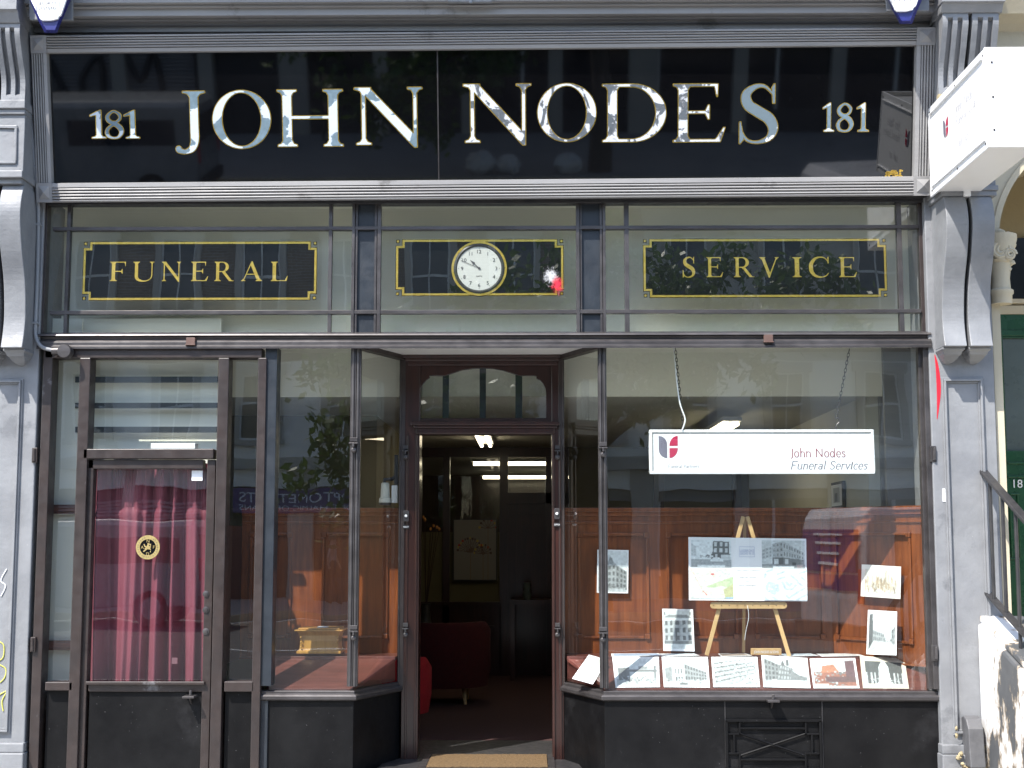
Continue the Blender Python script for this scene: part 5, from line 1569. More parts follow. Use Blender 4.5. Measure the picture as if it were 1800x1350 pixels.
# ================================================================== PHOTOGRAPHS (drawn on a fine grid of coloured faces)
class Pic:
    def __init__(s, w, h, sky=(.85, .87, .88), ground=None):
        s.w, s.h = w, h
        s.a = np.zeros((h, w, 3)); s.a[:] = sky
        s.yy, s.xx = np.mgrid[0:h, 0:w]; s.u = (s.xx + .5) / w; s.v = 1 - (s.yy + .5) / h
    def rect(s, x0, y0, x1, y1, c): s.a[(s.u >= x0) & (s.u < x1) & (s.v >= y0) & (s.v < y1)] = c
    def poly(s, pts, c):
        ins = np.zeros(s.u.shape, bool); n = len(pts)
        for i in range(n):
            (x0, y0), (x1, y1) = pts[i], pts[i - 1]
            cr = ((y0 > s.v) != (y1 > s.v)); xx = (x1 - x0) * (s.v - y0) / (y1 - y0 + 1e-9) + x0
            ins ^= cr & (s.u < xx)
        s.a[ins] = c; return ins
    def facade(s, p00, p10, p11, p01, c, nx, ny, win, ww=.55, wh=.6):
        """quad facade with windows: bottom-left, bottom-right, top-right, top-left"""
        s.poly([p00, p10, p11, p01], c)
        L = lambda a, b, t: (a[0] + (b[0] - a[0]) * t, a[1] + (b[1] - a[1]) * t)
        Q = lambda u, v: L(L(p00, p10, u), L(p01, p11, u), v)
        for i in range(nx):
            for j in range(ny):
                u0 = (i + .5 - ww / 2) / nx; u1 = (i + .5 + ww / 2) / nx; v0 = (j + .5 - wh / 2) / ny; v1 = (j + .5 + wh / 2) / ny
                s.poly([Q(u0, v0), Q(u1, v0), Q(u1, v1), Q(u0, v1)], win)
    def grain(s, k):
        a = np.clip(s.a, 0, 1)
        coarse = RNG.random((s.h // 4 + 2, s.w // 4 + 2, 1)).repeat(4, 0).repeat(4, 1)[:s.h, :s.w]
        fine = RNG.random((s.h, s.w, 1))
        m = 1 + .30 * (coarse - .5) + .55 * (fine - .5) * (1.1 - a.mean(2, keepdims=True))
        a = a * m
        b = a.copy(); b[1:] += a[:-1]; b[:-1] += a[1:]; b[:, 1:] += a[:, :-1]; b[:, :-1] += a[:, 1:]
        cnt = np.full((s.h, s.w, 1), 5.0); cnt[0] -= 1; cnt[-1] -= 1; cnt[:, 0] -= 1; cnt[:, -1] -= 1
        a = .45 * a + .55 * b / cnt
        s.a = np.clip(.07 + .86 * a, 0, .86) * np.array((.95, 1.0, 1.0))
        return s
    def clutter(s, x0, y0, x1, y1, n, lo=.05, hi=.7, sz=.03):
        for _ in range(n):
            x, y = random.uniform(x0, x1), random.uniform(y0, y1); c = random.uniform(lo, hi)
            s.rect(x, y, x + random.uniform(.3, 1) * sz, y + random.uniform(.3, 1) * sz, (c, c * 1.02, c * 1.03))
    def tone(s, sh): s.a *= np.array(sh)
    def border(s, b, c=(.84, .85, .87)):
        k = (s.u < b) | (s.u > 1 - b) | (s.v < b * s.w / s.h) | (s.v > 1 - b * s.w / s.h); s.a[k] = c


def g3(x): return (x, x * 1.03, x * 1.05)


def pic(kind, w=84, h=54):
    s = Pic(w, h, g3(.78))
    if kind == 'bridge':
        s.rect(0, 0, 1, .28, g3(.5)); s.poly([(.1, .25), (.1, .62), (.35, .66), (.35, .25)], g3(.18)); s.rect(.3, .5, .95, .58, g3(.2)); s.rect(.3, .58, .95, .6, g3(.5))
        s.rect(.55, .6, .75, .68, g3(.3)); s.rect(.88, .2, .93, .7, g3(.2)); s.clutter(.15, .12, .9, .34, 70, .1, .7, .05); s.rect(.09, .3, .105, .85, g3(.15))
        s.poly([(.35, 1), (.6, 1), (.3, .66), (.2, .66)], g3(.62))
    elif kind == 'church':
        s.rect(0, 0, 1, .22, g3(.6)); s.poly([(.05, .2), (.05, .62), (.2, .7), (.2, .2)], g3(.3)); s.poly([(.2, .2), (.2, .7), (.34, .92), (.48, .8), (.48, .2)], g3(.66))
        for x in (.27, .33, .39): s.rect(x, .45, x + .03, .62, g3(.12)); s.rect(x, .2, x + .035, .36, g3(.1))
        s.facade((.48, .22), (.95, .24), (.95, .5), (.48, .78), g3(.35), 8, 3, g3(.12)); s.clutter(.05, .1, .95, .26, 50, .1, .8, .05); s.rect(.36, .08, .52, .15, g3(.15))
    elif kind == 'aerial':
        s.rect(0, 0, 1, .8, g3(.45))
        for k in range(9): s.poly([(-.1, .1 + k * .08), (.9, .45 + k * .06), (.9, .47 + k * .06), (-.1, .14 + k * .08)], g3(.12 + .5 * (k % 2)))
        s.poly([(.5, .08), (.92, .45), (.97, .38), (.56, 0)], g3(.75)); s.clutter(.0, .0, 1, .78, 240, .05, .75, .035)
    elif kind == 'terrace':
        s.rect(0, 0, 1, .22, g3(.5)); s.facade((.05, .2), (.5, .3), (.5, .65), (.05, .92), g3(.26), 6, 4, g3(.08)); s.facade((.3, .25), (.7, .25), (.68, .62), (.4, .75), g3(.18), 6, 3, g3(.45))
        s.poly([(.4, .7), (.45, .9), (.5, .7)], g3(.12)); s.rect(.52, .7, .58, .9, g3(.12)); s.poly([(.6, .25), (.6, .6), (.78, .42), (.95, .36), (.95, .25)], g3(.2)); s.rect(.15, 0, .8, .16, g3(.82))
    elif kind == 'trains':
        s.rect(0, 0, 1, .55, (.30, .10, .06)); s.poly([(.75, .3), (.75, .9), (1, .95), (1, .3)], (.12, .05, .06)); s.poly([(.2, .5), (.25, .75), (.5, .8), (.6, .55)], (.45, .17, .09)); s.clutter(.02, .05, .7, .55, 60, .1, .6, .07)
        s.rect(.3, .2, .95, .38, (.12, .05, .05)); s.rect(0, .05, .35, .14, (.7, .66, .62)); s.rect(.05, .6, .2, .72, (.6, .5, .45))
    elif kind == 'arcade':
        s.a[:] = g3(.06); s.poly([(.36, .1), (.64, .1), (.60, .7), (.5, .93), (.40, .7)], g3(.85))
        for x in (.1, .2, .28, .70, .78, .88): s.rect(x, .15, x + .035, .5, g3(.55))
        s.poly([(.2, 0), (.8, 0), (.6, .25), (.4, .25)], g3(.75)); s.clutter(.15, .05, .85, .35, 60, .05, .8, .04)
    elif kind == 'sepiafig':
        s.a[:] = (.80, .76, .72); s.poly([(.35, .3), (.5, .65), (.75, .4), (.8, .12), (.4, .1)], (.62, .46, .40)); s.clutter(.3, .1, .8, .5, 30, .4, .7, .06)
    elif kind == 'house':
        s = Pic(w, h, g3(.72)); s.rect(0, 0, 1, .22, g3(.62)); s.facade((.05, .22), (.35, .22), (.35, .76), (.05, .74), g3(.48), 2, 3, g3(.10)); s.facade((.35, .22), (.6, .22), (.6, .76), (.35, .76), g3(.38), 1, 3, g3(.07))
        s.facade((.6, .22), (.95, .22), (.95, .8), (.6, .77), g3(.52), 2, 3, g3(.10)); s.rect(.03, .73, .97, .79, g3(.75)); s.poly([(.03, .79), (.2, .86), (.8, .86), (.97, .79)], g3(.25)); s.rect(.4, .22, .47, .45, g3(.05)); s.rect(.05, .17, .95, .25, g3(.15)); s.rect(.05, .85, .10, .92, g3(.2)); s.rect(.88, .85, .93, .93, g3(.2))
    elif kind == 'grand':
        s = Pic(w, h, g3(.76)); s.rect(0, 0, 1, .12, g3(.5)); s.facade((.05, .1), (.6, .1), (.6, .68), (.05, .6), g3(.36), 4, 4, g3(.10)); s.poly([(.3, .65), (.42, .86), (.56, .68)], g3(.3)); s.rect(.12, .6, .2, .8, g3(.25)); s.poly([(.1, .8), (.16, .95), (.22, .8)], g3(.15))
        s.facade((.6, .1), (.95, .12), (.95, .5), (.6, .66), g3(.28), 3, 4, g3(.07)); s.clutter(.05, .06, .95, .2, 60, .03, .3, .05)
    elif kind == 'engraving':
        s = Pic(w, h, (.80, .75, .66))
        for _ in range(150):
            x = random.uniform(.08, .92); y = random.uniform(.12, .5); hh = random.uniform(.03, .3) * (1 - abs(x - .5)); c = random.uniform(.25, .6)
            s.rect(x, y, x + .014, y + hh, (c, c * .72, c * .45))
        s.rect(.62, .4, .64, .85, (.5, .4, .28)); s.clutter(.1, .1, .9, .2, 30, .5, .7, .05)
    elif kind == 'street':
        s = Pic(w, h, g3(.8)); s.rect(0, 0, 1, .3, g3(.6)); s.poly([(.05, .08), (.05, .9), (.18, .92), (.22, .3)], g3(.07)); s.facade((.2, .3), (.62, .3), (.58, .48), (.2, .56), g3(.36), 6, 2, g3(.12)); s.facade((.82, .28), (.97, .2), (.97, .68), (.82, .56), g3(.25), 2, 3, g3(.08))
        s.rect(.43, .5, .46, .88, g3(.55)); s.poly([(.1, .05), (.14, .05), (.42, .3), (.40, .3)], g3(.35)); s.clutter(.55, .28, .85, .36, 25, .1, .5, .05)
    elif kind == 'corner_shop':
        s = Pic(w, h, g3(.80)); s.rect(0, 0, 1, .30, g3(.40)); s.facade((.52, .3), (.95, .3), (.95, .95), (.55, .97), g3(.10), 3, 3, g3(.6), .5, .7); s.rect(.5, .3, .97, .5, g3(.08)); s.rect(.6, .32, .66, .48, g3(.6)); s.rect(.75, .28, .97, .46, g3(.65)); s.facade((0, .42), (.13, .42), (.13, .75), (0, .9), g3(.62), 2, 4, g3(.5))
        s.poly([(.47, .24), (.55, .36), (.68, .37), (.8, .28), (.8, .2), (.5, .2)], g3(.82)); s.rect(.5, .19, .78, .21, g3(.1)); s.clutter(.2, .32, .5, .42, 25, .1, .7, .06); s.rect(.16, 0, .84, .09, g3(.85))
    elif kind == 'corner_pub':
        s = Pic(w, h, g3(.62)); s.rect(0, 0, 1, .14, g3(.3)); s.facade((.24, .38), (.5, .38), (.5, .97), (.24, .88), g3(.36), 3, 3, g3(.12), .4, .5); s.facade((.5, .38), (.98, .3), (.98, .58), (.5, .97), g3(.44), 8, 2, g3(.14), .4, .5); s.facade((0, .3), (.24, .4), (.24, .8), (0, .66), g3(.5), 3, 3, g3(.3))
        s.rect(.24, .12, .5, .38, g3(.07)); s.rect(.28, .14, .38, .32, g3(.6)); s.poly([(.5, .1), (.5, .38), (.98, .3), (.98, .14)], g3(.16)); s.rect(.54, .14, .62, .32, g3(.62)); s.rect(.7, .1, .8, .2, g3(.03)); s.rect(.03, .16, .2, .26, g3(.6)); s.rect(.26, 0, .74, .07, g3(.85))
    elif kind == 'map_colour':
        s = Pic(w, h, (.74, .71, .66))
        for _ in range(90):
            x, y = random.random(), random.random(); c = random.choice([(.66, .68, .58), (.72, .62, .52), (.80, .80, .80), (.6, .6, .58)]); s.rect(x, y, x + .05, y + .05, c)
        s.poly([(.35, .4), (1, .75), (1, .3), (.75, .42), (.5, .35)], (.52, .62, .36)); s.poly([(.8, 0), (1, 0), (1, .5), (.78, .3)], (.52, .50, .26)); s.clutter(.65, .7, 1, 1, 60, .35, .6, .03)
        for k in range(30): s.rect(.03 + k * .008, .95 - k * .022, .045 + k * .008, .97 - k * .022, (.6, .35, .25))
        s.rect(.49, .80, .56, .84, (.65, .05, .04)); s.poly([(.26, .3), (.32, .24), (.42, .1), (.38, .1)], (.6, .1, .06)); s.rect(.82, 0, 1, .06, (.35, .5, .62)); s.rect(.2, 0, .8, .08, (.83, .83, .83))
    elif kind == 'map_grey':
        s = Pic(w, h, (.80, .83, .86)); c = (.50, .57, .65)
        def bar(x0, y0, x1, y1, t=.03):
            d = math.hypot(x1 - x0, y1 - y0); nx_, ny_ = -(y1 - y0) / d * t, (x1 - x0) / d * t
            s.poly([(x0 - nx_, y0 - ny_), (x1 - nx_, y1 - ny_), (x1 + nx_, y1 + ny_), (x0 + nx_, y0 + ny_)], c)
        for b in ((.06, .9, .22, .98), (.3, .82, .5, .92), (.0, .7, .06, .85), (.3, .65, .5, .75), (.62, .8, .8, .6), (.8, .85, 1, .95), (.42, .6, .5, .35), (.5, .34, .65, .35), (.65, .35, .75, .5), (.52, .6, .58, .45), (.58, .45, .66, .55), (.78, .58, .9, .45), (.85, .75, .95, .65), (.6, .1, .95, .4), (.75, .0, 1, .2), (.5, .15, .6, .05), (.2, .1, .3, 0), (.0, .1, .1, 0)): bar(*b)
        s.poly([(.02, .45), (.12, .6), (.34, .5), (.36, .3), (.25, .15), (.08, .25)], c); s.clutter(.04, .2, .34, .55, 40, .6, .8, .04)
    s.grain(.10)
    return s


def card(name, label, cat, s, quad, border=.035, group=None, tint=None, bend=0.0, parent=None, bc=(.84, .85, .87), frame=None):
    """quad = world corners (tl, tr, br, bl) ; a thin card that carries the picture"""
    if border: s.border(border, bc)
    if tint: s.tone(tint)
    tl, tr, br, bl = [Vector(q) for q in quad]
    n = (tr - tl).cross(bl - tl).normalized()
    if n.y > 0: n = -n
    H, W = s.h, s.w
    vs = []
    for j in range(H + 1):
        v = j / H
        for i in range(W + 1):
            u = i / W
            p = (tl * (1 - u) + tr * u) * (1 - v) + (bl * (1 - u) + br * u) * v + n * (bend * (1 - v) ** 2)
            vs.append(p)
    fs = [(j * (W + 1) + i, j * (W + 1) + i + 1, (j + 1) * (W + 1) + i + 1, (j + 1) * (W + 1) + i) for j in range(H) for i in range(W)]
    base = (tl + tr + br + bl) / 4
    inv = Matrix.Translation(base).inverted() if parent is None else world_of(parent).inverted()
    me = bpy.data.meshes.new(name); me.from_pydata([inv @ v for v in vs], [], fs); me.materials.append(M['photo'])
    ca = me.color_attributes.new('Col', 'FLOAT_COLOR', 'CORNER')
    cols = np.repeat(np.concatenate([s.a.reshape(-1, 3), np.ones((H * W, 1))], 1), 4, axis=0)
    ca.data.foreach_set('color', cols.astype(np.float32).ravel())
    o = bpy.data.objects.new(name, me); COL.objects.link(o)
    if parent is None: o.location = base; MW[o.name] = Matrix.Translation(base)
    else: o.parent = parent; MW[o.name] = world_of(parent).copy()
    m = o.modifiers.new('solid', 'SOLIDIFY'); m.thickness = .0012
    if label: tag(o, label, cat, group)
    return o


def qplane(pts, p0, n, lift=0.0):
    return [on_plane(a, b, Vector(p0) + n * lift, n) for a, b in pts]
G_ = 'old photographs shown in the right window'
row = [('bridge', [(1076, 1156), (1158, 1157), (1160, 1208), (1082, 1209)], 'black and white bridge photo, leftmost full one of the sloping row'),
       ('church', [(1163, 1157), (1244, 1157), (1248, 1209), (1167, 1208)], 'black and white arched gable photo in the sloping row, second from left'),
       ('aerial', [(1250, 1157), (1331, 1157), (1336, 1208), (1254, 1208)], 'pale aerial view of rooftops in the middle of the sloping row'),
       ('terrace', [(1338, 1154), (1419, 1159), (1425, 1210), (1342, 1208)], 'photo of a dark turreted terrace below the easel right leg'),
       ('trains', [(1423, 1160), (1503, 1159), (1511, 1210), (1430, 1210)], 'reddish brown photo in the sloping row'),
       ('arcade', [(1511, 1155), (1590, 1160), (1598, 1211), (1517, 1210)], 'photo of a dark avenue with a bright centre, right end of the sloping row')]
for k, pts, lab in row:
    card('photograph', lab, 'photograph', pic(k), qplane(pts, S0, SN, .004), .045 if k != 'arcade' else .10, G_, bend=.008, bc=(.84, .85, .87) if k != 'arcade' else (.62, .58, .50))
# leaning sepia one at the splayed corner
card('photograph', 'pale sepia photo leaning in the left splayed corner of the right window', 'photograph', pic('sepiafig'), [P(1035, 1151, .34), P(1068, 1160, .26), P(1042, 1203, .10), P(1006, 1193, .20)], .04, G_)
YB_ = .72
card('photograph', 'tall photo of a gabled grand building pinned to the left mahogany panel', 'photograph', pic('grand', 48, 66), [P(1050, 966, YB_), P(1105, 967, YB_), P(1104, 1043, YB_), P(1049, 1042, YB_)], .05, G_)
card('photograph', 'photo of a bay fronted pale villa propped on the shelf left of the easel', 'photograph', pic('house', 50, 66), [P(1164, 1070, .70), P(1218, 1071, .70), P(1221, 1145, .64), P(1166, 1144, .64)], .05, G_)
def on4(px_, py_, off=.04):
    t = Vector((B4[0] - A4[0], B4[1] - A4[1], 0)).normalized(); n = Vector((t.y, -t.x, 0))
    return on_plane(px_, py_, Vector((A4[0], A4[1], 0)) + n * off, n)
card('photograph', 'sepia engraving fixed to the right angled mahogany panel', 'photograph', pic('engraving', 70, 56), [on4(1515, 992), on4(1584, 996), on4(1583, 1053), on4(1513, 1048)], .10, G_, bc=(.82, .80, .76))
card('photograph', 'tall photo of an empty street standing at the right end of the shelf', 'photograph', pic('street', 50, 72), [on4(1526, 1072, .07), on4(1577, 1075, .07), on4(1576, 1152, .12), on4(1523, 1150, .12)], .06, G_)
# loose prints on the shelf
for a, b, w_, lab, c in ((1118, 1148.5, 42, 'left', (.35, .45, .62)), (1193, 1149.5, 30, 'middle', (.7, .72, .75)), (1290, 1149, 24, 'right', (.35, .25, .2)), (1400, 1148.5, 30, 'far', (.5, .55, .62)), (1475, 1149, 34, 'last', (.66, .64, .63))):
    names = {'left': 'blue edged print lying flat on the shelf below the gabled building photo', 'middle': 'white print lying flat below the pale villa photo', 'right': 'dark print lying flat on the shelf under the easel', 'far': 'bluish print lying flat right of the easel foot', 'last': 'curling white print lying flat on the shelf near its right end'}
    y = .55; x0_, x1_ = X(a - w_, y, b), X(a + w_, y, b)
    s = Pic(20, 10, c); s.grain(.2)
    card('loose_print', names[lab], 'print', s, [(x0_, .66, zbk + .006), (x1_, .66, zbk + .008), (x1_ + .01, .44, zbk + .012), (x0_ - .01, .44, zbk + .006)], .06, 'prints lying on the shelf')

# ---- easel and its display board
ES = thing('table_easel', 'pale beech tabletop easel carrying the history board', 'easel', tuple(P(1310, 1150, .60)))
ye = lambda py: .44 + .12 * (1150 - py) / 245 + .0
def rod(mb, a, b, w=.012, d=.009):
    a, b = Vector(a), Vector(b); t = (b - a).normalized(); sx = Vector((t.z, 0, -t.x)).normalized() * w; sy = Vector((0, d, 0))
    vs = [a - sx - sy, a + sx - sy, a + sx + sy, a - sx + sy, b - sx - sy, b + sx - sy, b + sx + sy, b - sx + sy]
    mb.add(vs, [(0, 3, 2, 1), (4, 5, 6, 7), (0, 1, 5, 4), (1, 2, 6, 5), (2, 3, 7, 6), (3, 0, 4, 7)])
top = P(1310, 908, .58); lf, rgt = P(1242, 1152, .46), P(1387, 1153, .46)
for q, dx in ((lf, -.012), (rgt, .012)):
    m = MB(); rod(m, q, (top.x + dx, top.y, top.z)); part('leg', m, M['pine'], ES, bevel=.002)
m = MB(); rod(m, P(1307, 1147, .66), (top.x, top.y + .02, top.z - .01), .009); part('rear_leg', m, M['pine'], ES, bevel=.002)
c = P(1316, 1064, .465)
m = MB(); hw = (X(1383, .465) - X(1249, .465)) / 2; hh = .021
m.prism([(c.x + sx * (hw - hh) + hh * math.cos(R(a)), c.z + hh * math.sin(R(a))) for sx, r0 in ((1, -90), (-1, 90)) for a in range(r0, r0 + 181, 20)], 'y', .462, .478)
led = part('ledge', m, M['pine'], ES, bevel=.002)
m = MB()
for k in range(10): m.lathe([(.0028, 0), (.0028, -.002)], (c.x + (k - 4.5) * .0475, .4605, c.z), 'y', 8)
part('peg_hole', m, M['mahogd'], led)
lp = MB().tube(catmull([tuple(P(a, b, .455)) for a, b in ((1314, 1064), (1316, 1085), (1311, 1110), (1309, 1125))], 5), .0014, 5)
part('cord', lp, M['paper'], ES)
YE = .448
HB = thing('history_board', 'white display board of old street photos and maps on the easel', 'display board', tuple(P(1314, 1056, YE)))
bq = [P(1210, 944, YE + .03), P(1417, 947, YE + .03), P(1419, 1057, YE), P(1211, 1055, YE)]
s = Pic(4, 4, (.84, .85, .87)); card('backing_card', None, None, s, bq, 0, parent=HB)
def sub_(u0, v0, u1, v1, lift=.0025):
    tl, tr, br, bl = bq; Q = lambda u, v: (tl * (1 - u) + tr * u) * (1 - v) + (bl * (1 - u) + br * u) * v + Vector((0, -lift, 0))
    return [Q(u0, v0), Q(u1, v0), Q(u1, v1), Q(u0, v1)]
card('printed_picture', None, None, pic('corner_shop', 78, 58), sub_(.022, .045, .362, .475), 0, parent=HB)
card('printed_picture', None, None, pic('corner_pub', 78, 58), sub_(.622, .035, .985, .475), 0, parent=HB)
card('printed_map', None, None, pic('map_colour', 78, 58), sub_(.01, .50, .375, .97), 0, parent=HB)
card('printed_map', None, None, pic('map_grey', 78, 58), sub_(.635, .49, 1.0, .985, .004), 0, parent=HB)
tx = MB(); tl, tr, br, bl = bq
def hb(u, v, l=.004): return (tl * (1 - u) + tr * u) * (1 - v) + (bl * (1 - u) + br * u) * v + Vector((0, -l, 0))
bw_, bh_ = (tr - tl).length, (tl - bl).length
for t_, cv, wd, sz, m_ in (('LADBROKE', .205, .085, .022, 1), ('GROVE W.10', .25, .085, .022, 1), ('A short history in pictures', .51, .16, .016, 0), ('of', .565, .012, .016, 0), ('Ladbroke Grove', .625, .105, .018, 0), ('and', .69, .02, .016, 0), ('North Kensington', .75, .11, .018, 0)):
    c0 = hb(.495, cv); sans(tx, t_, lambda u, v: (c0.x + u, c0.y - .001, c0.z + v), sz, width=wd, m=m_)
for (u0, v0, u1, v1) in ((.43, .14, .56, .145), (.43, .30, .56, .305), (.43, .14, .432, .30), (.558, .14, .56, .30)):
    a, b, c_, d = [hb(x, y, .0045) for x, y in ((u0, v0), (u1, v0), (u1, v1), (u0, v1))]; tx.add([a, b, c_, d], [(0, 1, 2, 3)], 1)
M['inkblue'] = surf('pale_blue_ink', (.40, .45, .62), None, 5, .6); M['inklt'] = surf('soft_black_ink', (.22, .22, .25), None, 5, .6)
part('lettering', tx, [M['inklt'], M['inkblue']], HB, recalc=False)
# name block
nb = MB(); nb.px(1321, 1140, 1374, 1151.5, .45, .49)
NK = thing('name_block', 'small wooden name block with pale lettering standing under the easel', 'name block', tuple(P(1347, 1151, .47)))
part('block', nb, M['pine'], NK, bevel=.003)
t = MB(); c0 = P(1347, 1146, .448); sans(t, 'JOHN NODES & SONS', lambda u, v: (c0.x + u, c0.y, c0.z + v), .022, width=.15); part('lettering', t, M['paper'], NK, recalc=False)

# ---- wooden ashes casket in the left window
CS = thing('wooden_casket', 'golden oak ashes casket with a white card on its lid in the left window', 'casket', tuple(P(558, 1148, .42)))
Yc0, Yc1 = .40, .60
def cx_(p): return X(p, Yc0, 1125)
zc0, zc1 = Z(1149, Yc0, 558), Z(1105, Yc0, 558)
m = MB(); hgt = zc1 - zc0
lv = [(0, .008), (.10, .008), (.13, -.004), (.2, -.008), (.5, -.011), (.72, -.006), (.86, .004), (.9, .006)]
vs = []
for t, o in lv:
    z = zc0 + hgt * t; vs += [(cx_(524) - o, Yc0 - o, z), (cx_(597) + o, Yc0 - o, z), (cx_(597) + o, Yc1 + o, z), (cx_(524) - o, Yc1 + o, z)]
m.add(vs, [(i * 4 + k, i * 4 + (k + 1) % 4, i * 4 + 4 + (k + 1) % 4, i * 4 + 4 + k) for i in range(len(lv) - 1) for k in range(4)] + [(0, 1, 2, 3)])
part('body', m, M['oak'], CS, bevel=.002)
m = MB(); m.box(cx_(518), cx_(603), Yc0 - .025, Yc1 + .02, zc0 + hgt * .9, zc0 + hgt * .96); m.box(cx_(524), cx_(597), Yc0 - .01, Yc1, zc0 + hgt * .96, zc1 + .004)
part('lid', m, M['oak'], CS, bevel=.003)
m = MB(); m.box(cx_(556), cx_(574), Yc0 + .02, Yc0 + .1, zc1 + .006, zc1 + .009); o = part('card', m, M['paper'], None); tag(o, 'small white card lying on the oak casket lid', 'card')
m = MB()
for p_ in (529, 592):
    for k in range(3): m.blob((cx_(p_), Yc0 - .004, zc0 + hgt * (.25 + .2 * k)), (.006, .006, .006), 5)
part('corner_bead', m, M['oak'], CS, smooth=True)

# ---- camera-like spot lamp beside the door frame
SL = thing('spot_lamp', 'beige cylindrical spot lamp on a black arm inside the left splayed pane', 'spot lamp', tuple(P(692, 845, .62)))
part('wall_arm', MB().tube([P(697, 836, .62), P(690, 842, .60), P(676, 843, .58), P(675, 850, .57)], .012, 8).box(P(697, 836, .62).x - .012, P(697, 836, .62).x + .012, .6, .64, P(697, 800, .62).z, P(697, 852, .62).z), M['blackm'], SL)
q = P(677, 866, .57)
part('lamp_body', MB().lathe([(.018, .062), (.026, .055), (.030, -.03), (.038, -.035), (.040, -.062)], tuple(q), 'z', 20), M['stoned'] if False else M['cream'], SL, smooth=True)
part('lens_ring', MB().lathe([(.040, -.063), (.036, -.078), (.01, -.079)], tuple(q), 'z', 20), M['blackm'], SL, smooth=True)
m = MB(); m.px(688, 853, 699, 884, .56, .62)
tag(part('detector_box', m, M['white'], None, bevel=.004), 'white plastic detector box beside the beige spot lamp', 'detector')

# ---- hanging sign
YH = .12
hx0, hx1, hz0, hz1 = X(1142, YH, 795), X(1537, YH, 795), Z(833, YH, 1340), Z(755, YH, 1340)
HS = thing('hanging_sign', 'white framed window sign reading John Nodes Funeral Services', 'sign', ((hx0 + hx1) / 2, YH, hz0))
part('panel', MB().box(hx0 + .01, hx1 - .01, YH + .006, YH + .035, hz0 + .01, hz1 - .01), M['sign'], HS)
m = MB(); w = .016
m.box(hx0, hx1, YH, YH + .04, hz0, hz0 + w); m.box(hx0, hx1, YH, YH + .04, hz1 - w, hz1); m.box(hx0, hx0 + w, YH, YH + .04, hz0 + w, hz1 - w); m.box(hx1 - w, hx1, YH, YH + .04, hz0 + w, hz1 - w)
part('frame', m, M['sign'], HS, bevel=.003)
m = MB(); m.box(hx0 + w, hx1 - w, YH + .003, YH + .012, hz1 - w - .006, hz1 - w); m.box(hx0 + w, hx0 + w + .005, YH + .003, YH + .012, hz0 + w, hz1 - w)
part('grey_edge_strip', m, M['greyd'], HS)  # thin grey strips along the top and left inner edges only
lg = MB(); yl = YH + .0045
def hp(a, b): return X(a, yl, 795), Z(b, yl, 1340)
l0 = hp(1158, 805); s_ = hp(1158, 766)[1] - l0[1]
logo(lg, lambda a, b: (l0[0] + a * 1.0, yl, l0[1] + b), s_)
def line(keys, x0_, x1_, yb, cap, m_, italic=0):
    ks = [(' ' if k == '' else k) for k in keys.split(' ')]
    a0, b0 = hp(x0_, yb); a1 = hp(x1_, yb)[0]; ch = hp(x0_, yb - cap)[1] - b0
    wx = (a1 - a0) / word_width(ks); word(lg, ks, lambda u, v: (a0 + u * wx, yl, b0 + v * ch), m=m_, italic=italic)
line('lj lo lh ln  LN lo ld le ls', 1388, 1487, 803.5, 15, 2)
line('LF lu ln le lr la ll  LS le lr lv li lc le ls', 1388, 1524, 825, 14.5, 0, .16)
line('LF lu ln le lr la ll  LP la lr lt ln le lr ls', 1174, 1229, 822.5, 6.2, 0)
part('lettering', lg, [M['inkgrey'], M['crimson'], M['inkred']], HS, recalc=False)
def chain(a, b, n, name='chain'):
    a, b = Vector(a), Vector(b); m = MB(); st = (b - a) / n
    for k in range(n):
        c = a + st * (k + .5); t = st.normalized(); sd = Vector((1, 0, 0)) if k % 2 else Vector((0, 1, 0)); sd = (sd - t * sd.dot(t)).normalized()
        pts = [c + t * st.length * .68 * math.cos(w_) + sd * .0065 * math.sin(w_) for w_ in [2 * PI * j / 8 for j in range(9)]]
        m.tube(pts, .0019, 4, caps=False)
    return part(name, m, M['steel'], HS)
chain(P(1187, 610, .10), P(1201, 752, .13), 22)
chain(P(1493, 614, .10), P(1470, 735, .13), 18)
m = MB().tube([tuple(P(1470 + a, 742 + b, .13)) for a, b in ((0, -8), (4, -6), (5, 0), (1, 4), (-1, 9), (0, 12))], .003, 6); part('hook', m, M['steel'], HS)
m = MB().tube(catmull([tuple(P(a, b, .115)) for a, b in ((1184, 609), (1188, 650), (1192, 690), (1196, 712), (1204, 735), (1203, 745), (1199, 756))], 5), .0045, 6)
part('power_cable', m, M['sign'], HS, smooth=True)

# ---- pictures on the walls
xw = 2.196
s = Pic(30, 40, (.75, .77, .78)); s.rect(.2, .15, .8, .85, g3(.35)); s.rect(.35, .2, .6, .6, g3(.08))
PF = thing('framed_picture', 'black framed small picture on the pale wall right of the hanging sign', 'picture', (xw, 1.85, 1.9))
y0_, y1_ = 1.62, 2.0; z0_, z1_ = 1.6 + 60 * 10.1 / 2500, 1.6 + 107 * 10.1 / 2500
part('frame', MB().box(xw - .02, xw + .002, y0_ + .0, y1_, z0_, z1_), M['blackm'], PF, bevel=.002)
card('print', None, None, s, [(xw - .022, y1_ - .02, z1_ - .02), (xw - .022, y0_ + .02, z1_ - .02), (xw - .022, y0_ + .02, z0_ + .02), (xw - .022, y1_ - .02, z0_ + .02)], .08, parent=PF)
Yq_ = Yk - .03
PB = thing('framed_print', 'framed print of dandelion stems on the far wall inside the doorway', 'picture', tuple(P(835, 1020, Yq_)))
m = MB(); m.px(796, 912, 874, 1021, Yq_, Yq_ + .03); part('frame', m, M['blackm'], PB)
s = Pic(60, 84, (.20, .185, .165))
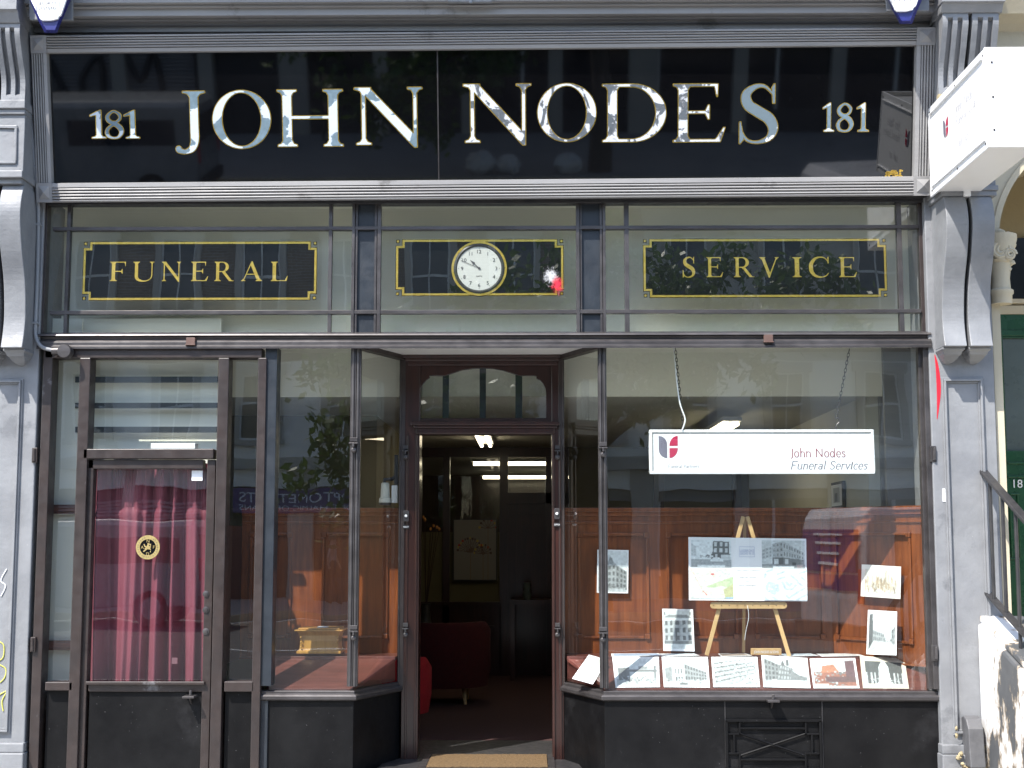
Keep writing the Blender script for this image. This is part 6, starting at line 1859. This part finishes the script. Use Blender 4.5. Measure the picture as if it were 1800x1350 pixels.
for cx0, cy0, n_, L_ in ((.38, .45, 15, .30), (.68, .42, 9, .2), (.8, .85, 7, .2)):
    for k in range(n_):
        a = PI * (.05 + .9 * k / (n_ - 1)); ex, ey = cx0 + L_ * math.cos(a), cy0 + L_ * .8 * math.sin(a)
        for t in np.linspace(0, 1, 26): s.rect(cx0 + (ex - cx0) * t, cy0 + (ey - cy0) * t, cx0 + (ex - cx0) * t + .013, cy0 + (ey - cy0) * t + .01, (.12, .08, .06))
        cc_ = random.choice([(.35, .03, .02), (.08, .05, .04), (.4, .3, .05), (.08, .05, .04)]); s.rect(ex - .02, ey - .015, ex + .025, ey + .02, cc_)
    s.rect(cx0, 0, cx0 + .012, cy0, (.2, .14, .08))
card('print', None, None, s, [P(798, 914, Yq_ - .002), P(872, 914, Yq_ - .002), P(872, 1019, Yq_ - .002), P(798, 1019, Yq_ - .002)], 0, parent=PB)

# ---- red tub chairs, vase, side table
def tub(cx0, cy0, w, label, ztop, rot=0.0, mt=None):
    T_ = thing('tub_chair', label, 'armchair', (cx0, cy0, ZF), 'red tub chairs')
    m = MB(); n = 28
    ri, ro = w / 2 - .11, w / 2
    prof = lambda a: ztop - .10 * max(0, math.cos(a - rot)) ** 1
    A = [R(-60) + R(300) * k / n + PI for k in range(n + 1)]
    vs = []
    for a in A:
        front = min(abs(a - A[0]), abs(a - A[-1])); z = ztop - .12 * max(0, 1 - front / 1.3)
        for r_, zz in ((ro * .94, .46 - .02), (ro, .56), (ro, z - .05), (ro - .03, z), (ri + .03, z), (ri, z - .05), (ri, .46)):
            vs.append((cx0 + r_ * math.cos(a + rot), cy0 + r_ * math.sin(a + rot), zz))
    k7 = 7; fs = [(i * k7 + j, i * k7 + (j + 1) % k7, (i + 1) * k7 + (j + 1) % k7, (i + 1) * k7 + j) for i in range(n) for j in range(k7)]
    fs += [tuple(range(k7)), tuple(n * k7 + j for j in range(k7))]
    m.add(vs, fs); part('backrest', m, mt, T_, smooth=True)
    part('seat', MB().lathe([(ri * .9, .46), (ri, .48), (ri + .01, .60), (ri - .03, .64), (.05, .65)], (cx0, cy0, 0), 'z', 28), mt, T_, smooth=True)
    for a in (45, 135, 225, 315):
        x_, y_ = cx0 + w * .33 * math.cos(R(a)), cy0 + w * .33 * math.sin(R(a))
        part('leg', MB().tube([(x_, y_, .45), (x_ + .02 * math.cos(R(a)), y_ + .02 * math.sin(R(a)), ZF)], [.022, .013], 8), M['pine'], T_, smooth=True)
tub(-.72, 3.65, .80, 'shade-coloured red tub chair farther inside the doorway', .96, R(0), M['red_shade'])
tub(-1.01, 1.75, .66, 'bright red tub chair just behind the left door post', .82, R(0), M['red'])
VS = thing('dried_flowers', 'orange tipped dried stems in a dark vase at the left inside the doorway', 'vase', (-.95, 4.9, 1.0))
part('vase', MB().lathe([(.05, .3), (.07, .6), (.05, .9), (.035, 1.0), (.045, 1.05)], (-.95, 4.9, 0), 'z', 16), M['blackm'], VS, smooth=True)
m = MB(); m2 = MB()
for k, (a, b) in enumerate(((744, 909), (747, 914), (762, 924), (768, 927), (772, 930), (757, 930))):
    q = P(a, b, 4.9); m.tube([(-.95, 4.9, 1.0), tuple((Vector((-.95, 4.9, 1.0)) + q) / 2 + Vector((0, 0, .03))), tuple(q)], .003, 4); m2.blob(tuple(q), (.012, .012, .016), 5)
part('stem', m, M['mahogd'], VS); part('seed_head', m2, surf('orange_seed_heads', (.35, .14, .02), None, 5, .5), VS)
TB = thing('console_table', 'dark side table against the far wall right of the framed print', 'table', (.0, 5.6, ZF))
part('table_top', MB().box(-.18, .30, 5.45, 5.85, 1.02, 1.06), M['mahogd'], TB)
for x_ in (-.16, .26):
    for y_ in (5.5, 5.8): part('leg', MB().box(x_ - .02, x_ + .02, y_ - .02, y_ + .02, ZF, 1.02), M['mahogd'], TB)
tag(part('glass_vase', MB().lathe([(.03, 1.06), (.045, 1.10), (.03, 1.20), (.04, 1.22)], (-.02, 5.6, 0), 'z', 16), M['obsc'], None, smooth=True), 'small pale vase on the dark side table at the far end', 'vase')
# ================================================================== THE STREET (behind the camera; it is what the glass reflects)
M['pave'] = surf('paving_slabs', (.36, .35, .33), (.31, .30, .28), 1.5, .8, bump=.003, bscale=12, dirt=((.17, .165, .155), 1.2, .6))
M['asph'] = surf('asphalt', (.05, .05, .052), (.038, .038, .04), 3, .85, bump=.003, bscale=60)
g = MB().box(-60, 60, -60, 14, -.30, -.02); o = part('ground', g, M['asph'], None); o['kind'] = 'structure'
rd = MB().box(-60, 60, -22.0, -5.2, -.02, 0.0); o = part('road', rd, M['asph'], None); o['kind'] = 'structure'
for y0, y1 in ((-5.2, 0.36), (-29.2, -22.0)):
    s_ = MB().box(-60, 60, y0 + (.15 if y0 > -10 else 0), y1 - (.15 if y0 < -10 else 0), -.02, .124)
    o = part('pavement', s_, M['pave'], None); o['kind'] = 'structure'
    jt = MB()
    k = MB(); yk = y0 if y0 > -10 else y1 - .15
    k.box(-60, 60, yk, yk + .15, -.02, .13); o = part('kerb', k, M['stone'], None); o['kind'] = 'structure'
ln = MB()
for k in range(-12, 12): ln.box(k * 5, k * 5 + 2.5, -13.65, -13.55, .0, .004)
for y in (-5.5, -5.7, -21.6, -21.8): ln.box(-60, 60, y - .04, y + .04, .0, .004)
o = part('road_markings', ln, M['white'], None); o['kind'] = 'structure'

M['stucco'] = surf('white_stucco', (.48, .46, .41), (.43, .41, .37), .6, .8)
M['pale_stucco'] = surf('pale_first_floor_stucco', (.88, .86, .80), (.82, .80, .75), .6, .8)
M['darkshop'] = surf('dark_shop_glass', (.015, .017, .02), None, 4, .08)
M['wpane'] = surf('dark_window_pane', (.03, .035, .045), None, 4, .06)
M['shutter'] = surf('steel_shutter', (.34, .34, .35), (.25, .25, .26), 2, .45, metal=.2)
YO = -29.0
def far_house(x0, x1, wallmat, label, h=11.5, n=4, shop=None):
    Hh = thing('terrace_house', label, 'house', ((x0 + x1) / 2, YO, .12), 'terrace houses across the street')
    m = MB().box(x0, x1, YO - 9, YO, 6.4, h); part('upper_wall', m, wallmat, Hh)
    m = MB().box(x0, x1, YO - 9, YO + .04, 3.06, 6.4); part('first_floor_wall', m, M['pale_stucco'], Hh)
    m = MB().box(x0, x1, YO - 9, YO - .35, .1, 3.06); part('ground_floor', m, M['post'], Hh)
    m = MB().box(x0, x1, YO - .1, YO + .22, 3.55, 3.85); m.box(x0, x1, YO - .1, YO + .3, 6.9, 7.15); m.box(x0, x1, YO - .1, YO + .45, h - .9, h - .5); m.box(x0, x1, YO - 9, YO + .1, h - .5, h + .2); part('cornice', m, M['stucco'], Hh)
    bw = (x1 - x0) / n
    fl = [(4.3, 6.1, .95), (7.7, 9.7, 1.0)]
    for i in range(n):
        cx = x0 + bw * (i + .5)
        for z0, z1, w in fl:
            sr = MB(); s = w / 2
            for a in ((-s - .17, -s, z0, z1 + .0), (s, s + .17, z0, z1 + .0), (-s - .25, s + .25, z1, z1 + .25), (-s - .22, s + .22, z0 - .12, z0)): sr.box(cx + a[0], cx + a[1], YO - .02, YO + .14, a[2], a[3])
            W_ = part('window', sr, M['stucco'], Hh, merge=False)
            fm = MB().box(cx - s, cx + s, YO - .02, YO + .06, z0, z1); part('pane', fm, M['wpane'], W_)
            fm = MB()
            for a in ((-s, -s + .05, z0, z1), (s - .05, s, z0, z1), (-.02, .02, z0 + .05, z1 - .05), (-s + .05, s - .05, (z0 + z1) / 2 - .03, (z0 + z1) / 2 + .03), (-s + .05, s - .05, z0, z0 + .05), (-s + .05, s - .05, z1 - .05, z1)): fm.box(cx + a[0], cx + a[1], YO + .055, YO + .09, a[2], a[3])
            part('sash', fm, M['white'], W_, merge=False)
    for i in range(n + 1):
        px_ = min(max(x0 + bw * i, x0 + .18), x1 - .18)
        part('shop_pier', MB().box(px_ - .18, px_ + .18, YO - .35, YO + .05, .1, 3.55), M['stucco'], Hh)
    return Hh, bw
def shopfront(H_, x0, x1, mat, stall=.6):
    part('shop_window', MB().box(x0, x1, YO - .3, YO - .25, .12 + stall, 2.75), mat, H_)
    part('stall_riser', MB().box(x0, x1, YO - .32, YO - .2, .12, .12 + stall), M['post'], H_)
    m = MB()
    for k in range(4): xx = x0 + (x1 - x0) * k / 3; m.box(xx - .04, xx + .04, YO - .28, YO - .18, .12 + stall, 2.75)
    part('shop_mullion', m, M['white'], H_)
    part('shop_fascia', MB().box(x0, x1, YO - .3, YO - .1, 2.75, 3.06), M['greyd'], H_)
H1, bw = far_house(-24, -15, M['stucco'], 'white stucco terrace house far left across the street')
shopfront(H1, -23.6, -15.4, M['darkshop'])
H2, bw = far_house(-15, -6, M['brick'], 'brick terrace house with a rolled down shutter across the street')
sh = MB()
for k in range(26): sh.prism([(YO - .28, .14 + k * .1), (YO - .22, .16 + k * .1), (YO - .22, .21 + k * .1), (YO - .28, .235 + k * .1)], 'x', -14.6, -8.6)
part('roller_shutter', sh, M['shutter'], H2)
gf = MB()
def gs(pts, r): gf.tube([(a, YO - .2, b) for a, b in catmull(pts, 4)], r, 6)
gs([(-9.4, .9), (-9.6, 2.2), (-10.0, 1.5), (-10.4, 2.2), (-10.6, .9)], .09)
gs([(-11.0, 1.0), (-11.0, 2.1), (-11.5, 1.6), (-11.5, 1.0)], .09)
gs([(-12.0, 1.2), (-12.4, 2.1), (-12.9, 1.5), (-12.5, 1.0), (-12.0, 1.4)], .09)
part('graffiti', gf, M['blackm'], H2)
H3, bw = far_house(-6, 3, M['brick'], 'brick terrace house with a purple optician sign across the street')
shopfront(H3, -5.7, 2.7, M['darkshop'])
sg = MB().box(-8.3, -3.3, YO + .03, YO + .10, 2.42, 3.02)
OS = thing('optician_sign', 'purple optician shop sign across the street', 'sign', (-5.8, YO, 2.4))
part('sign_panel', sg, M['purple'], OS)
t = MB()
sans(t, 'OPTOMETRISTS', lambda u, v: (-6.1 - u, YO + .105, 2.80 + v), .34, width=3.0)
sans(t, 'OPHTHALMIC OPTICIANS', lambda u, v: (-6.1 - u, YO + .105, 2.55 + v), .17, width=3.0)
part('lettering', t, M['paper'], OS, recalc=False)
H4, bw = far_house(3, 13, M['stucco'], 'white stucco terrace house opposite the right window')
shopfront(H4, 3.4, 12.6, M['darkshop'])
H5, bw = far_house(13, 24, M['brick'], 'brick terrace house far right across the street')
shopfront(H5, 13.4, 23.6, M['darkshop'])

# ---- vans
def van(loc, rz, paint, label, livery=False, L=5.2, W=1.95, H=2.05):
    V = thing('parked_van', label, 'van', loc, None, Matrix.Rotation(rz, 3, 'Z'))
    Wm = world_of(V)
    def pt(name, m, mat, parent=V, **k):
        m.v = [tuple(Wm @ Vector(p)) for p in m.v]; return part(name, m, mat, parent, **k)
    side = [(-L / 2, .35), (-L / 2 - .02, .9), (-L / 2 + .05, H - .12), (-L / 2 + .15, H), (L * .12, H), (L * .20, H - .06), (L * .36, 1.15), (L * .47, 1.0), (L / 2, .8), (L / 2, .35)]
    m = MB(); n = len(side)
    vs = []
    for y, s in ((-W / 2, 0), (-W / 2 + .1, 1), (W / 2 - .1, 1), (W / 2, 0)):
        for x, z in side:
            zz = z if (z < 1.2) else z - (0 if s else .12)
            vs.append((x * (1 if s else .99), y, zz))
    m.add(vs, [tuple(range(n)), tuple(range(3 * n, 4 * n))[::-1]] + [(r * n + k, r * n + (k + 1) % n, (r + 1) * n + (k + 1) % n, (r + 1) * n + k) for r in range(3) for k in range(n)])
    pt('body', m, paint, bevel=.03)
    pt('side_window', MB().box(L * .06, L * .27, -W / 2 - .006, W / 2 + .006, 1.15, H - .32), M['wpane'])
    pt('side_window', MB().box(-L * .42, -L * .02, -W / 2 - .006, W / 2 + .006, 1.2, H - .35), M['wpane'])
    pt('rear_window', MB().box(-L / 2 - .022, -L / 2 + .1, -W / 2 + .2, W / 2 - .2, 1.25, H - .28), M['wpane'] if not livery else M['purple'])
    pt('windscreen', MB().prism([(L * .215, H - .13), (L * .35, 1.2), (L * .36, 1.22), (L * .225, H - .1)], 'y', -W / 2 + .15, W / 2 - .15), M['wpane'])
    pt('bumper', MB().box(-L / 2 - .08, -L / 2 + .05, -W / 2 + .03, W / 2 - .03, .32, .55), M['blackm'], bevel=.02)
    for x in (-L * .32, L * .31):
        for y in (-W / 2 + .1, W / 2 - .1):
            wh = pt('wheel', MB().lathe([(.2, -.1), (.32, -.1), (.34, -.06), (.34, .06), (.32, .1), (.2, .1)], (x, y, .34), 'y', 24), M['blackm'])
            pt('rim', MB().lathe([(.19, -.105), (.19, .105)], (x, y, .34), 'y', 16), M['shutter'], wh)
    for y in (-W / 2 + .09, W / 2 - .09): pt('tail_light', MB().box(-L / 2 - .03, -L / 2 + .05, y - .06, y + .06, .85, 1.3), M['redp'], bevel=.01)
    if livery:
        pt('purple_panel', MB().box(-L / 2 - .028, -L / 2 - .0, -W / 2 + .12, W / 2 - .12, 1.02, 1.22), M['purple'])
        m = MB()
        for k in range(4): m.box(-L / 2 - .032, -L / 2 - .022, -.45 + .05 * k, .45 - .05 * k, 1.68 - .12 * k, 1.71 - .12 * k)
        pt('white_line', m, M['paper'])
M['vang'] = surf('grey_van_paint', (.30, .31, .32), None, 3, .25, coat=.6)
M['vanw'] = surf('white_van_paint', (.62, .62, .64), None, 3, .25, coat=.6)
van((-9.0, -20.4, 0), R(0) + PI, M['vang'], 'dark grey van parked across the street on the left')
van((6.5, -11.3, 0), R(-14), M['vanw'], 'white van with purple rear panel standing in the road on the right', True)

# ---- tree across the street
TR = thing('street_tree', 'leafy street tree on the far pavement', 'tree', (1.6, -22.9, .12))
M['bark'] = surf('bark', (.10, .08, .06), (.06, .05, .04), 8, .9, bump=.01, bscale=20)
def leaf_mat():
    m, nt, out = new_mat('leaf')
    p = nt.nodes.new('ShaderNodeBsdfPrincipled'); p.inputs['Roughness'].default_value = .45
    n = noise_tex(nt, 1.3, detail=4); c = ramp(nt, n.outputs['Fac'], [(.3, (.035, .075, .015)), (.7, (.10, .17, .03))]).outputs[0]
    nt.links.new(c, p.inputs['Base Color']); t = nt.nodes.new('ShaderNodeBsdfTranslucent'); nt.links.new(c, t.inputs[0])
    mx = nt.nodes.new('ShaderNodeMixShader'); mx.inputs[0].default_value = .3
    nt.links.new(p.outputs[0], mx.inputs[1]); nt.links.new(t.outputs[0], mx.inputs[2]); nt.links.new(mx.outputs[0], out.inputs[0])
    return m
M['leaf'] = leaf_mat()
tk = MB(); b0 = Vector((1.6, -22.9, .1))
tk.tube([b0, b0 + Vector((.05, 0, 1.6)), b0 + Vector((-.1, .1, 3.2)), b0 + Vector((-.2, 0, 5)), b0 + Vector((0, 0, 7))], [.28, .22, .18, .12, .05], 10)
clumps = []
for tip in ((-4.2, .8, 4.6), (-5.6, 1.0, 3.4), (-3.6, .6, 2.4), (-2.5, -1, 6.2), (0, .5, 8), (2, -.5, 7.2), (3.6, .6, 6.0), (1.4, 1.2, 5.6), (-5.0, .6, 5.6), (4.8, 0, 7.0), (-1.2, 1, 7), (-4.6, 1.2, 1.9)):
    t_ = b0 + Vector(tip); s0 = b0 + Vector((-.1, .1, 2.4 + .3 * tip[2] * .6)); mid = (s0 + t_) / 2 + Vector((0, 0, .5))
    tk.tube([s0, mid, t_], [.08, .05, .015], 6)
    clumps += [(t_, 1.0), (mid + Vector((0, 0, .2)), .8)]
part('trunk', tk, M['bark'], TR, smooth=True)
N_ = 15000
cen = np.array([tuple(c) for c, r in clumps]); rad = np.array([r for c, r in clumps])
idx = RNG.integers(0, len(clumps), N_)
sub_c = RNG.normal(size=(len(clumps), 9, 3)) * .55
off = sub_c[idx, RNG.integers(0, 9, N_)] * rad[idx][:, None] + RNG.normal(size=(N_, 3)) * .22
pos = cen[idx] + off
a = RNG.normal(size=(N_, 3)); a /= np.linalg.norm(a, axis=1)[:, None]; b = RNG.normal(size=(N_, 3)); b -= a * (a * b).sum(1)[:, None]; b /= np.linalg.norm(b, axis=1)[:, None]
L_ = (.10 + .07 * RNG.random(N_))[:, None]
v = np.stack([pos - a * L_, pos + b * L_ * .42, pos + a * L_, pos - b * L_ * .42], 1).reshape(-1, 3)
lf_ = MB(); lf_.v = [tuple(p) for p in v]; lf_.f = [(4 * i, 4 * i + 1, 4 * i + 2, 4 * i + 3) for i in range(N_)]; lf_.m = [0] * N_
part('crown', lf_, M['leaf'], TR, recalc=False)
# a walker on the far pavement
def person(x, y, z, label):
    J = {'pelvis': (0, 0, .95, .13, .10), 'waist': (0, 0, 1.08, .115, .085), 'chest': (0, -.01, 1.28, .145, .10), 'neck': (0, 0, 1.44, .055, .055), 'head': (.0, .0, 1.56, .078, .092), 'crown': (0, 0, 1.63, .07, .08)}
    for s, n in ((-1, 'a'), (1, 'b')):
        J.update({'hip' + n: (.02 * s, .085 * s, .9, .09, .09), 'knee' + n: (.10 * s, .09 * s, .50, .055, .055), 'ank' + n: (-.02 + .14 * s, .09 * s, .10, .038, .038), 'toe' + n: (.12 + .14 * s, .09 * s, .04, .035, .03),
                  'sh' + n: (0, .17 * s, 1.37, .05, .05), 'elb' + n: (-.05 * s, .22 * s, 1.10, .036, .036), 'wr' + n: (.06 - .08 * s, .23 * s, .88, .024, .024), 'hand' + n: (.09 - .08 * s, .23 * s, .80, .028, .016)})
    E = [('pelvis', 'waist'), ('waist', 'chest'), ('chest', 'neck'), ('neck', 'head'), ('head', 'crown')]
    for n in 'ab': E += [('pelvis', 'hip' + n), ('hip' + n, 'knee' + n), ('knee' + n, 'ank' + n), ('ank' + n, 'toe' + n), ('chest', 'sh' + n), ('sh' + n, 'elb' + n), ('elb' + n, 'wr' + n), ('wr' + n, 'hand' + n)]
    ks = list(J); me = bpy.data.meshes.new('person'); me.from_pydata([J[k][:3] for k in ks], [(ks.index(a), ks.index(b)) for a, b in E], [])
    for m_ in (surf('dark_trousers', (.05, .035, .03), None, 5, .8), surf('pale_pink_top', (.55, .38, .33), None, 5, .8), surf('skin', (.5, .3, .22), None, 5, .5)): me.materials.append(m_)
    o = bpy.data.objects.new('person', me); COL.objects.link(o); o.location = (x, y, z)
    sk = o.modifiers.new('skin', 'SKIN')
    for i, k in enumerate(ks): me.skin_vertices[0].data[i].radius = J[k][3:]
    me.skin_vertices[0].data[0].use_root = True
    o.modifiers.new('sub', 'SUBSURF').levels = 1
    bpy.context.view_layer.update(); dg = bpy.context.evaluated_depsgraph_get()
    m2 = bpy.data.meshes.new_from_object(o.evaluated_get(dg)); bpy.data.objects.remove(o)
    for p in m2.polygons:
        c = p.center; p.use_smooth = True
        p.material_index = 2 if c.z > 1.45 or (abs(c.y) > .19 and c.z < 1.1) else (1 if c.z > .98 else 0)
    o = bpy.data.objects.new('person', m2); COL.objects.link(o); o.location = (x, y, z); MW[o.name] = Matrix.Translation((x, y, z)); tag(o, label, 'person')
    part('hair', MB().blob((x - .015, y, z + 1.60), (.095, .095, .10), 8), surf('light_brown_hair', (.30, .20, .11), None, 9, .6), o, smooth=True)
person(-4.9, -27.2, .125, 'person in a pale pink top and dark trousers walking on the far pavement')
# rubbish bags at the far kerb
for i, (x_, s, lab) in enumerate(((-1.0, .34, 'nearest the tree trunk'), (-.4, .28, 'slumped between two others'), (.9, .3, 'apart from the others'))):
    tag(part('rubbish_bag', MB().blob((x_, -22.6, .12 + s * .7), (s, s * .8, s * .75), 8, jit=.16), M['white'], None), 'pale rubbish bag on the far kerb ' + lab, 'rubbish bag', 'rubbish bags on the far kerb')

# ================================================================== LIGHT
EL, AZ = R(52), R(38)
S = Vector((-math.sin(AZ) * math.cos(EL), -math.cos(AZ) * math.cos(EL), math.sin(EL)))
sl = bpy.data.lights.new('sun', 'SUN'); sl.energy = 3.3; sl.angle = R(.5); sl.color = (1.0, .955, .89)
so = bpy.data.objects.new('sun', sl); COL.objects.link(so); so.rotation_euler = S.to_track_quat('Z', 'Y').to_euler()
so.location = (0, 0, 20)
w = bpy.data.worlds.new('World'); scene.world = w; w.use_nodes = True
nt = w.node_tree; nt.nodes.clear()
sky = nt.nodes.new('ShaderNodeTexSky'); sky.sky_type = 'NISHITA'; sky.sun_disc = False
sky.sun_elevation = EL; sky.sun_rotation = math.atan2(S.x, S.y) % (2 * PI)
bg = nt.nodes.new('ShaderNodeBackground'); bg.inputs[1].default_value = .15
ow = nt.nodes.new('ShaderNodeOutputWorld'); nt.links.new(sky.outputs[0], bg.inputs[0]); nt.links.new(bg.outputs[0], ow.inputs[0])
vs_ = scene.view_settings; vs_.view_transform = 'Standard'; vs_.look = 'None'; vs_.gamma = 1.0; vs_.exposure = 1.45
scene.render.engine = 'CYCLES'
cy = scene.cycles
cy.use_denoising = True
cy.max_bounces = 10; cy.transparent_max_bounces = 16; cy.glossy_bounces = 5; cy.diffuse_bounces = 4
cy.sample_clamp_indirect = 6
cy.caustics_reflective = False; cy.caustics_refractive = False
